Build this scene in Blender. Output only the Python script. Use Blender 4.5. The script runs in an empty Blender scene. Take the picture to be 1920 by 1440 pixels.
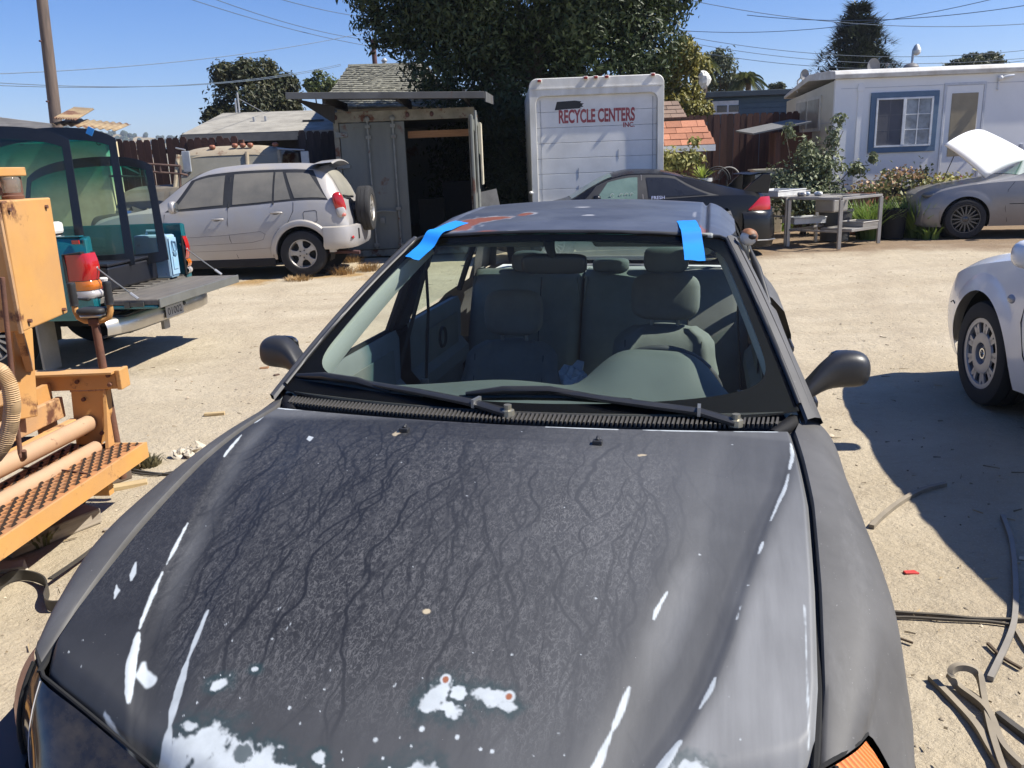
import bpy, bmesh, math, random
import numpy as np
from mathutils import Matrix, Vector, Euler

random.seed(7); RNG = np.random.default_rng(11)
SC = bpy.context.scene
COL = SC.collection
R_ = math.radians

# ------------------------------------------------------------------ camera
CAM_P, CAM_R, CAM_H, CAM_F = R_(14.758), R_(-2.25), 1.535, 1564.2
cam_d = bpy.data.cameras.new('camera'); cam = bpy.data.objects.new('camera', cam_d); COL.objects.link(cam)
SC.camera = cam
fw = Vector((0, math.cos(CAM_P), -math.sin(CAM_P))); up0 = Vector((0, math.sin(CAM_P), math.cos(CAM_P))); rt0 = Vector((1, 0, 0))
crt = math.cos(CAM_R)*rt0 + math.sin(CAM_R)*up0; cup = -math.sin(CAM_R)*rt0 + math.cos(CAM_R)*up0
cam.matrix_world = Matrix(((crt.x, cup.x, -fw.x, 0), (crt.y, cup.y, -fw.y, 0), (crt.z, cup.z, -fw.z, CAM_H), (0, 0, 0, 1)))
cam_d.sensor_fit = 'HORIZONTAL'; cam_d.sensor_width = 36; cam_d.lens = 36*CAM_F/1920
cam_d.clip_start = 0.05; cam_d.clip_end = 6000

# ------------------------------------------------------------------ world, sun, exposure
SUN = Vector((0.88, -0.10, 1.0)).normalized()
EL = math.asin(SUN.z); AZ = math.atan2(SUN.x, SUN.y)
W = bpy.data.worlds.new('World'); SC.world = W; W.use_nodes = True
nt = W.node_tree; nt.nodes.clear()
sky = nt.nodes.new('ShaderNodeTexSky'); sky.sky_type = 'NISHITA'; sky.sun_disc = False
sky.sun_elevation = EL; sky.sun_rotation = AZ
sky.air_density = 1.0; sky.dust_density = 0.25; sky.ozone_density = 2.6; sky.altitude = 30
bg = nt.nodes.new('ShaderNodeBackground'); bg.inputs[1].default_value = 0.060
wo = nt.nodes.new('ShaderNodeOutputWorld')
hs = nt.nodes.new('ShaderNodeHueSaturation'); hs.inputs['Saturation'].default_value = 1.30; nt.links.new(sky.outputs[0], hs.inputs['Color']); tn = nt.nodes.new('ShaderNodeMix'); tn.data_type = 'RGBA'; tn.blend_type = 'MULTIPLY'; tn.inputs[0].default_value = 1; tn.inputs[7].default_value = (1.0, 1.05, 1.42, 1); nt.links.new(hs.outputs[0], tn.inputs[6]); nt.links.new(tn.outputs[2], bg.inputs[0]); nt.links.new(bg.outputs[0], wo.inputs[0])
sd = bpy.data.lights.new('sun', 'SUN'); sd.energy = 5.0; sd.angle = R_(0.53); sd.color = (1, .95, .855)
sun = bpy.data.objects.new('sun', sd); COL.objects.link(sun)
sun.rotation_euler = SUN.to_track_quat('Z', 'Y').to_euler()
SC.view_settings.view_transform = 'Standard'; SC.view_settings.look = 'None'
SC.view_settings.gamma = 1; SC.view_settings.use_curve_mapping = False
SC.view_settings.exposure = 0.78
cy = SC.cycles
cy.max_bounces = 10; cy.transparent_max_bounces = 24; cy.diffuse_bounces = 5; cy.glossy_bounces = 4; cy.volume_bounces = 0
cy.caustics_reflective = False; cy.caustics_refractive = False

# ------------------------------------------------------------------ helpers
class MB:
    """collects shapes for ONE mesh"""
    def __init__(s): s.v = []; s.f = []
    def add(s, vs, fs):
        b = len(s.v); s.v += [tuple(map(float, v)) for v in vs]; s.f += [tuple(b+i for i in f) for f in fs]; return s
    def box(s, c, d, rot=None):
        h = [x/2 for x in d]
        vs = [Vector((sx*h[0], sy*h[1], sz*h[2])) for sx in (-1, 1) for sy in (-1, 1) for sz in (-1, 1)]
        if rot is not None:
            m = Euler(rot).to_matrix() if not isinstance(rot, Matrix) else rot
            vs = [m @ v for v in vs]
        c = Vector(c)
        return s.add([v+c for v in vs], [(0, 1, 3, 2), (4, 6, 7, 5), (0, 4, 5, 1), (2, 3, 7, 6), (0, 2, 6, 4), (1, 5, 7, 3)])
    def bb(s, x0, x1, y0, y1, z0, z1): return s.box(((x0+x1)/2, (y0+y1)/2, (z0+z1)/2), (abs(x1-x0), abs(y1-y0), abs(z1-z0)))
    def tube(s, pts, r, n=8, cap=True, flat=1.0, upv=None):
        P = [Vector(p) for p in pts]; rs = r if hasattr(r, '__len__') else [r]*len(P)
        vs = []; prev = None
        for i, p in enumerate(P):
            t = (P[min(i+1, len(P)-1)]-P[max(i-1, 0)]).normalized()
            if prev is None:
                a = Vector(upv) if upv else (Vector((0, 0, 1)) if abs(t.z) < .9 else Vector((1, 0, 0)))
            else: a = prev
            u = (a-a.dot(t)*t).normalized(); w = t.cross(u); prev = u
            for k in range(n):
                an = 2*math.pi*(k+.5)/n
                vs.append(p+rs[i]*(math.cos(an)*u*flat+math.sin(an)*w))
        fs = [(i*n+k, i*n+(k+1) % n, (i+1)*n+(k+1) % n, (i+1)*n+k) for i in range(len(P)-1) for k in range(n)]
        if cap: fs += [tuple(range(n))[::-1], tuple((len(P)-1)*n+k for k in range(n))]
        return s.add(vs, fs)
    def cyl(s, p0, p1, r0, r1=None, n=14): return s.tube([p0, p1], [r0, r0 if r1 is None else r1], n)
    def lathe(s, prof, c=(0, 0, 0), axis='z', n=24, closed=False):
        vs = []
        for r, h in prof:
            for k in range(n):
                a = 2*math.pi*k/n; x, y = r*math.cos(a), r*math.sin(a)
                vs.append({'z': (c[0]+x, c[1]+y, c[2]+h), 'y': (c[0]+x, c[1]+h, c[2]+y), 'x': (c[0]+h, c[1]+x, c[2]+y)}[axis])
        m = len(prof); q = m if closed else m-1
        return s.add(vs, [(i*n+k, i*n+(k+1) % n, ((i+1) % m)*n+(k+1) % n, ((i+1) % m)*n+k) for i in range(q) for k in range(n)])
    def grid(s, P, closeu=False):
        P = np.asarray(P, float); a, b = P.shape[:2]
        fs = [(i*b+j, i*b+j+1, ((i+1) % a)*b+j+1, ((i+1) % a)*b+j) for i in range(a if closeu else a-1) for j in range(b-1)]
        return s.add(P.reshape(-1, 3).tolist(), fs)
    def prism(s, poly, t0, t1, axis='y'):
        n = len(poly); f = {'y': lambda a, b, t: (a, t, b), 'x': lambda a, b, t: (t, a, b), 'z': lambda a, b, t: (a, b, t)}[axis]
        vs = [f(a, b, t0) for a, b in poly]+[f(a, b, t1) for a, b in poly]
        return s.add(vs, [tuple(range(n)), tuple(range(2*n-1, n-1, -1))]+[(i, (i+1) % n, n+(i+1) % n, n+i) for i in range(n)])
    def ell(s, c, r, e=1.0, n=16, m=10, rot=None):
        """ellipsoid; e<1 makes it boxy (superellipsoid)"""
        sg = lambda x: math.copysign(abs(x)**e, x)
        vs = []
        M = Euler(rot).to_matrix() if rot is not None else None
        for i in range(m+1):
            ph = -math.pi/2+math.pi*i/m
            for k in range(n):
                th = 2*math.pi*k/n
                v = Vector((r[0]*sg(math.cos(ph))*sg(math.cos(th)), r[1]*sg(math.cos(ph))*sg(math.sin(th)), r[2]*sg(math.sin(ph))))
                if M: v = M @ v
                vs.append(v+Vector(c))
        return s.add(vs, [(i*n+k, i*n+(k+1) % n, (i+1)*n+(k+1) % n, (i+1)*n+k) for i in range(m) for k in range(n)])

def obj(name, mb, m=None, parent=None, smooth=None, bevel=0, world=False, kind=None, label=None, loc=None, rot=None, seg=2):
    me = bpy.data.meshes.new(name)
    vs = mb.v
    if world and parent is not None: 
        l = parent.location; vs = [(x-l.x, y-l.y, z-l.z) for x, y, z in vs]
    me.from_pydata(vs, [], mb.f)
    bm = bmesh.new(); bm.from_mesh(me); bmesh.ops.remove_doubles(bm, verts=bm.verts, dist=1e-5)
    bmesh.ops.recalc_face_normals(bm, faces=bm.faces); bm.to_mesh(me); bm.free()
    if m: me.materials.append(m)
    o = bpy.data.objects.new(name, me); COL.objects.link(o)
    if parent is not None: o.parent = parent
    if smooth is not None:
        me.shade_smooth(); me.set_sharp_from_angle(angle=R_(smooth))
    if bevel:
        b = o.modifiers.new('bevel', 'BEVEL'); b.width = bevel; b.segments = seg; b.limit_method = 'ANGLE'; b.angle_limit = R_(40)
    if kind: o['kind'] = kind
    if label: o['label'] = label
    if loc is not None: o.location = loc
    if rot is not None: o.rotation_euler = rot
    return o

def tag(o, label, cat, group=None):
    o['label'] = label; o['category'] = cat
    if group: o['group'] = group
    return o
def thing(name, label, cat, loc=(0, 0, 0), rotz=0, group=None):
    o = bpy.data.objects.new(name, None); COL.objects.link(o); o.empty_display_size = .1
    o.location = loc; o.rotation_euler = (0, 0, rotz)
    return tag(o, label, cat, group)
def tree_copy(o, parent=None):
    c = o.copy(); COL.objects.link(c)
    if parent is not None: c.parent = parent
    for ch in list(o.children): tree_copy(ch, c)
    return c
def share(name, o, parent, loc, rot=None, scale=None):
    """another object on the same mesh data"""
    c = bpy.data.objects.new(name, o.data); COL.objects.link(c); c.parent = parent; c.location = loc
    if rot is not None: c.rotation_euler = rot
    if scale is not None: c.scale = scale
    return c
def fastmesh(name, V, F, m, parent=None, kind=None, smooth=False):
    """numpy quads/tris to an object"""
    V = np.asarray(V, np.float32).reshape(-1, 3); F = np.asarray(F, np.int32); k = F.shape[1]
    me = bpy.data.meshes.new(name); me.vertices.add(len(V)); me.vertices.foreach_set('co', V.ravel())
    me.loops.add(F.size); me.loops.foreach_set('vertex_index', F.ravel())
    me.polygons.add(len(F)); me.polygons.foreach_set('loop_start', np.arange(len(F), dtype=np.int32)*k)
    me.update(calc_edges=True); me.validate()
    if smooth: me.shade_smooth()
    me.materials.append(m)
    o = bpy.data.objects.new(name, me); COL.objects.link(o)
    if parent is not None: o.parent = parent
    if kind: o['kind'] = kind
    return o
def attr(o, name, vals):
    a = o.data.attributes.new(name, 'FLOAT', 'POINT'); a.data.foreach_set('value', np.asarray(vals, np.float32).ravel())
def arcpts(c, r, a0, a1, n, plane='xz'):
    out = []
    for i in range(n+1):
        a = R_(a0+(a1-a0)*i/n)
        p = (r*math.cos(a), r*math.sin(a))
        out.append({'xz': (c[0]+p[0], c[1], c[2]+p[1]), 'xy': (c[0]+p[0], c[1]+p[1], c[2]), 'yz': (c[0], c[1]+p[0], c[2]+p[1])}[plane])
    return out
def vnoise(x, y, seed=0):
    """value noise in [0,1] for numpy arrays"""
    xi = np.floor(x).astype(int); yi = np.floor(y).astype(int); fx = x-xi; fy = y-yi
    fx = fx*fx*(3-2*fx); fy = fy*fy*(3-2*fy)
    def hsh(a, b):
        n = (a*374761393+b*668265263+seed*1442695041) & 0x7fffffff
        n = ((n ^ (n >> 13))*1274126177) & 0x7fffffff
        return ((n ^ (n >> 16)) & 0xffff)/65535.0
    return (hsh(xi, yi)*(1-fx)+hsh(xi+1, yi)*fx)*(1-fy)+(hsh(xi, yi+1)*(1-fx)+hsh(xi+1, yi+1)*fx)*fy
def fbm(x, y, o=4, seed=0):
    return sum(vnoise(x*2**i, y*2**i, seed+i)*.5**(i+1) for i in range(o))/(1-.5**o)
def sst(a, b, x): 
    t = np.clip((x-a)/(b-a), 0, 1); return t*t*(3-2*t)

# ------------------------------------------------------------------ materials
MATS = {}
class NT:
    def __init__(s, name):
        s.m = bpy.data.materials.new(name); s.m.use_nodes = True; s.t = s.m.node_tree
        s.b = s.t.nodes['Principled BSDF']; s.out = s.t.nodes['Material Output']
        s.tc = s.t.nodes.new('ShaderNodeTexCoord')
    def n(s, typ, **k):
        x = s.t.nodes.new(typ)
        for a, v in k.items(): setattr(x, a, v)
        return x
    def l(s, a, b): s.t.links.new(a, b)
    def noise(s, scale, detail=5, rough=.55, vec=None, stretch=None, dist=0):
        x = s.n('ShaderNodeTexNoise'); x.inputs['Scale'].default_value = scale; x.inputs['Detail'].default_value = detail
        x.inputs['Roughness'].default_value = rough; x.inputs['Distortion'].default_value = dist
        v = vec or s.tc.outputs['Object']
        if stretch:
            mp = s.n('ShaderNodeMapping'); mp.inputs['Scale'].default_value = stretch; s.l(v, mp.inputs[0]); v = mp.outputs[0]
        s.l(v, x.inputs['Vector']); return x.outputs[0]
    def ramp(s, fac, stops):
        x = s.n('ShaderNodeValToRGB'); e = x.color_ramp.elements
        while len(e) < len(stops): e.new(.5)
        for q, (p, c) in zip(e, stops): q.position = p; q.color = (c, c, c, 1) if not hasattr(c, '__len__') else (*c[:3], 1)
        s.l(fac, x.inputs[0]); return x.outputs[0]
    def mix(s, fac, a, b, mode='MIX'):
        x = s.n('ShaderNodeMix', data_type='RGBA', blend_type=mode)
        for sock, val in ((x.inputs[0], fac), (x.inputs[6], a), (x.inputs[7], b)):
            if hasattr(val, 'links'): s.l(val, sock)
            elif hasattr(val, '__len__'): sock.default_value = (*val[:3], 1)
            else: sock.default_value = val
        return x.outputs[2]
    def math(s, op, a, b=0, clamp=False):
        x = s.n('ShaderNodeMath', operation=op, use_clamp=clamp)
        for sock, val in ((x.inputs[0], a), (x.inputs[1], b)):
            if hasattr(val, 'links'): s.l(val, sock)
            else: sock.default_value = val
        return x.outputs[0]
    def at(s, name): 
        x = s.n('ShaderNodeAttribute'); x.attribute_name = name; return x.outputs['Fac']
    def bump(s, h, strength=.3, dist=.01, prev=None):
        x = s.n('ShaderNodeBump'); x.inputs['Strength'].default_value = strength; x.inputs['Distance'].default_value = dist
        s.l(h, x.inputs['Height'])
        if prev: s.l(prev, x.inputs['Normal'])
        s.l(x.outputs[0], s.b.inputs['Normal']); return x.outputs[0]
    def rnd(s):
        return s.n('ShaderNodeObjectInfo').outputs['Random']
    def island(s):
        return s.n('ShaderNodeNewGeometry').outputs['Random Per Island']
    def zup(s):
        g = s.n('ShaderNodeNewGeometry'); x = s.n('ShaderNodeSeparateXYZ'); s.l(g.outputs['Normal'], x.inputs[0]); return x.outputs['Z']
    def setcol(s, c):
        if hasattr(c, 'links'): s.l(c, s.b.inputs['Base Color'])
        else: s.b.inputs['Base Color'].default_value = (*c[:3], 1)
def mat(name, col, rough=.6, metal=0., col2=None, scale=6., amt=1., bump=0., bscale=60., spec=.5, coat=0., dust=None, dustamt=.6, rust=None, rustamt=.5, stretch=None, perobj=0., island=0.):
    """general weathered material: two-tone noise, optional dust on upward faces, rust patches, fine bump"""
    if name in MATS: return MATS[name]
    k = NT(name); b = k.b
    b.inputs['Roughness'].default_value = rough; b.inputs['Metallic'].default_value = metal
    b.inputs['Specular IOR Level'].default_value = spec; b.inputs['Coat Weight'].default_value = coat; b.inputs['Coat Roughness'].default_value = .08
    c = col
    if col2 is None: col2 = tuple(x*.78 for x in col)
    f = k.ramp(k.noise(scale, 6, .6, stretch=stretch), [(.35, 0.), (.68, amt)])
    c = k.mix(f, col, col2)
    if perobj or island:
        r = k.rnd() if perobj else k.island()
        h = k.n('ShaderNodeHueSaturation'); a = perobj or island
        v = k.n('ShaderNodeMapRange'); v.inputs[3].default_value = 1-a; v.inputs[4].default_value = 1+a
        k.l(r, v.inputs[0]); k.l(v.outputs[0], h.inputs['Value']); k.l(c, h.inputs['Color']); c = h.outputs[0]
    if dust:
        f2 = k.math('MULTIPLY', k.math('ADD', k.math('MULTIPLY', k.zup(), .5), .5), k.ramp(k.noise(3.1, 6, .65), [(.3, .35), (.7, 1.)]))
        f2 = k.math('MULTIPLY', f2, dustamt, True)
        c = k.mix(f2, c, dust)
        rr = k.n('ShaderNodeMapRange'); rr.inputs[3].default_value = rough; rr.inputs[4].default_value = .85
        k.l(f2, rr.inputs[0]); k.l(rr.outputs[0], b.inputs['Roughness'])
    if rust:
        f3 = k.ramp(k.noise(rust if not hasattr(rust, '__len__') else rust[0], 8, .68), [(.62-.2*rustamt, 0.), (.70-.2*rustamt, 1.)])
        c = k.mix(f3, c, k.mix(k.noise(40, 4), (.16, .055, .025), (.07, .03, .018)))
        if metal: 
            mm = k.math('MULTIPLY', k.math('SUBTRACT', 1., f3), metal); k.l(mm, b.inputs['Metallic'])
    k.setcol(c)
    if bump: k.bump(k.noise(bscale, 5, .6), bump, .004)
    MATS[name] = k.m; return k.m
def glass(name, tint=(.75, .9, .85), refl=1.0, rough=0.0, dust=0.0, band=None):
    if name in MATS: return MATS[name]
    k = NT(name); k.t.nodes.remove(k.b)
    tr = k.n('ShaderNodeBsdfTransparent'); gl = k.n('ShaderNodeBsdfGlossy'); gl.inputs['Roughness'].default_value = rough
    c = tint
    if band:
        z = k.at('band'); c = k.mix(k.ramp(z, [(0., 0.), (1., 1.)]), tint, band)
        k.l(c, tr.inputs[0])
    else: tr.inputs[0].default_value = (*tint, 1)
    fr = k.n('ShaderNodeFresnel'); fr.inputs[0].default_value = 1.45
    mx = k.n('ShaderNodeMixShader'); k.l(k.math('MULTIPLY', fr.outputs[0], refl, True), mx.inputs[0]); k.l(tr.outputs[0], mx.inputs[1]); k.l(gl.outputs[0], mx.inputs[2])
    o = mx.outputs[0]
    if dust:
        df = k.n('ShaderNodeBsdfDiffuse'); df.inputs[0].default_value = (.42, .38, .31, 1)
        m2 = k.n('ShaderNodeMixShader'); k.l(k.math('MULTIPLY', k.ramp(k.noise(4., 6, .6), [(.3, .55), (.75, 1.)]), dust, True), m2.inputs[0])
        k.l(o, m2.inputs[1]); k.l(df.outputs[0], m2.inputs[2]); o = m2.outputs[0]
    k.l(o, k.out.inputs['Surface']); MATS[name] = k.m; return k.m
def at(px, py, Y):
    d = fw+(px-960)/CAM_F*crt-(py-720)/CAM_F*cup; t = Y/d.y
    return Vector((t*d.x, Y, CAM_H+t*d.z))
def gp(px, py, z=0.):
    d = fw+(px-960)/CAM_F*crt-(py-720)/CAM_F*cup; t = (z-CAM_H)/d.z
    return Vector((t*d.x, t*d.y, z))

# ------------------------------------------------------------------ ground
def ground_h(x, y):
    h = .030*(fbm(x*.55, y*.55, 3, 5)-.5)+.018*(fbm(x*3.1, y*3.1, 3, 9)-.5)+.010*(fbm(x*11, y*11, 2, 12)-.5)
    return h*np.clip((30-np.hypot(x, y-8))/10, 0, 1)-.012
def ground():
    core_x = np.linspace(-7, 10, 340); core_y = np.concatenate([np.linspace(-1, 9, 240), np.linspace(9.05, 20, 120)])
    xs = np.concatenate([[-3000, -900, -300, -100, -40, -22, -14, -10, -8.5], core_x, [11, 12, 14, 20, 30, 60, 120, 400, 1000, 3000]])
    ys = np.concatenate([[-300, -60, -20, -8, -3, -2], core_y, [21, 23, 27, 35, 50, 90, 200, 500, 1200, 3500]])
    X, Y = np.meshgrid(xs, ys, indexing='ij'); Z = ground_h(X, Y)
    a, b = X.shape
    V = np.stack([X, Y, Z], -1).reshape(-1, 3)
    I, J = np.meshgrid(np.arange(a-1), np.arange(b-1), indexing='ij'); q = (I*b+J).ravel()
    F = np.stack([q, q+b, q+b+1, q+1], 1)
    k = NT('sandy dirt'); k.b.inputs['Roughness'].default_value = .95; k.b.inputs['Specular IOR Level'].default_value = .15
    c = k.mix(k.ramp(k.noise(.9, 6, .6), [(.33, 0.), (.68, 1.)]), (.44, .37, .262), (.37, .308, .22))
    c = k.mix(k.ramp(k.noise(.5, 8, .7, stretch=(1, 2.6, 1)), [(.42, 0.), (.64, .75)]), c, (.495, .425, .315))
    c = k.mix(k.ramp(k.noise(11, 7, .72, stretch=(1, 1.7, 1)), [(.28, .42), (.46, 0.)]), c, (.27, .215, .15))
    c = k.mix(k.math('MULTIPLY', k.at('rut'), k.ramp(k.noise(3, 6, .6), [(.3, .2), (.7, .7)])), c, (.36, .295, .21))
    c = k.mix(k.ramp(k.noise(120, 3, .6), [(.55, 0.), (.75, .5)]), c, (.60, .53, .42))
    c = k.mix(k.ramp(k.noise(55, 3, .6), [(.25, .5), (.34, 0.)]), c, (.22, .17, .115))
    c = k.mix(k.at('soil'), c, k.mix(k.noise(5, 6, .6), (.245, .165, .10), (.14, .095, .06)))
    c = k.mix(k.at('straw'), c, k.mix(k.noise(60, 4, .7, stretch=(3, .4, 1)), (.46, .30, .13), (.20, .13, .065)))
    k.setcol(c)
    n1 = k.bump(k.math('ADD', k.noise(9, 8, .68), k.math('MULTIPLY', k.noise(26, 5, .62, stretch=(1, 1.5, 1), dist=.4), .55)), .7, .035)
    n2 = k.bump(k.noise(70, 6, .7, stretch=(1, 1.8, 1)), .6, .008, n1)
    o = fastmesh('ground', V, F, k.m, kind='structure', smooth=True)
    Xf, Yf = X.ravel(), Y.ravel()
    n = fbm(Xf*1.3, Yf*1.3, 4, 31)
    rut = sum(np.exp(-((Xf-(c0+s0*(Yf-6)+.10*np.sin(Yf*.9+c0)))/.16)**2) for c0, s0 in ((-1.9, -.25), (-3.1, -.28), (3.0, .35), (1.6, .32), (4.4, .05)))
    rut = np.maximum(rut, np.exp(-((Yf-(9.2+.12*Xf))/.22)**2)+np.exp(-((Yf-(10.6+.12*Xf))/.22)**2)); attr(o, 'rut', np.clip(rut, 0, 1))
    soil = sst(0, 1.6, (Yf-12.4+.15*(Xf-4))+2.2*(n-.5))*sst(2.6, 4.2, Xf)*.85
    soil = np.maximum(soil, sst(15., 17., Yf)*.7)
    attr(o, 'soil', soil)
    st = sst(.42, .66, fbm(Xf*2.1, Yf*2.1, 4, 77))*np.exp(-((Yf-12.6)/.55)**2)*sst(-6.4, -5, Xf)*(1-sst(-2.0, -1.3, Xf))*1.3
    attr(o, 'straw', np.clip(st, 0, 1))
ground()

def debris():
    rng = np.random.default_rng(3)
    # pebbles and crumbs of soil
    oc = np.array([(1, 0, 0), (0, 1, 0), (-1, 0, 0), (0, -1, 0), (0, 0, .8), (0, 0, -.5)]); tf = [(0, 1, 4), (1, 2, 4), (2, 3, 4), (3, 0, 4)]
    V = []; F = []
    for i in range(3600):
        if i < 2300: x, y = rng.uniform(-3.2, 3.6), 1.2+rng.exponential(2.6)
        else: x, y = rng.uniform(-5.5, 8), rng.uniform(4, 13)
        s = .0026+.006*rng.random()**4+(.012 if rng.random() < .02 else 0)
        p = oc*s*rng.uniform(.6, 1.4, (6, 3)); a = rng.random()*6.28
        p = np.stack([p[:, 0]*math.cos(a)-p[:, 1]*math.sin(a)+x, p[:, 0]*math.sin(a)+p[:, 1]*math.cos(a)+y, p[:, 2]+float(ground_h(np.array([x]), np.array([y]))[0])+s*.3], 1)
        b = len(V)*6; V.append(p); F += [(b+q, b+r, b+t) for q, r, t in tf]
    fastmesh('gravel', np.concatenate(V), F, mat('pebble', (.5, .42, .31), .9, col2=(.30, .24, .17), island=.45), kind='stuff')
    V = []; F = []
    for i in range(1500):
        if i < 1000: x, y = rng.uniform(-3.4, 3.8), 1.4+rng.exponential(2.4)
        else: x, y = rng.uniform(-5.5, 8), rng.uniform(4, 13)
        L = .005+.034*rng.random()**3.5; w = .0008+.0014*rng.random(); a = rng.normal(.15, 1.2); ca, sa = math.cos(a), math.sin(a)
        z = float(ground_h(np.array([x]), np.array([y]))[0])+.004
        q = [(-L, -w, 0), (L, -w, rng.random()*.006), (L, w, .005), (-L, w, .006)]
        b = len(V)*4; V.append(np.array([(u*ca-v*sa+x, u*sa+v*ca+y, z+t) for u, v, t in q])); F.append((b, b+1, b+2, b+3))
    fastmesh('straw_litter', np.concatenate(V), F, mat('straw bits', (.10, .078, .05), .9, col2=(.36, .27, .15), island=.6), kind='stuff')
debris()

# ------------------------------------------------------------------ hill
def hill():
    n = 90; xs = np.linspace(-1400, 400, n); V = []
    for x in xs:
        px = 960+x/900*1564
        top = 36+12*math.exp(-((px-215)/120)**2)+7*math.sin(x*.011)+4*math.sin(x*.037+1)-(px-200)*.035
        V.append([(x, 800, 0), (x, 860, top*.55), (x, 930, top), (x, 1100, top*.9), (x, 1500, 0)])
    o = obj('hill', MB().grid(V), mat('hill grass', (.30, .23, .13), .95, col2=(.06, .075, .04), scale=.012, amt=1), kind='structure', smooth=60)
    rng = np.random.default_rng(5); mb = MB()
    for i in range(700):
        x = rng.uniform(-620, -340); f = rng.random(); y = 860+70*f
        px = 960+x/900*1564
        top = 36+12*math.exp(-((px-215)/120)**2)+7*math.sin(x*.011)+4*math.sin(x*.037+1)-(px-200)*.035
        if 285 < px < 325 and f > .3 and rng.random() < .85: continue
        z = top*(.55+.45*f); r = rng.uniform(1.2, 3.0)
        mb.ell((x, y, z+r*.7), (r, r, r*rng.uniform(.8, 1.5)), n=7, m=4, rot=(rng.random(), rng.random(), rng.random()))
    obj('far_woodland', mb, mat('far wood', (.035, .055, .03), .95, col2=(.02, .035, .02), scale=.1), kind='stuff')
hill()

# ------------------------------------------------------------------ foliage
def leafmat(name, c1, c2, trans=.25, spec=.35, rough=.5):
    if name in MATS: return MATS[name]
    k = NT(name); k.b.inputs['Roughness'].default_value = rough; k.b.inputs['Specular IOR Level'].default_value = spec
    c = k.mix(k.ramp(k.island(), [(0., 0.), (1., 1.)]), c1, c2); k.setcol(c)
    tl = k.n('ShaderNodeBsdfTranslucent'); k.l(c, tl.inputs[0]); mx = k.n('ShaderNodeMixShader'); mx.inputs[0].default_value = trans
    k.l(k.b.outputs[0], mx.inputs[1]); k.l(tl.outputs[0], mx.inputs[2]); k.l(mx.outputs[0], k.out.inputs[0])
    MATS[name] = k.m; return k.m
def leaves(P, N, size, rng, aspect=.42, droop=.0, var=.4):
    """folded leaf quads (two halves) at points P whose blade faces roughly N"""
    n = len(P); N = N+rng.normal(0, .55, (n, 3)); N /= np.linalg.norm(N, axis=1, keepdims=True)+1e-9
    A = rng.normal(0, 1, (n, 3)); A[:, 2] -= droop; A -= (A*N).sum(1, keepdims=True)*N; A /= np.linalg.norm(A, axis=1, keepdims=True)+1e-9
    B = np.cross(N, A); s = size*(1+rng.uniform(-var, var, (n, 1)))
    base = P-A*s*.5; tip = P+A*s*.5-N*s*.08; l = P+B*s*aspect*.5-A*s*.05; r = P-B*s*aspect*.5-A*s*.05
    l = l+N*s*.1; r = r+N*s*.1
    V = np.stack([base, l, tip, r], 1).reshape(-1, 3); b = np.arange(n)*4
    F = np.concatenate([np.stack([b, b+1, b+2], 1), np.stack([b, b+2, b+3], 1)]); return V, F
def crown(name, lumps, n, size, m, parent, seed, aspect=.42, droop=.3, shell=.62, label=None):
    """leaves spread through uneven lumps, thick near each lump's skin"""
    rng = np.random.default_rng(seed); L = np.array([(*c, *r) for c, r in lumps], float)
    wt = (L[:, 3]*L[:, 4]+L[:, 3]*L[:, 5]); wt /= wt.sum(); idx = rng.choice(len(L), n, p=wt)
    D = rng.normal(0, 1, (n, 3)); D /= np.linalg.norm(D, axis=1, keepdims=True)
    rad = (shell+(1-shell)*rng.random((n, 1)))*(1+.16*rng.normal(0, 1, (n, 1)))
    # sub-clumps: pull points toward random tufts on the lump
    T = rng.normal(0, 1, (len(L), 46, 3)); T /= np.linalg.norm(T, axis=2, keepdims=True)
    tu = T[idx, rng.integers(0, 46, n)]; D = D*.33+tu*.67; D /= np.linalg.norm(D, axis=1, keepdims=True)+1e-9
    P = L[idx, :3]+D*rad*L[idx, 3:]
    N = D/L[idx, 3:]; N /= np.linalg.norm(N, axis=1, keepdims=True); N[:, 2] += .35
    P = P[P[:, 2] > .05] if False else P
    V, F = leaves(P, N, size, rng, aspect, droop)
    o = fastmesh(name, V-np.array(parent.location), F, m, parent, kind='stuff')
    return o
def limb_tree(parent, base, tops, r0, m, seed=1):
    rng = random.Random(seed); mb = MB(); b = Vector(base); f = Vector((base[0], base[1], base[2]+.38*(max(t[2] for t in tops)-base[2])))
    mb.tube([b, b.lerp(f, .5)+Vector((rng.uniform(-.1, .1), 0, 0)), f], [r0, r0*.85, r0*.7], 10)
    obj('trunk', mb, m, parent, smooth=60, world=True)
    for t in tops:
        t = Vector(t); q = f.lerp(t, .5)+Vector((rng.uniform(-.2, .2), rng.uniform(-.2, .2), rng.uniform(-.05, .25)))
        obj('limb', MB().tube([f-Vector((0, 0, .1)), q, t], [r0*.5, r0*.3, r0*.1], 7), m, parent, smooth=60, world=True)
bark = mat('bark', (.13, .10, .075), .9, col2=(.06, .045, .035), scale=9, bump=.6, bscale=25)

def lumpset(c, R, k, rr, seed, flat=1.):
    rng = np.random.default_rng(seed); out = [((c[0], c[1], c[2]), (R[0]*.72, R[1]*.72, R[2]*.72))]
    for i in range(k):
        d = rng.normal(0, 1, 3); d /= np.linalg.norm(d); s = rr*rng.uniform(.7, 1.25)
        out.append(((c[0]+d[0]*R[0]*.74, c[1]+d[1]*R[1]*.74, c[2]+d[2]*R[2]*.74), (s*R[0], s*R[1], s*R[2]*flat)))
    return out

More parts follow.
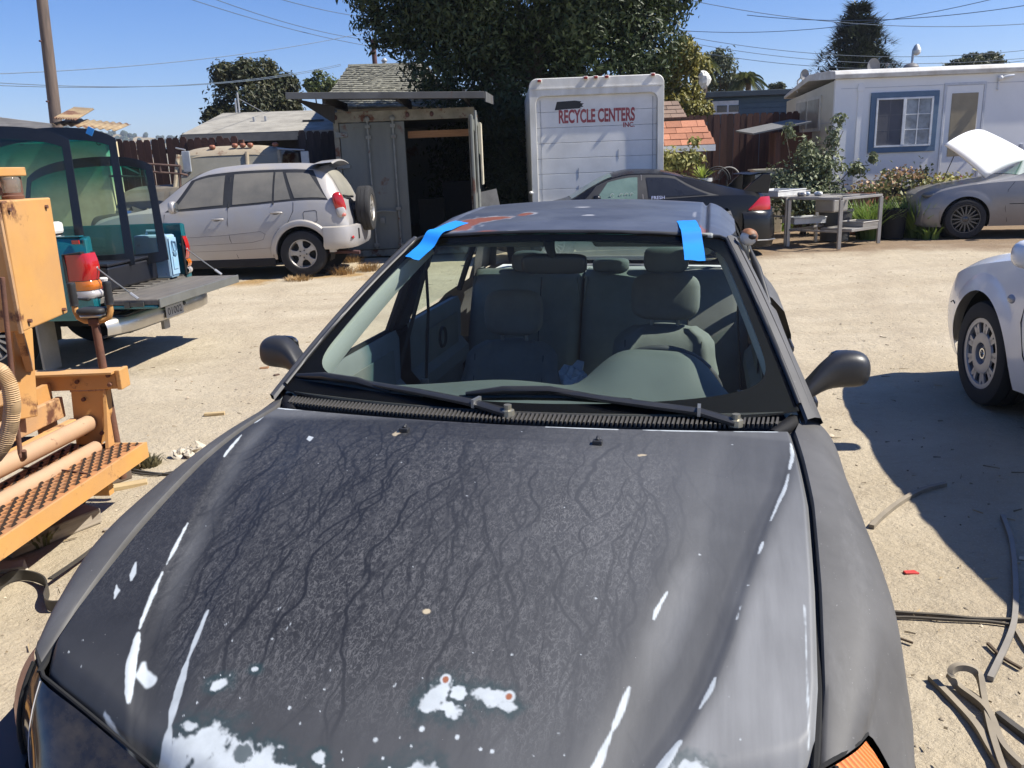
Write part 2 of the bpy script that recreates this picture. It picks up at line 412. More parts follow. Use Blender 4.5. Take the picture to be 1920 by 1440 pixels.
# big dark tree behind the container and the box truck
t = thing('broadleaf_tree', 'huge dark broadleaf tree towering behind the white box truck and the container', 'tree', (.9, 20.5, 0))
limb_tree(t, (.9, 20.5, 0), [(-1.6, 20, 4.6), (0, 20.4, 6.5), (2.6, 20.2, 5.6), (3.6, 20, 4.4), (1., 19.3, 6.)], .38, bark, 2)
lm = lumpset((.75, 20.3, 5.6), (3.5, 2.4, 2.5), 26, .30, 4)+[((-2.2, 19.8, 4.5), (1.0, .9, .55)), ((-1.5, 19.6, 3.6), (.75, .9, .7)), ((3.2, 19.4, 3.9), (.9, .9, .8)), ((2.4, 19.3, 3.4), (1.1, .8, .8)), ((.4, 20.3, 2.9), (1.9, 1.3, 1.4)), ((-.2, 20.4, 1.2), (1.6, 1.0, 1.3)), ((.0, 19.6, 1.0), (1.1, .6, 1.1)), ((.1, 19.4, 2.4), (1.0, .6, 1.0)), ((0., 18.8, .7), (.9, .5, .8)), ((-.1, 20.9, 2.), (1.6, .5, 2.2)),
    ((-2.55, 19.7, 5.3), (.75, .8, .6)), ((-1.0, 19.4, 5.2), (1.2, .9, 1.1)), ((3.7, 19.7, 5.2), (.7, .8, .9)), ((1.8, 19.2, 4.6), (1.2, .9, 1.0))]
crown('crown', lm, 112000, .135, leafmat('avocado leaf', (.024, .042, .013), (.055, .075, .022), .2), t, 21, aspect=.40, droop=.8)
# round tree at the left
p = at(465, 150, 32)
t = thing('round_tree', 'dense round dark green tree rising behind the low grey roof at left', 'tree', (p.x, 32, 0))
limb_tree(t, (p.x, 32, 0), [(p.x-.8, 32, 4.), (p.x+.9, 32, 4.), (p.x, 32, 5)], .25, bark, 3)
crown('crown', lumpset((p.x, 32, 4.05), (1.85, 1.7, 1.55), 22, .28, 8)+[((p.x-1.9, 31.8, 2.7), (.7, .7, .45)), ((p.x+1.6, 31.8, 2.7), (.9, .7, .6)), ((p.x, 31.8, 2.2), (1.9, 1., .9))], 36000, .165, leafmat('ficus leaf', (.035, .048, .022), (.075, .072, .030)), t, 31, aspect=.5)
for (px, py, Y, R, n, sz, lab, nm, cc, sd_) in [
    (606, 158, 36, (.75, .6, .6), 2600, .16, 'small sunlit green treetop left of the grey shingle roof', 'small_tree', ((.07, .10, .03), (.14, .16, .05)), 41),
    (1272, 150, 22.5, (.85, .8, 1.0), 8000, .15, 'yellow green leafy tree just right of the box truck roof', 'loquat_tree', ((.13, .135, .03), (.26, .22, .05)), 42),
    (1350, 135, 42, (1.3, 1.2, 1.3), 5000, .2, 'tall grey green tree behind the blue house', 'far_tree', ((.06, .08, .04), (.13, .14, .07)), 43),
    (1455, 165, 48, (.5, .5, .35), 1200, .16, 'tiny distant treetop left of the white mobile home', 'far_tree', ((.05, .07, .04), (.10, .11, .06)), 44),
    (1838, 122, 46, (1.7, 1.0, .65), 5200, .2, 'low round treetop showing over the right end of the white mobile home', 'far_tree', ((.03, .045, .022), (.08, .085, .035)), 45)]:
    p = at(px, py, Y); t = thing(nm, lab, 'tree', (p.x, Y, 0))
    limb_tree(t, (p.x, Y, 0), [(p.x-R[0]*.5, Y, p.z), (p.x+R[0]*.5, Y, p.z), (p.x, Y, p.z+R[2]*.5)], .14, bark, sd_)
    lm = lumpset((p.x, Y, p.z), R, 14, .32, sd_)
    if nm == 'loquat_tree': lm += lumpset((p.x-.15, Y-.3, p.z-1.0), (.95, .7, .7), 9, .35, 9)
    crown('crown', lm, n, sz, leafmat(nm+str(sd_), *cc), t, sd_+1)
# drooping palm-like crowns
def palm(px, py, Y, R, lab, seed):
    p = at(px, py, Y); t = thing('palm_tree', lab, 'tree', (p.x, Y, 0)); rng = np.random.default_rng(seed)
    obj('trunk', MB().tube([(p.x, Y, 0), (p.x+.1, Y, p.z)], [.16, .12], 8), bark, t, world=True, smooth=60)
    V = []; F = []
    for i in range(46):
        a = rng.random()*6.28; e = rng.uniform(-.2, 1.3); d = np.array([math.cos(a)*math.cos(e), math.sin(a)*math.cos(e), math.sin(e)])
        for j in range(26):
            u = j/25; c = np.array([p.x, Y, p.z])+d*R*u+np.array([0, 0, -R*.75*u*u])
            for sgn in (-1, 1):
                s = np.array([-math.sin(a), math.cos(a), 0])*sgn; tip = c+s*R*.22*(1-.5*u)+d*R*.08-np.array([0, 0, R*.16])
                b = len(V); V += [c-d*.02*R, c+d*.03*R, tip]; F.append((b, b+1, b+2))
    fastmesh('crown', np.array(V)-np.array(t.location), F, leafmat('palm leaf', (.06, .09, .03), (.17, .18, .06)), t, kind='stuff')
palm(1400, 150, 40, 1.1, 'shaggy palm with drooping fronds behind the blue house', 1)
palm(1318, 118, 38, .8, 'upright palm fronds just right of the shingled gable', 2)
# conifer
p = at(1612, 8, 42); t = thing('conifer_tree', 'tall dark conifer with drooping boughs behind the white mobile home', 'tree', (p.x, 42, 0))
obj('trunk', MB().tube([(p.x, 42, 0), (p.x, 42, p.z)], [.4, .04], 8), bark, t, world=True, smooth=60)
V = []; F = []; rng = np.random.default_rng(17)
for i in range(210):
    z = p.z-.1-(p.z-1.5)*(round(i/210*17)/17*.75+.25*i/210)**.85; a = rng.random()*6.28; Rr = (.35+(p.z-z)*.80)*rng.uniform(.55, 1.12); d = np.array([math.cos(a), math.sin(a), 0])
    for j in range(20):
        u = (j+.5)/20; c = np.array([p.x, 42, z])+d*Rr*u+np.array([0, 0, .28*Rr*u*(1-u)*2-.26*Rr*u**3])
        for q in range(5):
            s = np.array([-d[1], d[0], 0])*rng.normal(0, .3)*(1.05-u)*max(Rr, .8)+np.array([0, 0, rng.normal(-.08, .09)])
            w = c+s; e = d*.34+rng.normal(0, .13, 3)+np.array([0, 0, .08]); f = np.cross(e, (0, 0, 1.)); f = f/(np.linalg.norm(f)+1e-6)*.055
            b = len(V); V += [w-f, w+f, w+e]; F.append((b, b+1, b+2))
fastmesh('crown', np.array(V)-np.array(t.location), F, leafmat('conifer needle', (.022, .034, .020), (.05, .062, .032), .1), t, kind='stuff')

# ------------------------------------------------------------------ fences
def fence(name, lab, X0, X1, Y, h, m, w=.145, slope=0., broken=True, seed=1):
    rng = random.Random(seed); t = thing(name, lab, 'fence', ((X0+X1)/2, Y, 0))
    n = int((X1-X0)/w); protos = []
    for q in range(3):
        mb = MB(); a = w/2-.0022; hh = h
        mb.prism([(-a, .02), (a, .02), (a, hh-.05), (a-.03, hh), (-a+.03, hh), (-a, hh-.05)], -.009, .009)
        protos.append(mb)
    first = []
    for i in range(n):
        x = X0+w*(i+.5)-t.location.x; q = i % 3
        if len(first) < 3: o = obj('plank', protos[q], m, t); first.append(o)
        else: o = share('plank', first[q], t, (0, 0, 0))
        o.location = (x, rng.uniform(-.006, .006), rng.uniform(-.05, .03) if broken else rng.uniform(-.01, .01)); o.rotation_euler = (0, rng.uniform(-.007, .007), rng.uniform(-.03, .03))
    for z in (.35, h*.52, h-.25): obj('rail', MB().bb(X0-t.location.x, X1-t.location.x, .014, .055, z-.045, z+.045), m, t)
    for k in range(int((X1-X0)/2.4)+2):
        x = min(X0+2.4*k, X1)-t.location.x; obj('post', MB().bb(x-.045, x+.045, .058, .148, 0, h-.08), m, t)
    return t
fwood = mat('fence redwood', (.105, .045, .03), .85, col2=(.055, .026, .02), scale=3, stretch=(6, 6, .5), bump=.5, bscale=30, perobj=.35)
fwood2 = mat('fence grey wood', (.085, .06, .05), .9, col2=(.04, .028, .025), scale=3, stretch=(6, 6, .5), bump=.5, bscale=30, perobj=.3)
fence('board_fence', 'brown red dog-eared board fence behind the silver suv and old tan truck', -8.4, -5.3, 17.6, 2.3, fwood, seed=1)
fence('board_fence', 'dark weathered board fence between the old tan truck and the container', -4.1, -2.9, 17.6, 2.33, fwood2, seed=2)
fence('board_fence', 'red brown board fence in front of the blue house, right of the shed', 3.1, 7.2, 19.3, 2.42, fwood, seed=3, broken=False)

# ------------------------------------------------------------------ houses behind
def slab(mb, pts, th):
    """thick plate from 4 corner points"""
    P = [Vector(p) for p in pts]; n = (P[1]-P[0]).cross(P[3]-P[0]).normalized()*th
    return mb.add(P+[p-n for p in P], [(0, 1, 2, 3), (7, 6, 5, 4), (0, 4, 5, 1), (1, 5, 6, 2), (2, 6, 7, 3), (3, 7, 4, 0)])
shg = mat('grey shingle', (.33, .31, .265), .95, col2=(.22, .205, .175), scale=2.5, bump=.4, bscale=90)
shg2 = mat('grey green shingle', (.22, .215, .17), .95, col2=(.14, .135, .11), scale=12, bump=.4, bscale=90, island=.22)
t = thing('low_house', 'low house with wide pale grey hipped roof behind the board fence', 'house', (-7, 24, 0))
e0, e1 = at(340, 252, 22.5), at(660, 242, 22.5); r0, r1 = at(418, 212, 25.5), at(640, 205, 25.5)
mb = MB(); slab(mb, [e0, e1, r1, r0], .06); mb.add([e0, r0, Vector((e0.x+.3, 28.5, e0.z))], [(0, 1, 2)]); mb.add([r0, r1, Vector((e1.x, 28.5, e0.z)), Vector((e0.x+.3, 28.5, e0.z))], [(0, 1, 2, 3)])
obj('roof', mb, shg, t, world=True)
obj('fascia', MB().prism([(e0.x, e0.z-.22), (e1.x, e1.z-.22), (e1.x, e1.z-.035), (e0.x, e0.z-.035)], 22.5, 22.56), mat('fascia grey', (.2, .19, .17), .8), t, world=True)
obj('wall', MB().bb(e0.x+.9, e1.x, 23.3, 28, 0, e0.z-.1), mat('dark siding', (.05, .045, .042), .9), t, world=True)
for px, py, hgt in ((712/3+240, 60+512/3, .16), (776/3+240, 60+495/3, .1)):
    p = at(px, py, 24); obj('vent_pipe', MB().cyl((p.x, 24, p.z-.12), (p.x, 24, p.z+hgt), .04), mat('galv', (.5, .5, .5), .5, .6), t, world=True)
p = at(588, 226, 23.8); obj('roof_vent', MB().box((p.x, 23.8, p.z), (.55, .25, .04)), mat('dark metal', (.06, .06, .06), .6, .3), t, world=True)
p = at(449, 211, 25.5); obj('mast', MB().cyl((p.x, 25.5, p.z-.1), (p.x, 25.5, p.z+.55), .025), mat('galv', (.5, .5, .5), .5, .6), t, world=True)
obj('mast', MB().cyl((p.x-.08, 25.5, p.z-.1), (p.x-.08, 25.5, p.z+.35), .03), mat('galv', (.5, .5, .5), .5, .6), t, world=True)
obj('guy_wire', MB().cyl((p.x, 25.5, p.z+.4), (p.x+.75, 25.5, p.z-.05), .008, n=5), mat('galv', (.5, .5, .5), .5, .6), t, world=True)

t = thing('shingle_house', 'house with steep grey green shingle roof behind the container', 'house', (-2.5, 24, 0))
c = [at(600, 200, 22), at(860, 200, 22), at(800, 120, 25), at(653, 124, 25)]
mb = MB()
for i in range(20):
    u0, u1 = i/20, (i+1.25)/20
    n = 34
    for j in range(n):
        a, b = j/n+(.5/n if i % 2 else 0), (j+.93)/n+(.5/n if i % 2 else 0)
        q = []
        for u, v in ((u0, a), (u0, b), (u1, b), (u1, a)):
            q.append(c[0].lerp(c[3], u).lerp(c[1].lerp(c[2], u), min(v, 1)))
        lift = Vector((0, -.02, .03))*(.6+.8*random.random())
        q[0] += lift; q[1] += lift
        mb.add(q+[q[0]-Vector((0, 0, .03)), q[1]-Vector((0, 0, .03))], [(0, 1, 2, 3), (0, 1, 5, 4)])
o = obj('shingles', mb, shg2, t, world=True, kind='stuff')
obj('roof', MB().add([c[0], c[1], c[2], c[3], Vector((c[0].x, 28, c[0].z)), Vector((c[1].x, 28, c[1].z))], [(0, 1, 2, 3), (3, 2, 5, 4), (0, 3, 4)]), shg2, t, world=True)
obj('wall', MB().bb(c[0].x+.3, c[1].x-.3, 22.6, 27.5, 0, c[0].z-.05), mat('cream stucco', (.5, .44, .34), .9), t, world=True)
obj('ridge_cap', MB().tube([c[3], c[2]], .05, 6), shg2, t, world=True)
p = at(703, 118, 25.2); obj('chimney_pipe', MB().cyl((p.x, 25.2, p.z-.15), (p.x-.01, 25.2, p.z+.62), .07, .065), mat('rusty pipe', (.12, .06, .06), .8, .2, col2=(.07, .035, .035)), t, world=True)
p = at(721, 120, 25.2); obj('vent_pipe', MB().lathe([(.06, -.1), (.06, .06), (.085, .07), (.085, .1), (.03, .16), (0, .16)], p, n=12), mat('galv', (.5, .5, .5), .5, .6), t, world=True)

# cream shed and corrugated roof at the far left
t = thing('cream_shed', 'cream plywood shed with grey fascia and loose corrugated roof sheets at far left', 'shed', (-9, 15.5, 0))
a, b = at(-60, 232, 15), at(196, 262, 15)
obj('wall', MB().bb(-12, b.x, 15., 15.5, 0, b.z), mat('cream paint', (.62, .53, .34), .75, col2=(.5, .42, .26)), t, world=True, bevel=.02)
f0, f1 = at(-60, 216, 14.6), at(100, 232, 14.6)
obj('fascia_board', MB().prism([(f0.x, f0.z-.20), (f1.x, f1.z-.18), (f1.x, f1.z), (f0.x, f0.z+.03)], 14.55, 14.62), mat('weathered board', (.52, .49, .44), .9, col2=(.36, .335, .30), stretch=(1, 1, 8), scale=4), t, world=True)
def corr(P0, P1, P2, P3, n, amp):
    g = []
    P0, P1, P2, P3 = map(Vector, (P0, P1, P2, P3))
    for i in range(n*6+1):
        u = i/(n*6); o = Vector((0, 0, amp*math.sin(u*n*2*math.pi)))
        g.append([P0.lerp(P1, u)+o, P3.lerp(P2, u)+o])
    return MB().grid(g)
tin = mat('tan corrugated tin', (.36, .27, .15), .75, .1, col2=(.22, .15, .085), scale=3, rust=2.2, rustamt=.4)
tn = thing('corrugated_sheet', 'tan corrugated sheets sloping on the cream shed behind the pole', 'roof sheet', (-7.5, 14.6, 2.4))
for (q0, q1, nm) in (((95, 233), (218, 245), 1), ((100, 222), (142, 225), 2)):
    s0, s1 = at(*q0, 14.3), at(*q1, 14.3); d = Vector((-.5, 1.8, .20 if nm == 1 else .3))
    o = obj('sheet', corr(s0, s1, s1+d, s0+d, 9, .015), tin, tn, world=True, smooth=60); so = o.modifiers.new('thick', 'SOLIDIFY'); so.thickness = .004
for px in (40, 185):
    p = at(px, 268, 14.97); obj('hook', MB().tube(arcpts((p.x, 14.97, p.z), .035, 100, 330, 6), .008, 5), mat('rusty pipe', (.12, .06, .06)), t, world=True)

# blue house at right
t = thing('blue_house', 'slate blue house with white framed window behind the right fence', 'house', (6, 25, 0))
a, b = at(1333, 180, 24), at(1500, 180, 24)
blu = mat('slate blue paint', (.075, .125, .165), .75, col2=(.06, .10, .135), scale=2)
obj('wall', MB().bb(a.x, 12, 24, 29, 0, a.z-.05), blu, t, world=True)
for i in range(7): obj('clapboard', MB().box(((a.x+12)/2, 23.985, a.z-.15-i*.14), (12-a.x, .018, .13), rot=(.08, 0, 0)), blu, t, world=True)
obj('roof', MB().bb(a.x-.15, 12.1, 23.75, 29.2, a.z-.05, a.z+.09), mat('dark slate', (.04, .06, .08), .8), t, world=True, bevel=.01)
w0, w1 = at(1336, 190, 23.95), at(1384, 213, 23.95)
wf = obj('window', MB().bb(w0.x, w1.x, 23.93, 23.98, w1.z, w0.z), mat('white trim', (.75, .76, .76), .5), t, world=True, bevel=.005)
for i in range(2):
    x0 = w0.x+.12+i*.33; obj('pane', MB().bb(x0, x0+.27, 23.915, 23.932, w1.z+.05, w0.z-.12), mat('dark pane', (.03, .04, .05), .08), wf, world=False).location = (-0, 0, 0)
# panes were given in world space: bring them into the house's frame
for o in wf.children: o.location = (-t.location.x, -t.location.y, -t.location.z)

# shingled gable far behind (top of a house)
t = thing('gable_house', 'grey shingled gable top with antenna between the big tree and the palms', 'house', (4.6, 30, 0))
g0, g1, g2 = at(1225, 150, 30), at(1305, 128, 30), at(1278, 95, 31); g3 = at(1235, 98, 31)
obj('roof', MB().add([g0, g1, g2, g3, g0+Vector((0, 5, 0)), g1+Vector((0, 4, 0))], [(0, 1, 2, 3), (1, 5, 2), (3, 2, 5, 4)]), shg2, t, world=True)
obj('wall', MB().bb(g0.x+.2, g1.x-.2, 30.3, 33.6, 0, g0.z-.02), mat('cream stucco', (.5, .44, .34)), t, world=True)
p = at(1281, 95, 31); p2 = at(1281, 62, 31); mbq = MB().cyl(p, p2, .02, n=6)
for k in range(3): mbq.cyl((p2.x-.25, 31, p2.z-.05*k), (p2.x+.25-.05*k, 31, p2.z-.05*k+.04), .012, n=5)
obj('antenna', mbq, mat('galv', (.5, .5, .5), .5, .6), t, world=True)
galv = mat('galv', (.5, .5, .5), .5, .6)
# ------------------------------------------------------------------ shipping container with one door open
cy0 = 15.2; cx0, cx1, cz1 = -2.93, -.47, 2.50
t = thing('shipping_container', 'weathered grey shipping container with one door shut and one open, dark inside', 'container', ((cx0+cx1)/2, cy0, 0))
cpaint = mat('container grey', (.175, .185, .165), .7, col2=(.125, .132, .12), scale=2.2, rust=(1.6,), rustamt=.18, bump=.15, bscale=20, stretch=(1, 1, .3))
crail = mat('container rail', (.27, .26, .21), .75, col2=(.16, .145, .115), scale=5, rust=(4.,), rustamt=.45, bump=.2)
P = lambda nm, mb, m, **k: obj(nm, mb, m, t, world=True, **k)
P('floor', MB().bb(cx0+.03, cx1-.03, cy0+.03, cy0+6, .02, .14), mat('dark ply', (.06, .045, .03), .9))
for x in (cx0, cx1-.03):
    g = []
    for i in range(121):
        yy = cy0+.1+i*.049; o = .02*max(-1, min(1, 2.2*math.sin(i*.62)))
        g.append([(x+.015+o, yy, .14), (x+.015+o, yy, cz1-.08)])
    P('side_wall', MB().grid(g), cpaint)
P('back_wall', MB().bb(cx0, cx1, cy0+6, cy0+6.05, .1, cz1), cpaint)
P('roof', MB().bb(cx0, cx1, cy0+.1, cy0+6.05, cz1-.02, cz1), cpaint)
for x in (cx0, cx1-.09): P('corner_post', MB().bb(x, x+.09, cy0-.01, cy0+.1, 0, cz1-.16), crail, bevel=.008)
P('header_beam', MB().bb(cx0, cx1, cy0-.012, cy0+.1, cz1-.16, cz1+.02), crail, bevel=.008)
P('door_sill', MB().bb(cx0+.09, cx1-.09, cy0-.01, cy0+.1, .02, .13), crail)
for x in (cx0+.05, cx0+1.72, cx0+1.30): P('beam_stud', MB().ell((x, cy0-.015, cz1-.07), (.035, .03, .045), n=10, m=6), mat('rusty pipe', (.12, .06, .06)))
dx1 = -1.70
d = P('door', MB().bb(cx0+.10, dx1, cy0+.0, cy0+.05, .14, cz1-.17), cpaint, bevel=.012, label='closed left door of the container')
zfix = mat('galv dull', (.25, .26, .235), .6, .2, col2=(.17, .175, .16), scale=6, rust=(5.,), rustamt=.3)
for x in (cx0+.60, cx0+1.04):
    obj('lock_rod', MB().cyl((x, cy0-.045, .16), (x, cy0-.045, cz1-.10), .02, n=10), zfix, d).location = (-t.location.x, -t.location.y, 0)
    for z in (.22, .85, cz1-.42, cz1-.24): obj('rod_keeper', MB().bb(x-.045, x+.045, cy0-.07, cy0, z-.03, z+.03), zfix, d, bevel=.006).location = (-t.location.x, -t.location.y, 0)
    obj('rod_cam', MB().ell((x, cy0-.05, cz1-.12), (.05, .03, .05), n=10, m=6), zfix, d).location = (-t.location.x, -t.location.y, 0)
for z in (.35, 1.0, 1.6, 2.13): obj('hinge', MB().prism([(cx0+.03, z-.04), (cx0+.24, z-.03), (cx0+.24, z+.03), (cx0+.03, z+.06)], cy0-.03, cy0+.0), zfix, d, bevel=.005).location = (-t.location.x, -t.location.y, 0)
obj('handle', MB().tube([(cx0+.60, cy0-.07, .80), (cx0+.75, cy0-.08, .82), (cx0+1.0, cy0-.07, .80)], .016, 8).bb(cx0+.7, cx0+.78, cy0-.06, cy0, .6, .7), zfix, d).location = (-t.location.x, -t.location.y, 0)
d2 = P('door', MB().bb(cx1-.045, cx1, cy0-1.12, cy0-.0, .14, cz1-.17), cpaint, bevel=.012, label='open right door swung forward and seen edge on')
for y in (cy0-.98, cy0-.55):
    obj('lock_rod', MB().cyl((cx1+.045, y, .16), (cx1+.045, y, cz1-.1), .02, n=10), zfix, d2).location = (-t.location.x, -t.location.y, 0)
for x in (cx1-.10, cx1-.055): P('door_seal', MB().cyl((x, cy0-.02, .1), (x, cy0-.02, cz1-.14), .017, n=8), crail)
P('lintel_board', MB().bb(dx1+.02, cx1-.1, cy0+.35, cy0+.40, 2.05, 2.17), mat('raw lumber', (.42, .22, .10), .8, col2=(.3, .15, .07), stretch=(.5, 4, 6)))
# lean-to sheet over the container
t2 = thing('canopy_roof', 'flat grey metal canopy roof with drip edge laid over the container', 'roof', (-1.9, 15.2, 2.55))
q = [at(536, 176, 14.4), at(908, 174, 14.4)]
can = mat('canopy metal', (.12, .122, .12), .75, .1, col2=(.075, .075, .073), scale=2, rust=(2.5,), rustamt=.15)
obj('sheet', slab(MB(), [q[0], q[1], q[1]+Vector((.1, 4.5, .25)), q[0]+Vector((0, 4.5, .25))], .03), can, t2, world=True)
obj('drip_edge', MB().prism([(q[0].x, q[0].z-.085), (q[1].x, q[1].z-.085), (q[1].x, q[1].z+.02), (q[0].x, q[0].z+.02)], 14.36, 14.398), can, t2, world=True, bevel=.006)
obj('side_edge', slab(MB(), [q[1]+Vector((.004, -.03, .02)), q[1]+Vector((.10, 4.4, .27)), q[1]+Vector((.10, 4.4, .10)), q[1]+Vector((.004, -.03, -.14))], .02), can, t2, world=True)
for x in (-2.9, -1.7, -.6): obj('rafter', MB().bb(x-.025, x+.025, 14.42, 16.5, q[0].z-.17, q[0].z-.035), mat('dark beam', (.035, .032, .03), .9), t2, world=True)
obj('eave_board', slab(MB(), [at(548, 182, 14.9)+Vector((0, 0, -.02)), at(628, 200, 14.9), at(628, 232, 14.9), at(560, 190, 14.9)], .04), mat('dark beam', (.035, .032, .03)), t2, world=True)
# things inside and beside
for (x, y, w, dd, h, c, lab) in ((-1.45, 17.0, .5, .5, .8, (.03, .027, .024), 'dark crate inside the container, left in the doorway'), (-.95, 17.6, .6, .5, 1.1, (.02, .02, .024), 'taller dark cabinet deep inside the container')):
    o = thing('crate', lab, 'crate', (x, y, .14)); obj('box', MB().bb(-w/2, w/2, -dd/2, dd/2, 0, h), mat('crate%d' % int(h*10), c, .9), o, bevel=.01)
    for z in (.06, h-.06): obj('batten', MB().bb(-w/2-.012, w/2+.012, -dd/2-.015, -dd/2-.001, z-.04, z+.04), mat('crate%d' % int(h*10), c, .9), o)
o = thing('leaning_board', 'pale grey board leaning in the shade right of the open container door', 'board', (-.2, 15.1, 0))
obj('board', MB().box((0, .0, .55), (.32, .04, 1.12), rot=(-.12, -.18, 0)), mat('grey board', (.30, .29, .27), .9, col2=(.2, .19, .18)), o)
o = thing('cream_board', 'tall cream panel hung along the outer side of the open container door', 'panel', (-.36, 14.7, 1.6))
obj('panel', MB().box((0, 0, .12), (.03, .55, 1.0)), mat('cream panel', (.62, .56, .42), .7), o, bevel=.004)

# ------------------------------------------------------------------ white box truck
X0, X1, TY, TZ = .50, 2.87, 15.45, 2.96
t = thing('box_truck', 'old white box truck seen from behind with RECYCLE CENTERS lettering', 'truck', (1.69, TY, 0))
tw = mat('truck white', (.72, .71, .68), .45, col2=(.60, .59, .56), scale=1.6, bump=.05, amt=.8, rust=(5.,), rustamt=-.12)
tw2 = mat('truck frame white', (.70, .69, .65), .5, col2=(.44, .42, .36), scale=3.2, amt=.7, stretch=(1.2, 1, .5))
P = lambda nm, mb, m, **k: obj(nm, mb, m, t, world=True, **k)
def rr(x0, x1, z0, z1, r, n=6):
    out = [(x0, z0), (x1, z0)]
    out += [(x1-r+r*math.cos(R_(90*i/n)), z1-r+r*math.sin(R_(90*i/n))) for i in range(n+1)]
    out += [(x0+r-r*math.sin(R_(90*i/n)), z1-r+r*math.cos(R_(90*i/n))) for i in range(n+1)]
    return out
P('cargo_box', MB().prism(rr(X0+.01, X1-.01, .75, TZ-.01, .13), TY+.09, TY+4.6), tw, bevel=.01)
outer = rr(X0, X1, .55, TZ, .14, 8); inner = rr(X0+.115, X1-.115, .80, TZ-.30, .13, 8)
n = len(outer); mb = MB(); vs = []
for y, pl in ((TY-.02, outer), (TY-.02, inner), (TY+.10, inner), (TY+.085, outer)): vs += [(a, y, b) for a, b in pl]
fs = [(k*n+i, k*n+(i+1) % n, ((k+1) % 4)*n+(i+1) % n, ((k+1) % 4)*n+i) for k in range(4) for i in range(n)]
P('rear_frame', mb.add(vs, fs), tw2, bevel=.012, smooth=40)
P('header_seam', MB().bb(X0+.03, X1-.03, TY-.032, TY-.021, TZ-.185, TZ-.165), tw2)
pz = [.80+i*.2665 for i in range(8)]
dmat = mat('door white', (.74, .73, .70), .5, col2=(.58, .57, .54), scale=2.4, amt=.75, bump=.04)
for i in range(7): P('door_panel', MB().bb(X0+.117, X1-.117, TY+.045, TY+.075, .80+i*.266+.0018, .80+(i+1)*.266-.0018), dmat, bevel=.006)
P('door_backing', MB().bb(X0+.10, X1-.10, TY+.078, TY+.088, .8, TZ-.28), mat('gap grey', (.12, .125, .13), .9))
grime = mat('grime line', (.30, .31, .33), .8, col2=(.50, .50, .50), scale=9, amt=1)
for x in (X0+.19, X1-.19): P('hinge_line', MB().bb(x-.006, x+.006, TY+.037, TY+.0449, .80, 2.6), grime)
for i in range(3): P('rivet_strip', MB().bb(X0+.85-.004, X0+.85+.004, TY+.040, TY+.0449, .95+.3*i, 1.12+.3*i), grime).location.x = .0+(.72 if i == 2 else 0)
redl = mat('marker red', (.30, .02, .015), .3, col2=(.2, .03, .02))
for px, py in ((1011, 152), (1098, 146), (1117, 145), (1137.5, 144), (1224, 140)):
    p = at(px, py, TY-.03)
    m_ = P('marker_light', MB().bb(p.x-.042, p.x+.042, TY-.045, TY-.02, p.z-.03, p.z+.03), tw2, bevel=.008)
    obj('lens', MB().ell((0, 0, 0), (.034, .028, .022), .5, 12, 6), redl, m_, smooth=60).location = (p.x-t.location.x, -.048, p.z)
lred = mat('lettering red', (.30, .045, .05), .6, col2=(.36, .10, .10), scale=12)
def text(body, p0, width, height, m, parent, name='lettering', rot=(math.pi/2, 0, 0), bold=0., depth=.0015, world=True, align='LEFT'):
    c = bpy.data.curves.new(name, 'FONT'); c.body = body; c.size = 1.; c.extrude = 0; c.offset = bold; c.align_x = align
    tmp = bpy.data.objects.new('tmp', c); COL.objects.link(tmp)
    bpy.context.view_layer.update()
    me = bpy.data.meshes.new_from_object(tmp.evaluated_get(bpy.context.evaluated_depsgraph_get()))
    bpy.data.objects.remove(tmp)
    co = np.array([v.co[:] for v in me.vertices]); mn, mx = co.min(0), co.max(0)
    for v in me.vertices:
        v.co = ((v.co.x-mn[0])/(mx[0]-mn[0])*width, (v.co.y-mn[1])/(mx[1]-mn[1])*height, 0)
    me.materials.append(m)
    o = bpy.data.objects.new(name, me); COL.objects.link(o); o.parent = parent
    q = Vector(p0)-(parent.location if world else Vector()); o.location = q; o.rotation_euler = rot
    return o
a, b, c_ = at(1048, 232.5, TY+.04), at(1190.5, 223.5, TY+.04), at(1048, 208, TY+.04)
text('RECYCLE CENTERS', (a.x, TY+.0425, (a.z+b.z)/2-.012), b.x-a.x, .235, lred, t, bold=.034)
a = at(1168.5, 238, TY+.04); b = at(1190, 229, TY+.04)
text('INC.', (a.x, TY+.0425, a.z-.005), b.x-a.x, .085, lred, t, bold=.03)
blk = [(1040, 207), (1043, 195), (1044, 191), (1078, 188.5), (1090, 190), (1088, 193), (1095, 194), (1091, 197), (1094, 200), (1087, 201), (1091, 203), (1060, 205)]
P('paint_patch', MB().add([at(x, y, TY+.0435) for x, y in blk], [tuple(range(len(blk)))]), mat('black marker', (.012, .012, .014), .5))
P('bumper', MB().bb(X0+.1, X1-.1, TY-.25, TY-.02, .42, .54), mat('dark metal', (.06, .06, .06), .6, .3), bevel=.01)
P('chassis', MB().bb(1.2, 2.2, TY, TY+6.2, .5, .74), mat('dark metal', (.06, .06, .06), .6, .3))
for x in (.75, 2.62):
    for y in (TY+1.3, TY+5.6):
        w = P('wheel', MB().lathe([(.2, -.13), (.36, -.13), (.40, -.09), (.40, .09), (.36, .13), (.2, .13)], (x, y, .40), 'x', 24), mat('tyre', (.022, .022, .023), .85), smooth=50)
        obj('rim', MB().lathe([(0, -.05), (.12, -.05), (.2, -.10), (.2, .12)], (x-t.location.x, y-t.location.y, .40), 'x', 20), tw2, w, smooth=40)
P('cab', MB().prism([(TY+4.75, .5), (TY+6.6, .5), (TY+6.6, 1.25), (TY+6.1, 1.35), (TY+5.7, 2.05), (TY+4.75, 2.1)], .75, 2.62, 'x'), tw, bevel=.05)
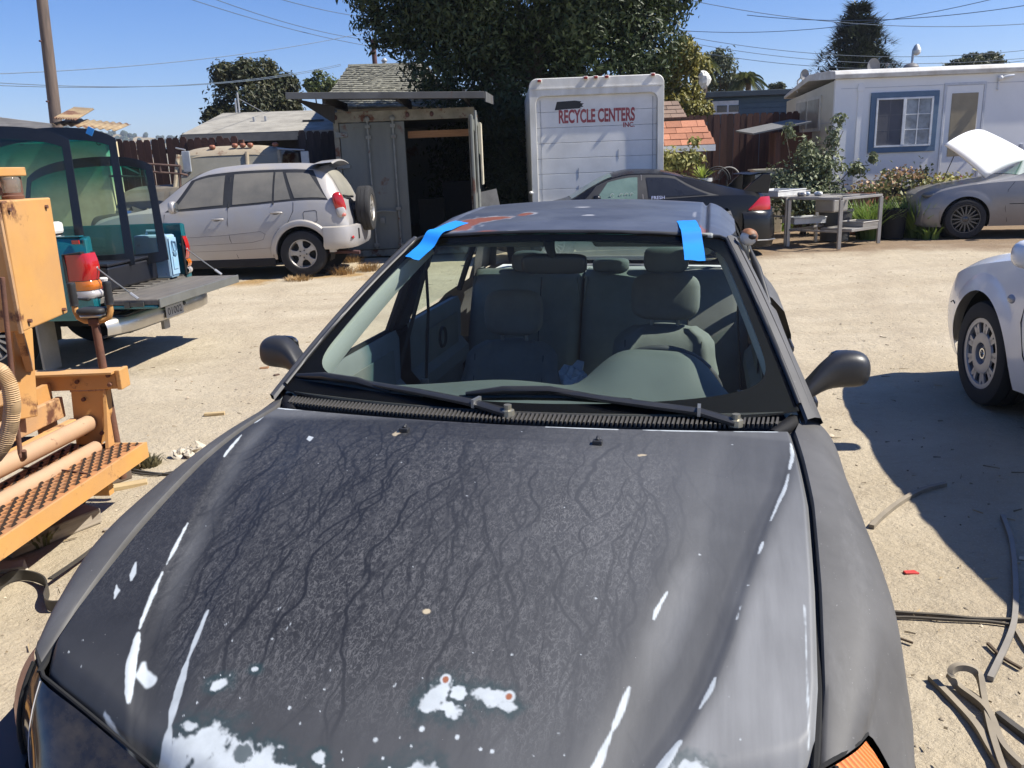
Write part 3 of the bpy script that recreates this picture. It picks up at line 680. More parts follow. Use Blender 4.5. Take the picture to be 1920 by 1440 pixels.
P('door_bracket', MB().ell((X0-.02, TY-.02, 1.02), (.04, .05, .03), n=8, m=6), tw2)

# ------------------------------------------------------------------ shed with red shingles
s0, s1 = at(1249, 279, 16.6), at(1341, 277, 16.6)
t = thing('garden_shed', 'small brown shed with brick red shingle roof behind the black coupe', 'shed', ((s0.x+s1.x)/2, 16.9, 0))
P = lambda nm, mb, m, **k: obj(nm, mb, m, t, world=True, **k)
redsh = mat('red shingle', (.38, .165, .095), .95, col2=(.30, .13, .08), scale=30, bump=.4, bscale=120, perobj=.22)
brsh = mat('brown shingle', (.20, .135, .10), .95, col2=(.14, .10, .08), scale=30, bump=.4, bscale=120, perobj=.22)
sx0 = s0.x-1.0; zz = s0.z
def course(x0, x1, y, z, dy, dz, m, n, off):
    w = (x1-x0)/n
    for i in range(-1, n+1):
        a, b = max(x0, x0+w*(i+off)+.004), min(x1, x0+w*(i+1+off)-.004)
        if b-a < .03: continue
        j = random.uniform(-.006, .006)
        P('shingle', slab(MB(), [(a, y+j, z+.02), (b, y+j, z+.02), (b, y+dy*1.25, z+dz*1.25), (a, y+dy*1.25, z+dz*1.25)], .012), m)
for i in range(4): course(sx0, s1.x-.03*i, 16.6+.14*i, zz+.04+.115*i, .14, .115, redsh, 6, (i % 2)*.5)
for i in range(4): course(sx0, s0.x+.52-.02*i, 17.2+.14*i, zz+.58+.085*i, .14, .085, brsh, 5, (i % 2)*.5)
P('roof_deck', slab(MB(), [(sx0, 16.6, zz+.03), (s1.x, 16.6, zz+.03), (s1.x-.15, 17.2, zz+.51), (sx0, 17.2, zz+.51)], .02).bb(sx0, s0.x+.5, 17.25, 17.9, zz+.4, zz+.56), mat('dark ply', (.06, .045, .03), .9))
P('fascia', MB().bb(sx0, s1.x, 16.565, 16.598, zz-.07, zz+.045), mat('white trim', (.75, .76, .76), .5))
P('wall', MB().bb(sx0+.1, s1.x-.15, 16.85, 17.9, 0, zz-.02), mat('shed brown', (.15, .065, .04), .85, col2=(.11, .05, .035), stretch=(6, 6, .4)))
for i in range(9): P('wall_batten', MB().bb(sx0+.1+i*.21-.015, sx0+.1+i*.21+.015, 16.83, 16.848, 0, zz-.06), mat('shed brown', (.15, .065, .04)))
# ------------------------------------------------------------------ white mobile home
HX, HY, HA = 6.60, 17.3, R_(-1)
t = thing('mobile_home', 'white mobile home with blue framed window and door behind the flower pots', 'house', (HX, HY, 0), HA)
P = lambda nm, mb, m, par=None, **k: obj(nm, mb, m, par or t, **k)
hw = mat('home white', (.80, .79, .76), .55, col2=(.73, .72, .69), scale=1.4, bump=.03, amt=.8)
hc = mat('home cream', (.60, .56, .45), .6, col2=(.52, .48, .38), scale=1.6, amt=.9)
L, D, H = 7.5, 3.1, 3.0
P('front_wall', MB().bb(.0, L, 0, .1, .0, H-.1), hw)
P('end_wall', MB().prism([(.1, 0), (D, 0), (D, H-.30), (.1, H-.12)], 0, .1, 'x'), hc)
P('back_wall', MB().bb(.1, L, D-.1, D, 0, H-.35), hw); P('end_wall', MB().bb(L-.1, L, .1, D-.1, 0, H-.3), hw)
P('roof', MB().prism([(-.07, H-.10), (-.09, H-.02), (-.05, H+.05), (.3, H+.09), (1.5, H+.13), (D+.05, H-.18), (D+.05, H-.24), (1.5, H-.0)], -.06, L+.1, 'x'), mat('roof edge', (.68, .68, .66), .6, col2=(.45, .43, .39), scale=3), bevel=.01)
for z in (.5, .95, 2.72): P('siding_seam', MB().bb(.04, L, -.006, -.001, z-.004, z+.004), mat('seam grey', (.45, .46, .5), .7))
P('corner_trim', MB().bb(-.012, .10, -.012, -.001, 0, H-.1), hw); P('wall_strip', MB().bb(.44, .54, -.018, -.001, 0.1, H-.2), hw, bevel=.004); P('strip_cap', MB().bb(.42, .56, -.03, -.019, H-.34, H-.24), hw, bevel=.004)
for z in (.9, 1.7, 2.1): P('siding_seam', MB().bb(-.006, -.001, .1, D-.05, z-.004, z+.004), mat('seam grey', (.45, .46, .5), .7))
# window
bl = mat('window blue', (.10, .165, .245), .6, col2=(.085, .14, .21)); wt = mat('white trim', (.75, .76, .76), .5)
wx0, wx1, wz0, wz1 = .70, 2.03, 1.47, 2.62
mb = MB(); e = .105
mb.bb(wx0, wx1, -.035, -.002, wz1-e, wz1); mb.bb(wx0, wx1, -.035, -.002, wz0, wz0+e); mb.bb(wx0, wx0+e, -.035, -.002, wz0+e, wz1-e); mb.bb(wx1-e, wx1, -.035, -.002, wz0+e, wz1-e)
win = P('window', mb, bl, bevel=.006)
ix0, ix1, iz0, iz1 = wx0+e+.002, wx1-e-.002, wz0+e+.002, wz1-e-.002; f = .035; mx = (ix0+ix1)/2
mb = MB(); mb.bb(ix0, ix1, -.045, -.004, iz1-f, iz1); mb.bb(ix0, ix1, -.045, -.004, iz0, iz0+f); mb.bb(ix0, ix0+f, -.045, -.004, iz0+f, iz1-f); mb.bb(ix1-f, ix1, -.045, -.004, iz0+f, iz1-f); mb.bb(mx-.03, mx+.03, -.048, -.004, iz0+f, iz1-f)
obj('sash', mb, wt, win, bevel=.004)
obj('pane', MB().bb(ix0+f, mx-.03, -.022, -.018, iz0+f, iz1-f), mat('screen', (.10, .10, .115), .75, col2=(.075, .075, .085), scale=3), win, label='left pane behind a dark insect screen')
obj('pane', MB().bb(mx+.03, ix1-f, -.014, -.010, iz0+f, iz1-f), mat('pane curtain', (.30, .33, .37), .12, col2=(.12, .13, .15), scale=5, spec=.6), win, label='right pane with pale curtain')
mb = MB(); c1 = (mx+.03+ix1-f)/2; hh = (iz1-iz0-2*f)/3
for z in (iz0+f+hh, iz0+f+2*hh): mb.bb(mx+.03, ix1-f, -.024, -.016, z-.008, z+.008)
mb.bb(c1-.008, c1+.008, -.026, -.016, iz0+f, iz1-f); obj('muntin', mb, wt, win)
mb = MB(); c1 = (ix0+f+mx-.03)/2
for z in (iz0+f+hh, iz0+f+2*hh): mb.bb(ix0+f, mx-.03, -.0235, -.0225, z-.008, z+.008)
mb.bb(c1-.008, c1+.008, -.0238, -.0225, iz0+f, iz1-f); obj('muntin', mb, mat('screen muntin', (.13, .13, .14), .7), win)
# door
dx0, dx1 = 2.13, 2.94
mb = MB(); mb.bb(dx0, dx1, -.02, -.002, 2.70, 2.745); mb.bb(dx0, dx0+.04, -.02, -.002, .4, 2.70); mb.bb(dx1-.04, dx1, -.02, -.002, .4, 2.70)
P('door_frame', mb, mat('frame shade', (.60, .61, .63), .6), bevel=.004)
dr = P('door', MB().bb(dx0+.045, dx1-.045, -.012, -.003, .45, 2.695), hw, bevel=.003)
obj('door_pane', MB().bb(dx0+.155, dx1-.14, -.022, -.013, 1.35, 2.55), mat('tan blind', (.30, .25, .165), .7, col2=(.26, .215, .14)), dr, bevel=.003)
obj('door_knob', MB().ell((dx1-.10, -.03, 1.4), (.025, .03, .025), n=10, m=6), galv, dr, smooth=60)
lp = P('wall_lamp', MB().ell((3.18, -.05, 2.80), (.05, .05, .05), n=12, m=8).cyl((3.18, -.02, 2.8), (3.16, -.02, 2.64), .014, n=6).ell((3.16, -.03, 2.6), (.02, .02, .03), n=8, m=6), wt, smooth=60)
obj('lamp_head', MB().tube([(3.22, -.06, 2.81), (3.3, -.1, 2.82), (3.40, -.12, 2.83)], [.02, .035, .03], 8), wt, lp, smooth=60)
for x, z in ((3.3, 1.62), (3.75, 1.5), (3.9, 1.54)): P('outlet_box', MB().bb(x-.03, x+.03, -.03, -.001, z-.04, z+.04), mat('seam grey', (.45, .46, .5)), bevel=.005)
# end wall window (two panes)
ew = P('window', MB().bb(-.03, -.001, .75, 2.35, 1.95, 2.66), mat('cream trim', (.66, .62, .52), .6), bevel=.006)
for y0 in (.83, 1.61): obj('pane', MB().bb(-.042, -.031, y0, y0+.66, 2.03, 2.60), mat('tan curtain pane', (.33, .29, .235), .3, col2=(.22, .19, .15)), ew)
# awning by the end wall
t3 = thing('awning', 'small grey lean-to awning on posts at the end of the white mobile home', 'awning', (5.9, 17.6, 0))
a0, a1 = at(1412, 250, 17.2), at(1522, 227, 17.2)
obj('roof_sheet', slab(MB(), [a0, a1, a1+Vector((0, 1.3, .1)), a0+Vector((0, 1.3, .1))], .03), mat('awning grey', (.17, .17, .165), .9), t3, world=True)
obj('post', MB().bb(5.52, 5.62, 17.5, 17.6, 0, 1.95), mat('fence redwood', (.105, .045, .03)), t3, world=True)
obj('back_board', MB().bb(5.62, 6.5, 18.2, 18.25, 0, 1.95), mat('shed brown', (.15, .065, .04)), t3, world=True)
o = thing('cupboard', 'pale cream low cupboard below the awning beside the bush', 'cupboard', (5.1, 17.0, 0))
obj('body', MB().bb(-.12, .45, 0, .4, 0, 1.22), mat('cream panel', (.62, .56, .42), .7), o, bevel=.01); obj('top', MB().bb(-.15, .48, -.03, .43, 1.221, 1.25), mat('cream panel', (.62, .56, .42)), o)
# dishes
def dish(px, py, Y, R, lab, yaw):
    p = at(px, py, Y); t = thing('satellite_dish', lab, 'satellite dish', p, yaw, None)
    obj('reflector', MB().lathe([(0, .05), (R*.4, .04), (R*.75, .015), (R, -.02), (R, -.035), (R*.75, 0), (0, .03)], (0, 0, 0), 'y', 24), mat('dish grey', (.14, .14, .15), .6), t, smooth=50)
    obj('arm', MB().tube([(0, .04, -R*.8), (.05, -.3, -R*.6), (.05, -.33, -.05)], .012, 6).ell((.05, -.34, 0), (.03, .05, .03), n=8, m=6), mat('dish grey', (.14, .14, .15)), t)
    obj('mount', MB().tube([(0, .05, -.02), (0, .16, -.1), (0, .16, -R-.22)], .02, 6), galv, t)
dish(1507, 141, 19.5, .125, 'small grey satellite dish at the far roof corner of the white mobile home', .5)
dish(1636, 125, 17.9, .16, 'larger grey satellite dish beside the conifer on the mobile home roof', .35)
p = at(1708, 127, 18.6); t = thing('roof_turbine', 'low grey dome vent on the mobile home roof under the street lamp', 'roof vent', p)
obj('dome', MB().lathe([(.12, -.1), (.12, 0), (.16, .01), (.13, .06), (.06, .09), (0, .1)], n=16), mat('dish grey', (.14, .14, .15)), t, smooth=40)
# street lamp
p = at(1709, 128, 27); q = at(1712, 98, 27); r = at(1717, 92, 27)
t = thing('street_lamp', 'white curved street lamp rising behind the mobile home roof', 'street lamp', (p.x, 27, 0))
obj('pole', MB().tube([(p.x, 27, 0), p, q, q.lerp(r, .5)+Vector((0, 0, .06)), r+Vector((.02, 0, .08))], .035, 8), mat('lamp pole', (.5, .52, .52), .5, .3), t, world=True, smooth=60)
obj('head', MB().lathe([(.03, .12), (.07, .08), (.11, 0), (.13, -.06)], r+Vector((.03, 0, .02)), n=14), mat('lamp pole', (.5, .52, .52)), t, world=True, smooth=60)
obj('lens', MB().ell(r+Vector((.03, 0, -.06)), (.125, .125, .13), n=14, m=8), mat('lamp glass', (.75, .75, .7), .3), t, world=True, smooth=60)

# ------------------------------------------------------------------ utility pole and overhead wires
a, b = at(105, 228, 19), at(72, -60, 19)
t = thing('utility_pole', 'leaning weathered wooden utility pole at the upper left', 'utility pole', (a.x, 19, 0))
dirv = (a-b)/(a.z-b.z); foot = a-dirv*a.z
obj('pole', MB().tube([foot, a, b, b-dirv*-1.5], [.135, .125, .108, .10], 14), mat('pole wood', (.17, .125, .10), .9, col2=(.09, .07, .06), scale=5, stretch=(5, 5, .35), bump=.6, bscale=18), t, world=True, smooth=60)
for z in (3.2, 4.4): obj('bolt', MB().cyl((foot.x+dirv.x*z-.05, 18.8, z), (foot.x+dirv.x*z-.05, 18.87, z), .02, n=6), mat('rusty pipe', (.12, .06, .06)), t, world=True)
o = obj('number_tag', MB().bb(a.x-.06, a.x+.0, 18.80, 18.815, 1.7, 1.85), galv, t, world=True)
wire_m = mat('wire', (.10, .14, .19), .6)
wires = [  # (px, py, depth) ends + sag (m) + how it runs
    ((-60, 158, 20), (700, 70, 30), .25, 'wire rising from the far left across the round tree to the big tree'),
    ((-60, 182, 20), (640, 135, 34), .35, 'lower wire sloping gently from the far left to the grey shingle roof'),
    ((-60, 178, 20), (640, 139, 34), .38, 'thin wire paired just above the lower left wire'),
    ((290, -10, 20), (760, 104, 32), .2, 'wire from the top left edge down to the chimney pipe'),
    ((335, -10, 20), (740, 90, 32), .25, 'wire from the top left edge running just above the first one'),
    ((480, -8, 20), (720, 40, 30), .1, 'short steep wire entering at the top edge left of the big tree'),
    ((1270, 18, 26), (1980, 62, 26), .4, 'topmost wire right of the big tree sloping down to the right edge'),
    ((1260, 80, 30), (1990, -6, 24), .5, 'wire climbing from behind the big tree to the upper right corner'),
    ((1285, 92, 30), (2000, 108, 30), .5, 'wire passing across the conifer at mid height'),
    ((1300, 104, 32), (2000, 122, 32), .5, 'middle of three level wires left of the conifer'),
    ((1300, 118, 32), (1990, 128, 30), .5, 'lowest of three level wires running behind the dishes'),
    ((1400, 45, 26), (2000, 16, 22), .3, 'faint wire crossing the tip of the conifer')]
for (a, b, sag, lab) in wires:
    A_, B_ = at(*a), at(*b); pts = [A_.lerp(B_, i/24)+Vector((0, 0, -sag*4*(i/24)*(1-i/24))) for i in range(25)]
    pts = [q+Vector((0, 0, sag*.8)) for q in pts]
    tag(obj('overhead_wire', MB().tube(pts, .0095, 5), wire_m), lab, 'wire', 'overhead wires')
# ------------------------------------------------------------------ parked vehicles
def curve(pts):
    X = np.array([p[0] for p in pts], float); Yv = np.array([p[1] for p in pts], float)
    h = np.diff(X); d = np.diff(Yv)/h; m = np.zeros(len(X)); m[0], m[-1] = d[0], d[-1]
    for i in range(1, len(X)-1):
        if d[i-1]*d[i] > 0:
            w1, w2 = 2*h[i]+h[i-1], h[i]+2*h[i-1]; m[i] = (w1+w2)/(w1/d[i-1]+w2/d[i])
    def f(x):
        x = min(max(x, X[0]), X[-1]); i = min(max(int(np.searchsorted(X, x))-1, 0), len(h)-1); t = (x-X[i])/h[i]
        return float((2*t**3-3*t*t+1)*Yv[i]+(t**3-2*t*t+t)*h[i]*m[i]+(-2*t**3+3*t*t)*Yv[i+1]+(t**3-t*t)*h[i]*m[i+1])
    return f
class Car:
    """local x runs from the nose (0) to the tail, -y is the side the camera sees"""
    def __init__(s, L, top, belt, W, sill, arches, k=.86, ins=.55, flare=.0):
        s.L = L; s.top = curve(top); s._belt = curve(belt); s.W = curve(W); s.sill = curve(sill); s.arches = arches; s.k = k; s.ins = ins; s.fl = flare
    def belt(s, x): return min(s._belt(x), s.top(x)-.012)
    def bot(s, x):
        z = s.sill(x)
        for c, R, zc in s.arches:
            if abs(x-c) < R: z = max(z, zc+math.sqrt(R*R-(x-c)**2))
        return min(z, s.belt(x)-.03)
    def lowy(s, x, z):
        zs = s.sill(x); v = (z-zs)/max(s.belt(x)-zs, .05)
        y = s.W(x)*(1-.075*((.58-v)/.58)**2 if v < .58 else 1-.045*((v-.58)/.42)**2)
        for c, R, zc in s.arches:
            d = math.hypot(x-c, z-zc)-R
            if s.fl and -.04 <= d < .10: y += s.fl*(1-max(d, 0)/.10)**.7
        return y
    def edge(s, x):
        b = s.belt(x); g = s.top(x)-b; wb = s.W(x)*.955
        return wb-.02-s.ins*max(0, g-.04)*.9-.10*min(1, max(0, g)/.1)*(1 if g < .14 else .14/g), b+s.k*g
    def up(s, x, t):
        b = s.belt(x); wb = s.W(x)*.955; we, ze = s.edge(x); g = ze-b
        return (wb+(we-wb)*t+.10*g*4*t*(1-t)*.5, b+g*t)
    def tp(s, x, u):
        we, ze = s.edge(x); return (we*u, ze+(s.top(x)-ze)*(1-u*u))
    def stations(s, n=70):
        xs = set(np.linspace(0, s.L, n).tolist()); xs |= {.01, .03, .06, s.L-.01, s.L-.03, s.L-.06}
        for c, R, zc in s.arches:
            for i in range(41): xs.add(c+R*math.cos(math.pi*i/40)*.9999)
            xs.add(c-R-.004); xs.add(c+R+.004)
        return sorted(x for x in xs if 0 <= x <= s.L)
    def body(s, parent, m, name='body', nl=12, nu=9, ntp=8):
        rows = []
        for x in s.stations():
            b0, b1 = s.bot(x), s.belt(x); h = []
            for i in range(nl): z = b0+(b1-b0)*i/nl; h.append((s.lowy(x, z), z))
            for i in range(nu): h.append(s.up(x, i/nu))
            for i in range(ntp+1): h.append(s.tp(x, 1-i/ntp))
            rows.append([(x, -y, z) for y, z in h]+[(x, y, z) for y, z in h[-2::-1]])
        mb = MB().grid(rows); n = len(rows[0]); mb.f += [tuple(range(n)), tuple(range((len(rows)-1)*n, len(rows)*n))]
        o = obj(name, mb, m, parent, smooth=32); s.o = o
        xs = [x for x in np.linspace(.12, s.L-.12, 30)]
        ub = MB().grid([[(x, -s.W(x)*.84, s.sill(x)+.02), (x, -s.W(x)*.66, s.sill(x)+.02), (x, s.W(x)*.66, s.sill(x)+.02), (x, s.W(x)*.84, s.sill(x)+.02)] for x in xs])
        obj('underbody', ub, mat('underbody', (.02, .02, .02), .9), parent)
        for c, R, zc in s.arches:
            for sg in (-1, 1):
                w = s.W(c)*.95
                obj('wheel_well', MB().grid([[(c+(R+.012)*math.cos(a), sg*(w-.34), zc+(R+.012)*math.sin(a)), (c+(R+.012)*math.cos(a), sg*w*.98, zc+(R+.012)*math.sin(a))] for a in np.linspace(-.35, math.pi+.35, 24)]).add([(c+(R+.03)*math.cos(a), sg*(w-.34), zc+(R+.03)*math.sin(a)) for a in np.linspace(0, 2*math.pi, 25)[:-1]], [tuple(range(24))]), mat('underbody', (.02, .02, .02)), parent, smooth=50)
    def pan(s, name, parent, m, x0, x1, t0, t1, side=-1, off=.004, n=14, fr=None, label=None):
        """window on the upper side; x0/x1 are (at t0, at t1) pairs"""
        g = []
        for i in range(n+1):
            r = []
            for j in range(9):
                v = j/8; t = t0+(t1-t0)*v; x = (x0[0]+(x0[1]-x0[0])*v)+((x1[0]+(x1[1]-x1[0])*v)-(x0[0]+(x0[1]-x0[0])*v))*i/n
                y, z = s.up(x, t); r.append((x, side*(y+off), z+off*.5))
            g.append(r)
        o = obj(name, MB().grid(g), m, parent, smooth=60, label=label)
        return o
    def tpan(s, name, parent, m, x0, x1, u, off=.006, n=14):
        g = []
        for i in range(n+1):
            x = x0+(x1-x0)*i/n; q = x+.01; dz = (s.top(q)-s.top(x))/.01; l = math.hypot(1, dz)
            g.append([(x-off*dz/l, y, z+off/l) for y, z in [s.tp(x, uu) for uu in np.linspace(-u, u, 13)]])
        return obj(name, MB().grid(g), m, parent, smooth=60)
    def seam(s, parent, pts, m=None, side=-1, r=.004, name='door_seam'):
        P_ = []
        for x, z in pts:
            b = s.belt(x)
            if z <= b: y = s.lowy(x, z)
            else:
                t = min(1, (z-b)/max(s.edge(x)[1]-b, .01)); y = s.up(x, t)[0]
            P_.append((x, side*(y+.0005), z))
        return obj(name, MB().tube(P_, r, 5), m or mat('gap', (.012, .012, .012), .9), parent)
    def handle(s, parent, x, z, m, side=-1):
        y = s.lowy(x, z)
        o = obj('door_handle', MB().tube([(x-.085, side*(y+.012), z), (x-.06, side*(y+.035), z+.004), (x+.06, side*(y+.035), z+.004), (x+.085, side*(y+.012), z)], .014, 8), m, parent, smooth=60)
        obj('handle_cup', MB().ell((x-.01, side*(y-.002), z-.006), (.06, .008, .028), n=12, m=6), mat('handle shade', (.10, .10, .11), .5), o, smooth=60)
def wheel(parent, c, r, w, style, m, side=-1, seed=0, tyre=None, rr=None, dusty=True):
    """tyre mesh named wheel, carrying rim / hub parts; axis along y"""
    rr = rr or r*.62; ty = tyre or mat('tyre', (.022, .022, .023), .85, dust=(.24, .20, .145), dustamt=.35)
    h = w/2; pr = [(rr*.97, -h*.8), (rr*1.04, -h*.97), (r*.90, -h), (r*.965, -h*.92), (r, -h*.68), (r, -h*.34), (r-.008, -h*.32), (r-.008, -h*.28), (r, -h*.26), (r, h*.26), (r-.008, h*.28), (r-.008, h*.32), (r, h*.34), (r, h*.68), (r*.965, h*.92), (r*.90, h), (rr*1.04, h*.97), (rr*.97, h*.8)]
    W_ = obj('wheel', MB().lathe(pr, (0, 0, 0), 'y', 40), ty, parent, smooth=38, loc=c, rot=(0, seed*.4, 0))
    f = side*h*.80
    obj('rim', MB().lathe([(rr*1.0, f*1.06), (rr*1.0, f*1.12), (rr*.95, f*1.12), (rr*.90, f*.95), (rr*.86, f*.2), (rr*.86, -f)], (0, 0, 0), 'y', 36), m, W_, smooth=40)
    obj('brake', MB().lathe([(0, f*.15), (rr*.7, f*.15), (rr*.7, 0), (rr*.86, 0)], (0, 0, 0), 'y', 28), mat('brake dark', (.035, .033, .03), .8, .2), W_)
    mb = MB()
    if style == 'five':
        for i in range(5):
            a = 2*math.pi*i/5+.3; ca, sa = math.cos(a), math.sin(a)
            pts = [(.10, .30), (.14, .55), (.25, .93), (-.25, .93), (-.14, .55), (-.10, .30)]
            pts = [(.30, .22), (.15, .48), (.17, .72), (.30, .94), (-.30, .94), (-.17, .72), (-.15, .48), (-.30, .22)]
            P2 = [((x*ca-y*sa)*rr, (x*sa+y*ca)*rr) for x, y in pts]
            n0 = len(mb.v); mb.prism(P2, f*.62, f*.98, 'y')
        mb.lathe([(0, f*1.0), (rr*.16, f*1.0), (rr*.34, f*.92), (rr*.34, f*.5)], (0, 0, 0), 'y', 20)
    elif style == 'multi':
        for i in range(16):
            a = 2*math.pi*i/16; ca, sa = math.cos(a), math.sin(a)
            P2 = [((x*ca-y*sa)*rr, (x*sa+y*ca)*rr) for x, y in [(.055, .2), (.045, .94), (-.045, .94), (-.055, .2)]]
            mb.prism(P2, f*.5, f*.98, 'y')
        mb.lathe([(0, f*1.0), (rr*.16, f*1.0), (rr*.26, f*.85), (rr*.26, f*.5)], (0, 0, 0), 'y', 20)
    elif style == 'cap':
        # hub cap: ring, plate and nine forked spokes with open slots between
        for i in range(9):
            a = 2*math.pi*i/9; 
            for da, w0, w1 in ((-.13, .085, .05), (.13, .085, .05)):
                ca, sa = math.cos(a), math.sin(a); cb, sb = math.cos(a+da), math.sin(a+da)
                q0 = Vector((-sa*.52*rr, 0, ca*.52*rr)); q1 = Vector((-sb*.90*rr, 0, cb*.90*rr)); d = (q1-q0).normalized(); nrm = Vector((d.z, 0, -d.x))
                P2 = [q0+nrm*rr*w0, q1+nrm*rr*w1, q1-nrm*rr*w1, q0-nrm*rr*w0]
                mb.prism([(p.x, p.z) for p in P2], f*(.86), f*1.02, 'y')
        mb.lathe([(rr*1.0, f*1.0), (rr*.99, f*1.12), (rr*.88, f*1.10), (rr*.86, f*.95), (rr*.88, f*.85)], (0, 0, 0), 'y', 40)
        mb.lathe([(rr*.30, f*.80), (rr*.31, f*1.08), (rr*.36, f*1.12), (rr*.58, f*1.04), (rr*.60, f*.90)], (0, 0, 0), 'y', 40)
    obj('spokes' if style != 'cap' else 'hub_cap', mb, m, W_, smooth=35, bevel=.004 if style == 'five' else 0)
    if style == 'five':
        nb = MB()
        for i in range(5):
            a = 2*math.pi*(i+.5)/5+.3; nb.cyl((-math.sin(a)*rr*.25, f*.9, math.cos(a)*rr*.25), (-math.sin(a)*rr*.25, f*1.03, math.cos(a)*rr*.25), rr*.05, n=8)
        obj('lug_nuts', nb, mat('lug dark', (.05, .05, .05), .5, .5), W_)
    if style == 'cap':
        obj('hub_disc', MB().lathe([(0, f*.82), (rr*.30, f*.80)], (0, 0, 0), 'y', 30), mat('hub blue grey', (.22, .25, .33), .25, .5), W_)
        e = MB().lathe([(rr*.105, f*.9), (rr*.11, f*.98), (rr*.15, f*.98), (rr*.155, f*.9)], (0, 0, 0), 'y', 24)
        e.tube([(-rr*.11, f*.95, rr*.02), (-rr*.05, f*.96, rr*.05), (0, f*.96, -rr*.02), (rr*.05, f*.96, rr*.05), (rr*.11, f*.95, rr*.02)], rr*.018, 5)
        obj('emblem', e, mat('chrome', (.75, .76, .78), .12, 1.), W_, smooth=50)
    return W_
tyre_m = mat('tyre', (.022, .022, .023), .85, dust=(.24, .20, .145), dustamt=.35)
dustc = (.36, .30, .22)
alloy = mat('alloy', (.50, .49, .47), .42, .75, col2=(.38, .36, .33), scale=8, dust=dustc, dustamt=.35)
gap = mat('gap', (.012, .012, .012), .9); chrome = mat('chrome', (.75, .76, .78), .12, 1.)
blkpl = mat('black plastic', (.018, .018, .019), .5, col2=(.03, .03, .031), scale=4)
redlens = mat('red lens', (.42, .012, .012), .12, col2=(.33, .012, .012), coat=.6); clearlens = mat('clear lens', (.42, .40, .39), .15, col2=(.34, .32, .31), coat=.6); amber = mat('amber lens', (.55, .16, .015), .15, coat=.6, col2=(.45, .11, .01))

# --- silver suv
t = thing('suv', 'dusty silver compact suv parked side on with spare wheel on its tail', 'suv', (-6.42, 13.62, 0), R_(-1.0))
silver = mat('suv silver', (.40, .40, .425), .38, .45, col2=(.36, .36, .385), scale=2, dust=(.42, .37, .285), dustamt=.8, coat=.2)
C = Car(4.06, [(0, .72), (.04, .82), (.25, .95), (1.0, 1.08), (1.12, 1.12), (1.75, 1.585), (2.0, 1.655), (2.6, 1.69), (3.2, 1.68), (3.62, 1.635), (3.72, 1.58), (3.99, 1.06), (4.03, .92), (4.06, .80)],
    [(0, .66), (.3, .90), (1.0, 1.02), (1.6, 1.03), (2.6, 1.075), (3.5, 1.125), (3.9, 1.10), (4.06, .77)],
    [(0, .60), (.1, .72), (.4, .81), (.9, .845), (3.3, .85), (3.75, .83), (3.95, .79), (4.06, .70)],
    [(0, .40), (.2, .30), (.5, .27), (1.4, .27), (2.9, .27), (3.7, .33), (4.06, .46)], [(.86, .40, .36), (3.36, .40, .36)], flare=.0)
C.body(t, silver)
dg = mat('dusty dark glass', (.085, .085, .078), .32, col2=(.15, .14, .12), scale=3, amt=1, dust=(.22, .20, .165), dustamt=.45)
dg2 = mat('dusty rear glass', (.27, .255, .21), .5, col2=(.20, .19, .16), scale=3, amt=1)
C.pan('window_band', t, blkpl, (1.34, 1.70), (3.80, 3.56), .02, .97, off=.003)
C.pan('window', t, dg, (1.47, 1.76), (2.22, 2.22), .09, .89, off=.008)
C.pan('window', t, dg, (2.36, 2.36), (2.96, 2.96), .07, .89, off=.008); C.pan('window', t, dg, (2.99, 2.99), (3.24, 3.10), .07, .89, off=.008, n=6)
C.pan('window', t, dg, (3.30, 3.15), (3.77, 3.50), .09, .86, off=.008)
C.tpan('windshield', t, dg, 1.16, 1.74, .93); rw = C.tpan('rear_window', t, dg2, 3.735, 3.955, .80)
for x in (2.30, 2.975): C.seam(t, [(x, 1.05+.04*(x-2)), (x, 1.5)], mat('suv pillar', (.02, .02, .02)), r=.016, name='window_post')
C.seam(t, [(1.33, 1.0), (1.30, .8), (1.33, .5), (1.36, .31)]); C.seam(t, [(2.29, 1.06), (2.27, .85), (2.28, .6), (2.36, .31)]); C.seam(t, [(3.28, 1.11), (3.27, .98), (3.18, .82), (3.02, .72), (2.93, .55), (2.90, .31)])
C.seam(t, [(1.36, .43), (2.3, .43), (2.9, .45)], r=.0015, name='sill_line'); C.seam(t, [(1.36, .64), (2.2, .66), (2.75, .70), (2.82, .66), (2.78, .58), (2.6, .54), (1.36, .52)], r=.0018, name='side_moulding')
C.seam(t, [(3.44, .97), (3.60, .98), (3.62, .96), (3.62, .83), (3.60, .81), (3.44, .80), (3.42, .82), (3.42, .95), (3.44, .97)], r=.004, name='fuel_flap')
for x, z in ((2.13, .90), (3.02, .965)): C.handle(t, x, z, silver)
for cx in (.86, 3.36):
    g = []
    for a in np.linspace(-.02, math.pi+.02, 40):
        r_ = []
        for d, o in ((0., -.02), (0., .045), (.03, .052), (.075, .045), (.095, .0)):
            x = cx+(.40+d)*math.cos(a); z = .36+(.40+d)*math.sin(a); r_.append((x, -(C.lowy(min(max(x, .1), 4.0), max(z, .27))+o), z))
        g.append(r_)
    obj('fender_flare', MB().grid(g), silver, t, smooth=50)
bm_ = []
for i, (x, y) in enumerate([(3.70, -.895), (3.85, -.90), (4.02, -.86), (4.13, -.74), (4.17, -.5), (4.18, 0), (4.17, .5), (4.13, .74), (4.02, .86), (3.85, .89)]):
    nx = .0 if i < 2 or i > 8 else 1; sy = -1 if y < 0 else 1
    bm_.append([(x-.06*nx, y-.05*sy, .74), (x-.005*nx, y-.004*sy, .72), (x, y, .66), (x, y, .52), (x-.01, y*.99, .45), (x-.04*nx, y*.96, .40)])
obj('rear_bumper', MB().grid(bm_), silver, t, smooth=50)
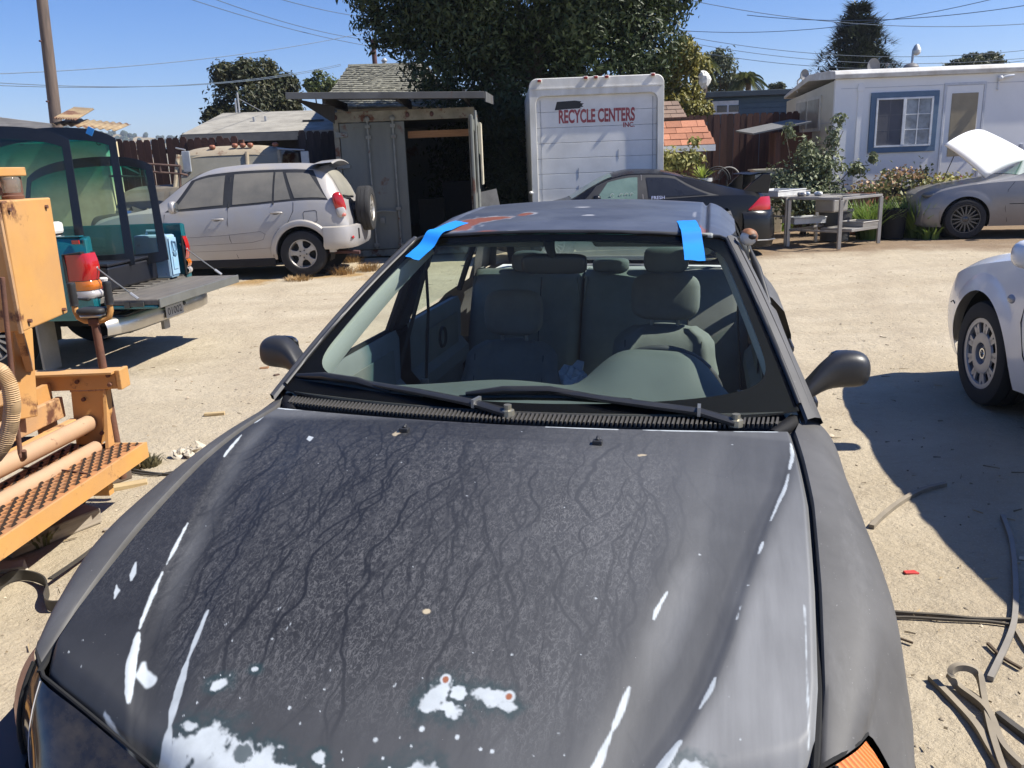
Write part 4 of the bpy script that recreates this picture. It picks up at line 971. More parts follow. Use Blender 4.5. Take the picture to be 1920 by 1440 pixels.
obj('tow_cover', MB().box((4.165, -.52, .60), (.03, .05, .16)), blkpl, t, bevel=.01)
obj('reflector', MB().ell((4.12, -.75, .56), (.02, .05, .025), n=10, m=6), redlens, t)
tl = obj('tail_lamp', MB().ell((3.955, -.765, 1.07), (.085, .055, .165), .7, 16, 10, rot=(0, -.25, .35)), redlens, t, smooth=60)
obj('lamp_lower', MB().ell((3.975, -.772, .945), (.075, .05, .085), .7, 16, 10, rot=(0, -.2, .35)), clearlens, tl, smooth=60)
obj('turn_lens', MB().ell((4.0, -.785, .90), (.05, .03, .03), .7, 12, 8), mat('pink lens', (.62, .20, .16), .2), tl, smooth=60)
sp = wheel(t, (4.22, -.02, .95), .345, .215, 'five', alloy, side=1, rr=.21); sp.rotation_euler = (0, .3, -math.pi/2)
obj('spare_mount', MB().cyl((4.0, -.02, .95), (4.2, -.02, .95), .12), blkpl, t)
obj('spoiler', MB().grid([[(3.50, y*.98, 1.665-.05*(y/.6)**2), (3.62, y, 1.70-.05*(y/.6)**2), (3.86, y*1.05, 1.715-.05*(y/.6)**2), (3.88, y*1.05, 1.69-.05*(y/.6)**2), (3.68, y, 1.655-.06*(y/.6)**2), (3.60, y*.98, 1.60-.05*(y/.6)**2)] for y in np.linspace(-.60, .60, 13)]), silver, t, smooth=50)
obj('rear_wiper', MB().tube([(4.0, .1, 1.13), (3.99, -.25, 1.15), (3.96, -.45, 1.17)], .016, 6), blkpl, t)
ms = obj('side_mirror', MB().ell((1.52, -.94, 1.10), (.055, .09, .095), .7, 14, 8), silver, t, smooth=60); obj('mirror_glass', MB().ell((1.573, -.94, 1.10), (.008, .075, .075), .7, 12, 6), mat('mirror glass', (.3, .32, .33), .05, .9), ms)
obj('rocker_panel', MB().bb(1.28, 2.92, -.80, -.74, .17, .30), mat('underbody', (.02, .02, .02)), t, bevel=.02)
for x, y in ((.86, -.76), (3.36, -.76), (.86, .76), (3.36, .76)): wheel(t, (x, y, .345), .345, .215, 'five', alloy, side=-1 if y < 0 else 1, seed=x, rr=.215)
obj('headlamp', MB().ell((.12, -.62, .78), (.12, .14, .08), .7, 14, 8), clearlens, t, smooth=60)
obj('exhaust', MB().tube([(3.6, -.5, .33), (4.05, -.52, .32), (4.16, -.53, .31)], .03, 8), mat('rusty pipe', (.12, .06, .06)), t)

# --- black coupe
t = thing('coupe', 'black sports coupe with tall rear wing parked in front of the box truck', 'coupe', (-.17, 14.05, 0), R_(-1.5))
blk = mat('coupe black', (.009, .009, .010), .25, col2=(.008, .008, .009), spec=.35, coat=.1)
C = Car(4.37, [(0, .50), (.08, .66), (.4, .78), (1.1, .93), (1.22, .97), (1.55, 1.17), (1.9, 1.335), (2.2, 1.385), (2.6, 1.37), (3.1, 1.255), (3.6, 1.10), (3.95, 1.01), (4.22, .965), (4.33, .90), (4.37, .76)],
    [(0, .46), (.3, .72), (1.1, .87), (2.0, .89), (2.8, .92), (3.5, .945), (4.0, .93), (4.37, .72)],
    [(0, .55), (.12, .70), (.5, .82), (1, .855), (3.4, .862), (3.9, .83), (4.2, .77), (4.37, .66)],
    [(0, .22), (.3, .17), (2.5, .17), (4.0, .2), (4.37, .26)], [(.92, .355, .31), (3.49, .355, .31)], ins=.62, flare=.008)
C.body(t, blk)
cg = mat('coupe green glass', (.13, .19, .165), .06, col2=(.10, .15, .13), spec=.7); cd = mat('coupe dark glass', (.02, .021, .024), .12, spec=.6)
C.pan('window_band', t, blkpl, (1.30, 1.62), (3.50, 2.85), .02, .95, off=.003)
C.pan('window', t, cg, (1.52, 1.80), (2.24, 2.27), .06, .86, off=.009)
C.pan('quarter_window', t, cd, (2.42, 2.40), (3.34, 2.85), .10, .84, off=.009)
C.seam(t, [(2.33, .93), (2.33, 1.29)], mat('bright pillar', (.16, .15, .145), .35, .3), r=.014, name='window_post')
C.seam(t, [(2.30, .91), (2.30, .6), (2.36, .25)]); C.seam(t, [(1.2, .9), (1.16, .6), (1.24, .25)])
C.tpan('windshield', t, cg, 1.24, 1.88, .92); C.tpan('rear_window', t, cd, 3.0, 3.85, .86)
for sg in (-1, 1):
    pl_ = obj('wing_plate', MB().prism([(3.88, .97), (4.30, .95), (4.335, 1.17), (4.31, 1.24), (4.20, 1.245), (4.05, 1.13)], sg*.66, sg*.60), blk, t, bevel=.012)
obj('rear_wing', MB().grid([[(4.02, y, 1.235), (4.20, y, 1.262), (4.335, y, 1.25), (4.33, y, 1.232), (4.18, y, 1.238), (4.03, y, 1.222)] for y in np.linspace(-.60, .60, 9)]), blk, t, smooth=50)
obj('wing_post', MB().bb(4.05, 4.25, -.02, .02, .95, 1.24), blk, t)
obj('tail_lamp', MB().grid([[(x, -(C.lowy(x, z)+.006+.012*math.sin(math.pi*j/6)), z) for j, z in enumerate(np.linspace(.70+.02*max(0, 4.15-x), .70+.20*min(1, (x-3.93)/.22), 7))] for x in np.linspace(3.95, 4.33, 12)]), redlens, t, smooth=60)
bm_ = []
for i, (x, y) in enumerate([(3.88, -.865), (4.05, -.86), (4.25, -.81), (4.40, -.66), (4.46, -.3), (4.47, 0), (4.46, .3), (4.40, .66), (4.25, .81)]):
    bm_.append([(x-.08, y*.95, .70), (x-.02, y*.99, .66), (x, y, .56), (x+.012, y*1.01, .36), (x, y, .24), (x-.02, y*.98, .13)])
obj('rear_bumper', MB().grid(bm_), blk, t, smooth=50)
obj('bumper_lip', MB().tube([(3.9, -.87, .25), (4.06, -.875, .245), (4.27, -.82, .24), (4.42, -.66, .24)], .012, 6), mat('bright scrape', (.25, .25, .25), .3, .5), t)
tx = text('FRESH', (0, 0, 0), .20, .05, mat('decal white blue', (.62, .66, .80), .5, col2=(.15, .2, .5), scale=30), t, name='decal', world=False)
y_, z_ = C.up(2.50, .10); tx.location = (2.46, -(y_+.02), .925); tx.rotation_euler = (math.pi/2-.25, 0, 0)
sc = MB()
for (x, w) in ((1.86, .05), (2.0, .05), (2.08, .05), (2.16, .04)):
    sc.tube([(x+w*math.cos(a)*.6, -(C.up(x, .25)[0]+.013), 1.0+.035*math.sin(a)) for a in np.linspace(.6, 5.6, 9)], .006, 4)
obj('window_marks', sc, mat('window chalk', (.5, .55, .52), .9), t)
for x, y in ((.92, -.74), (3.49, -.74), (.92, .74), (3.49, .74)): wheel(t, (x, y, .31), .31, .205, 'multi', mat('alloy', (.5, .49, .47)), side=-1 if y < 0 else 1)
obj('side_mirror', MB().ell((1.60, -.93, .97), (.07, .09, .06), .8, 14, 8), blk, t, smooth=60)
obj('headlamp', MB().ell((.2, -.62, .66), (.16, .12, .06), .8, 14, 8), clearlens, t, smooth=60)

# --- silver car with raised white hood
t = thing('silver_car', 'silver coupe with its white hood propped open in front of the mobile home', 'car', (7.32, 15.45, 0), R_(-12))
s2 = mat('coupe silver', (.235, .235, .245), .36, .45, col2=(.20, .20, .21), scale=2, dust=(.30, .27, .22), dustamt=.35, coat=.3)
C = Car(4.7, [(0, .64), (.06, .74), (.4, .85), (1.0, .935), (1.35, .985), (1.55, 1.03), (2.2, 1.36), (2.5, 1.405), (3.0, 1.39), (3.8, 1.1), (4.5, 1.0), (4.7, .85)],
    [(0, .58), (.3, .79), (.8, .895), (1.4, .94), (2.5, .95), (3.6, .955), (4.5, .92), (4.7, .8)],
    [(0, .70), (.08, .80), (.4, .855), (1, .88), (3.4, .89), (4.2, .84), (4.7, .68)],
    [(0, .24), (.3, .2), (2.5, .2), (4.7, .3)], [(.74, .38, .33), (3.45, .38, .33)], ins=.62, flare=.012)
C.body(t, s2)
gg = mat('car green glass', (.10, .20, .15), .06, col2=(.08, .16, .12), spec=.7)
C.pan('window_band', t, blkpl, (1.62, 1.98), (3.5, 3.0), .02, .95, off=.003); C.pan('window', t, gg, (1.80, 2.06), (2.75, 2.70), .07, .86, off=.009)
C.tpan('windshield', t, gg, 1.58, 2.18, .92)
C.seam(t, [(1.46, .93), (1.36, .8), (1.34, .5), (1.40, .27)]); C.seam(t, [(1.40, .57), (2.4, .57), (3.2, .57)], r=.006, name='rub_strip'); C.seam(t, [(2.82, .94), (2.84, .6), (2.8, .3)])
msv = obj('side_mirror', MB().ell((1.72, -.97, 1.02), (.07, .10, .07), .75, 14, 8), s2, t, smooth=60); obj('mirror_glass', MB().ell((1.785, -.98, 1.02), (.01, .08, .055), .75, 12, 6), mat('mirror glass', (.3, .32, .33)), msv)
C.handle(t, 2.65, .80, s2)
ww = mat('white paint', (.80, .80, .80), .35, col2=(.78, .78, .77))
A_, B_, Cc, D_ = at(1769, 272, 14.45), at(1846, 334, 14.75), at(1950, 305, 15.95), at(1852, 251, 15.6)
g = []
for i in range(13):
    u = i/12; r_ = []
    for j in range(13):
        v = j/12; p = A_.lerp(B_, u).lerp(D_.lerp(Cc, u), v)+Vector((.03, -.05, .16))*4*v*(1-v)*.8+Vector((0, 0, .03))*4*u*(1-u)
        r_.append(p)
    g.append(r_)
ho = obj('hood', MB().grid(g), ww, None, smooth=60); so = ho.modifiers.new('thick', 'SOLIDIFY'); so.thickness = .028; so.offset = -1
ho.parent = t; ho.matrix_parent_inverse = (Matrix.Translation(t.location) @ Euler((0, 0, t.rotation_euler.z)).to_matrix().to_4x4()).inverted()
pr = obj('prop_rod', MB().cyl(at(1789, 292, 14.7), at(1769, 336, 14.85), .007, n=6), gap, None); pr.parent = t; pr.matrix_parent_inverse = ho.matrix_parent_inverse.copy()
for x, y in ((.74, -.79), (3.45, -.79), (.74, .79), (3.45, .79)): wheel(t, (x, y, .33), .33, .215, 'multi', mat('black chrome', (.10, .10, .105), .3, .8), side=-1 if y < 0 else 1, rr=.235)
obj('headlamp', MB().ell((.20, -.69, .74), (.14, .11, .05), .8, 14, 8), mat('hazy lens', (.13, .13, .125), .25), t, smooth=60)
obj('bumper_cover', MB().grid([[(x-.03, y, .52), (x-.05, y, .42), (x-.03, y, .28), (x+.02, y*.97, .20)] for x, y in [(.36, -.872), (.16, -.83), (.07, -.72), (.02, -.4), (.0, 0), (.02, .4), (.07, .72), (.16, .83), (.36, .872)]]), s2, t, smooth=50)

# --- white hatchback at the right edge
HA_ = math.atan2(-.996, -.09)
t = thing('white_car', 'clean white car at the right edge with slotted silver hub cap', 'car', (3.76, 5.68, 0), HA_)
wp = mat('car white', (.84, .83, .81), .18, col2=(.83, .82, .80), coat=.6, dust=(.6, .56, .48), dustamt=.12)
C = Car(4.5, [(0, .60), (.05, .70), (.30, .80), (.7, .90), (1.05, .965), (1.2, 1.0), (2.0, 1.40), (2.3, 1.455), (2.8, 1.455), (3.4, 1.36), (3.9, 1.14), (4.4, 1.06), (4.5, .9)],
    [(0, .52), (.15, .67), (.4, .765), (.9, .875), (1.3, .93), (2.5, .955), (3.6, 1.0), (4.4, .96), (4.5, .82)],
    [(0, .54), (.05, .66), (.18, .775), (.45, .845), (.9, .868), (2.5, .872), (3.6, .865), (4.2, .80), (4.5, .66)],
    [(0, .24), (.3, .2), (2.5, .19), (4.5, .28)], [(.85, .375, .325), (3.49, .375, .325)], ins=.6, flare=.022)
C.body(t, wp, nl=20)
C.tpan('windshield', t, mat('white car glass', (.03, .04, .04), .05, spec=.7), 1.22, 1.97, .92)
C.pan('window_band', t, blkpl, (1.38, 1.80), (3.7, 3.4), .02, .95, off=.003); C.pan('window', t, mat('white car glass', (.03, .04, .04)), (1.52, 1.84), (2.4, 2.4), .07, .88, off=.009); C.pan('window', t, mat('white car glass', (.03, .04, .04)), (2.5, 2.5), (3.5, 3.3), .07, .88, off=.009)
C.seam(t, [(1.44, .93), (1.36, .80), (1.33, .6), (1.36, .42), (1.46, .26)], r=.005); C.seam(t, [(.34, .55), (.40, .57), (.465, .56)], r=.003, name='bumper_seam')
C.seam(t, [(2.46, .95), (2.45, .5), (2.5, .26)], r=.005)
y_ = C.lowy(1.20, .71); obj('side_marker', MB().ell((1.19, -(y_-.004), .705), (.045, .018, .026), 1., 16, 8), mat('smoke lens', (.30, .31, .33), .12, coat=.5), t, smooth=60)
obj('side_mirror', MB().ell((1.60, -.985, 1.0), (.075, .10, .075), .75, 16, 10), wp, t, smooth=60)
obj('headlamp', MB().ell((.25, -.56, .675), (.17, .13, .06), .8, 16, 8, rot=(0, -.35, .5)), clearlens, t, smooth=60)
capm = mat('cap silver', (.42, .42, .43), .35, .35, col2=(.36, .36, .37), scale=5, dust=(.33, .29, .23), dustamt=.3)
for x, y in ((.85, -.755), (3.49, -.755), (.85, .755), (3.49, .755)): wheel(t, (x, y, .318), .318, .20, 'cap', capm, side=-1 if y < 0 else 1, seed=.3, rr=.215)
C.handle(t, 2.3, .82, wp)
ghx, ghy = .93, C.lowy(.93, .75)

# --- old tan truck behind the suv
t = thing('old_truck', 'faded tan old truck cab with roof marker lights behind the silver suv', 'truck', (-4.9, 15.6, 0))
tan = mat('faded tan', (.36, .31, .22), .8, col2=(.26, .21, .15), scale=3, rust=(2.5,), rustamt=.35, dust=dustc, dustamt=.4)
P = lambda nm, mb, m, **k: obj(nm, mb, m, t, world=True, **k)
r0, r1 = at(375, 286, 15.6), at(542, 280, 15.6); zt = at(455, 271, 15.7).z
P('roof', MB().grid([[(x, 15.5, zt-.18-.12*(abs(u)**4)), (x, 15.56, zt-.09-.12*(abs(u)**4)), (x, 15.8, zt-.01-.12*abs(u)**4), (x, 16.6, zt-.02-.12*abs(u)**4)] for u in np.linspace(-1, 1, 17) for x in [-4.9+.95*u]]), tan, smooth=60)
zs = zt-.16
P('windshield', MB().add([(-5.85, 15.30, 1.25), (-3.95, 15.30, 1.25), (-4.02, 15.52, zs), (-5.78, 15.52, zs)], [(0, 1, 2, 3)]), mat('dusty windshield', (.245, .23, .185), .6, col2=(.19, .18, .145), scale=2.5))
for a, b in (((-5.88, 15.29, 1.22), (-5.8, 15.51, zs+.02)), ((-3.92, 15.29, 1.22), (-4.0, 15.51, zs+.02)), ((-4.55, 15.285, 1.22), (-4.57, 15.505, zs+.02))): P('pillar', MB().tube([a, b], .035, 8), tan)
P('cab', MB().bb(-5.88, -3.92, 15.55, 16.7, .5, 1.3).bb(-5.88, -3.92, 16.6, 16.7, 1.3, zs), tan, bevel=.02)
P('hood', MB().prism([(14.75, .7), (15.5, .7), (15.5, 1.24), (15.2, 1.22), (14.75, 1.02)], -5.7, -4.1, 'x'), tan, bevel=.04)
for y in (15.2, 16.4):
    for x in (-5.75, -4.05):
        P('wheel', MB().lathe([(.2, -.1), (.36, -.1), (.38, 0), (.36, .1), (.2, .1), (0, .05)], (x, y, .38), 'x', 20), tyre_m, smooth=40)
for px, py in ((398, 273), (440, 270), (455, 269.5), (469, 269), (516, 268)):
    p = at(px, py+3, 15.62); P('marker_light', MB().ell(p, (.055, .05, .04), .7, 10, 6), mat('old amber', (.30, .11, .06), .5), smooth=60)
for x, sg in ((350, -1), (573, 1)):
    p = at(x, 303, 15.4); mm = P('mirror', MB().box(p, (.14, .04, .36)), mat('mirror back', (.42, .44, .46), .4, .3), bevel=.01)
    P('mirror_arm', MB().tube([p+Vector((0, 0, .2)), (-4.9+sg*.9, 15.45, p.z+.24)], .015, 6).tube([p-Vector((0, 0, .18)), (-4.9+sg*.95, 15.4, p.z-.32)], .015, 6), galv)
# rusty rack and dark wreck left of it
t = thing('pipe_rack', 'rusty pipe rack standing beside the dark car in front of the fence', 'rack', (-6.6, 15.2, 0))
q = lambda x, y, d=15.0: at(x, y, d)
mb = MB()
for a, b in (((270, 307), (338, 311)), ((271, 321), (340, 326)), ((270, 307), (276, 345)), ((271, 322), (288, 383)), ((301, 309), (302, 324)), ((338, 311), (338, 326)), ((205, 300), (262, 327)), ((205, 330), (270, 331)), ((340, 326), (352, 329)), ((337, 326), (340, 384))): mb.tube([q(*a), q(*b)], .022, 6)
obj('frame', mb, mat('rack rust', (.16, .10, .075), .8, .2, col2=(.10, .06, .05)), t, world=True)
obj('leg', MB().tube([q(288, 383), (q(288, 383).x+.15, 15., 0)], .022, 6).tube([q(340, 384), (q(340, 384).x, 15., 0)], .022, 6), mat('rack rust', (.16, .10, .075)), t, world=True)
t = thing('dark_wreck', 'dark dusty car half hidden between the teal pickup and the silver suv', 'car', (-7.6, 15.75, 0))
C = Car(3.2, [(0, .9), (.1, 1.0), (.5, 1.15), (1.0, 1.40), (2.4, 1.42), (2.9, 1.1), (3.2, .8)], [(0, .8), (.5, .95), (2.6, .98), (3.2, .75)], [(0, .6), (.4, .78), (2.6, .8), (3.2, .65)], [(0, .3), (3.2, .3)], [(2.4, .35, .3)])
C.body(t, mat('dusty black', (.05, .05, .048), .6, dust=dustc, dustamt=.5)); C.pan('window', t, dg, (.6, 1.0), (1.6, 1.6), .1, .85, off=.01); C.pan('window', t, dg, (1.7, 1.7), (2.6, 2.4), .1, .85, off=.01)
for x in (.6, 2.4): wheel(t, (x, -.68, .3), .3, .18, 'multi', alloy)
t = thing('scrap_pile', 'pile of black plastic and chrome scrap before the dark car', 'scrap', (-6.3, 14.7, 0))
rng = np.random.default_rng(8)
for i in range(10):
    x, y, z = rng.uniform(-.6, .6), rng.uniform(-.2, .3), rng.uniform(.4, .95)
    obj('scrap_piece', MB().box((x, y, z), tuple(rng.uniform(.08, .4, 3)), rot=tuple(rng.uniform(-1, 1, 3))), [blkpl, chrome, mat('dusty black', (.05, .05, .048)), mat('grey scrap', (.3, .3, .3), .6)][i % 4], t, bevel=.01)
obj('base', MB().ell((0, .1, .3), (.8, .4, .42), n=14, m=8), mat('dusty black', (.05, .05, .048)), t, smooth=60)

# ------------------------------------------------------------------ teal pickup carrying loose windshields
PYAW = R_(-7)   # its own x axis runs from the tail gate (0) toward the cab (-x in the world)
t = thing('pickup_truck', 'teal pickup with its tailgate down, bed loaded with loose windshields', 'pickup', (-3.20, 7.42, -.01), PYAW)
teal = mat('teal paint', (.004, .135, .165), .22, .25, col2=(.004, .115, .14), coat=.6, dust=(.16, .16, .13), dustamt=.08)
P = lambda nm, mb, m, par=None, **k: obj(nm, mb, m, par or t, **k)
# bed sides: profile in y-z extruded along x with an arch
def bedside(sg):
    xs = sorted(set(np.linspace(-1.95, 0, 40).tolist()+[-.98+.42*math.cos(math.pi*i/24) for i in range(25)]))
    g = []
    for x in xs:
        zb = .46
        if abs(x+.98) < .42: zb = max(zb, .34+math.sqrt(max(0, .42**2-(x+.98)**2)))
        taper = .03*max(0, (x+.25)/.25)**2
        g.append([(x, sg*(y-taper), max(z, zb) if k < 6 else z) for k, (y, z) in enumerate([(.80, .46), (.835, .52), (.845, .62), (.84, .72), (.840, .82), (.836, .95), (.826, 1.06), (.80, 1.115), (.755, 1.122), (.745, 1.10), (.745, .62)])])
    mb = MB().grid(g); n = 11; mb.f += [tuple(range(n)), tuple(range((len(xs)-1)*n, len(xs)*n))]
    return mb
for sg in (-1, 1): P('bed_side', bedside(sg), teal, smooth=35)
P('bed_rail_cap', MB().bb(-1.95, -.03, -.81, -.75, 1.122, 1.132), teal, bevel=.004)
P('bed_floor', MB().bb(-1.95, -.01, -.744, .744, .58, .618), mat('bed liner', (.055, .055, .055), .8, col2=(.12, .115, .105), scale=5, stretch=(.6, 6, 1), bump=.4, bscale=40, dust=dustc, dustamt=.35))
for i in range(11): P('floor_rib', MB().bb(-1.9, -.02, -.70+i*.14-.02, -.70+i*.14+.02, .619, .63), mat('bed liner', (.055, .055, .055)), bevel=.004)
P('bed_front', MB().bb(-1.99, -1.95, -.80, .80, .46, 1.11), teal, bevel=.01)
for sg in (-1, 1):
    P('corner_post', MB().bb(-.05, .004, sg*.745, sg*.80, .45, 1.11), teal, bevel=.012)
    lm_ = P('tail_lamp', MB().grid([[(.012-.02*k/10-.17*(max(0, k/10-.4)/.6)**1.6+.022*math.sin(math.pi*j/8), sg*(.71+.132*math.sin(min(1, k/8.5)*math.pi/2)), .782+.213*j/8) for j in range(9)] for k in range(11)]), redlens, smooth=60)
    for (nm, z0, z1, m_) in (('turn_lens', .705, .778, amber), ('reverse_lens', .642, .700, clearlens)):
        obj(nm, MB().grid([[(.018-.02*k/10-.165*(max(0, k/10-.4)/.6)**1.6+.018*math.sin(math.pi*j/4), sg*(.712+.133*math.sin(min(1, k/8.5)*math.pi/2)), z0+(z1-z0)*j/4) for j in range(5)] for k in range(11)]), m_, lm_, smooth=60)
    obj('lamp_surround', MB().tube([(.004, sg*.706, .636), (.004, sg*.706, 1.0), (-.03, sg*.832, 1.0), (-.17, sg*.845, .99), (-.17, sg*.848, .65), (-.03, sg*.842, .636), (.004, sg*.706, .636)], .011, 6), gap, lm_)
P('bed_reflector', MB().box((-.06, -.822, 1.085), (.06, .012, .03)), redlens)
# tailgate, lowered
tg = P('tailgate', MB().bb(.03, .50, -.73, .73, .562, .612), mat('gate liner', (.05, .05, .052), .65, col2=(.11, .105, .10), scale=4, stretch=(6, .5, 1), dust=dustc, dustamt=.3), bevel=.012)
obj('gate_skin', MB().bb(.03, .49, -.735, .735, .535, .561), teal, tg, bevel=.008)
obj('gate_edge', MB().bb(.501, .515, -.735, .735, .54, .614), mat('gate rim', (.16, .165, .155), .45, .3), tg, bevel=.005)
obj('gate_latch', MB().box((.30, -.742, .575), (.16, .014, .04)).box((.24, -.745, .572), (.05, .02, .055)), mat('latch', (.10, .10, .09), .5, .5), tg, bevel=.004)
for sg in (-1, 1):
    cb = obj('gate_cable', MB().tube([(-.01, sg*.735, .90), (.16, sg*.74, .76), (.33, sg*.745, .625)], .006, 6), mat('cable', (.25, .25, .24), .5, .6), tg)
    obj('cable_end', MB().tube([(.28, sg*.744, .665), (.34, sg*.745, .618)], .012, 6), galv, cb); obj('cable_end', MB().tube([(-.02, sg*.735, .93), (-.02, sg*.735, .91), (.03, sg*.736, .87)], [.022, .016, .012], 8), galv, cb)
# chrome bumper
bmp = []
for y in np.linspace(-.86, .86, 33):
    a = abs(y); cut = sst(.12, .24, a); x = .20-.10*max(0, (a-.5)/.36)**2
    bmp.append([(x-.17, y, .475), (x-.02, y, .472-.03*(1-cut)), (x, y, .455-.03*(1-cut)), (x+.012, y, .40), (x+.006, y, .345), (x-.03, y, .325+.0*cut), (x-.12, y, .33)])
b = P('rear_bumper', MB().grid(bmp), mat('bumper chrome', (.62, .60, .55), .22, .85, col2=(.5, .48, .43), scale=4, dust=dustc, dustamt=.35), smooth=50)
obj('step_pad', MB().bb(.06, .19, -.12, .12, .448, .456).bb(.05, .18, .3, .7, .475, .481).bb(.05, .18, -.7, -.3, .475, .481), blkpl, b)
pf = obj('license_plate', MB().box((.222, 0, .405), (.006, .305, .105)), mat('plate', (.42, .42, .42), .5, col2=(.33, .33, .34), scale=14), b, bevel=.004, rot=None)
tx = text('01002', (.2255, -.125, .375), .25, .062, mat('plate ink', (.03, .03, .05), .6), pf, world=False, rot=(math.pi/2, 0, math.pi/2), bold=.012)
obj('plate_lamp', MB().ell((.20, .21, .43), (.02, .03, .02), n=8, m=6), blkpl, b)
[obj('bumper_bracket', MB().box(c_, d_), mat('bracket grey', (.35, .33, .29), .7), b) for c_, d_ in (((.06, .10, .30), (.03, .10, .16)), ((-.1, -.35, .32), (.2, .05, .1)), ((-.1, .45, .32), (.2, .05, .1)))]
P('mud_flap', MB().box((-.52, -.72, .26), (.02, .22, .44)), mat('flap beige', (.30, .28, .23), .8), bevel=.005)
P('frame_rail', MB().bb(-4.4, .05, -.5, -.42, .36, .48).bb(-4.4, .05, .42, .5, .36, .48), mat('underbody', (.02, .02, .02)))
P('side_crease', MB().bb(-1.95, -.30, -.852, -.846, .655, .66), mat('teal dark', (.004, .06, .08), .4))
for sg in (-1, 1):
    P('wheel_well', MB().grid([[(-.98+.44*math.cos(a), sg*.50, .34+.44*math.sin(a)), (-.98+.44*math.cos(a), sg*.83, .34+.44*math.sin(a))] for a in np.linspace(-.2, math.pi+.2, 20)]), mat('underbody', (.02, .02, .02)))
    for x in (-.98, -3.85): wheel(t, (x, sg*.70, .34), .34, .22, 'multi', alloy, side=sg, tyre=mat('tyre', (.02, .02, .02)))
cabC = Car(2.95, [(0, .75), (.05, .85), (.3, .92), (1.0, 1.0), (1.15, 1.03), (1.75, 1.50), (2.0, 1.56), (2.6, 1.55), (2.75, 1.50), (2.93, 1.05), (2.95, .95)], [(0, .7), (.4, .88), (1.2, .98), (2.6, .99), (2.95, .9)], [(0, .7), (.3, .8), (2.95, .83)], [(0, .4), (2.95, .42)], [(.98, .42, .34)])
cabroot = bpy.data.objects.new('cab', None); COL.objects.link(cabroot); cabroot.parent = t; cabroot.location = (-4.97, 0, 0)
cabC.body(cabroot, teal)
for sg in (-1, 1): cabC.pan('window', cabroot, cd, (1.5, 1.8), (2.5, 2.5), .1, .88, side=sg, off=.01)
cabC.tpan('rear_window', cabroot, cd, 2.78, 2.92, .85); cabC.tpan('windshield', cabroot, cd, 1.18, 1.72, .92)

def P2W(p):   # pickup local -> world
    c, s = math.cos(PYAW), math.sin(PYAW); return Vector((-3.20+p[0]*c-p[1]*s, 7.42+p[0]*s+p[1]*c, -.01+p[2]))
# loose windshields: own outline, frit border and bent glass
def loose_glass(lab, y, xr_b, xr_t, zb, zt, wid, lean, tint, seed, roll=0.):
    """stands on its long edge across the bed, right hand side visible"""
    n, m_ = 28, 18
    def pt(u, v, o=0.):   # u -1..1 along, v 0..1 up
        half = wid/2; hx = half*(1-(1-(xr_t/xr_b))*v) if False else half-(half*.16)*v
        su = math.copysign(abs(u)**.96, u); x = su*hx
        z = (zt-zb)*v+.05*(1-u*u)*v - .055*(abs(u)**6)*v + .04*(abs(u)**6)*(1-v)
        bend = .09*u*u
        return Vector((x, bend+o, z))
    L_ = thing('loose_windshield', lab, 'windshield', P2W((xr_b-wid/2, y, zb)), PYAW, 'loose windshields in the pickup bed'); L_.rotation_euler = (lean, roll, PYAW)
    G_ = [[pt(-1+2*i/n, j/m_) for j in range(m_+1)] for i in range(n+1)]
    go = obj('pane', MB().grid(G_), tint, L_, smooth=60)
    vs = np.array([(i, j) for i in range(n+1) for j in range(m_+1)], float); attr(go, 'band', np.clip((vs[:, 1]/m_-.62)/.25, 0, 1)) if len(go.data.vertices) == len(vs) else None
    fr = []; a, b = .075/(wid/2), .085
    ring_o = [(-1+2*i/40, 0) for i in range(41)]+[(1, j/24) for j in range(1, 25)]+[(1-2*i/40, 1) for i in range(1, 41)]+[(-1, 1-j/24) for j in range(1, 24)]
    mb = MB(); vv = []
    for (u, v) in ring_o:
        iu = max(-1+a, min(1-a, u)); iv = max(.10, min(1-b, v))
        vv += [pt(u, v, -.004), pt(iu, iv, -.004), pt(iu, iv, .004), pt(u, v, .004)]
    N = len(ring_o); fs = []
    for i in range(N):
        k = (i+1) % N
        for c in range(4): fs.append((i*4+c, i*4+(c+1) % 4, k*4+(c+1) % 4, k*4+c))
    obj('border', mb.add(vv, fs), mat('frit black', (.012, .013, .015), .25), L_)
    return L_
gmat = glass('loose glass', (.80, .93, .82), .8, .0, .05, band=(.03, .42, .40))
loose_glass('front loose windshield, largest, nearest the white bucket in the pickup bed', -.44, -.30, -.4, .80, 1.98, 1.55, -.16, gmat, 1, roll=.02)
loose_glass('middle loose windshield with blue tape scrap on its top corner', -.10, -.08, -.2, .78, 1.98, 1.5, -.20, gmat, 2, roll=-.02)
loose_glass('rear loose windshield, shortest, black edged, leaning behind the other two', .22, .06, -.05, .76, 1.74, 1.5, -.28, gmat, 3, roll=-.06)
p = at(169, 246, 7.12); tag(obj('tape_scrap', MB().box((0, 0, 0), (.05, .012, .06), rot=(0, .5, 0)), mat('blue tape', (.012, .21, .60), .6), loc=p), 'scrap of blue tape on the corner of the middle loose windshield', 'tape')
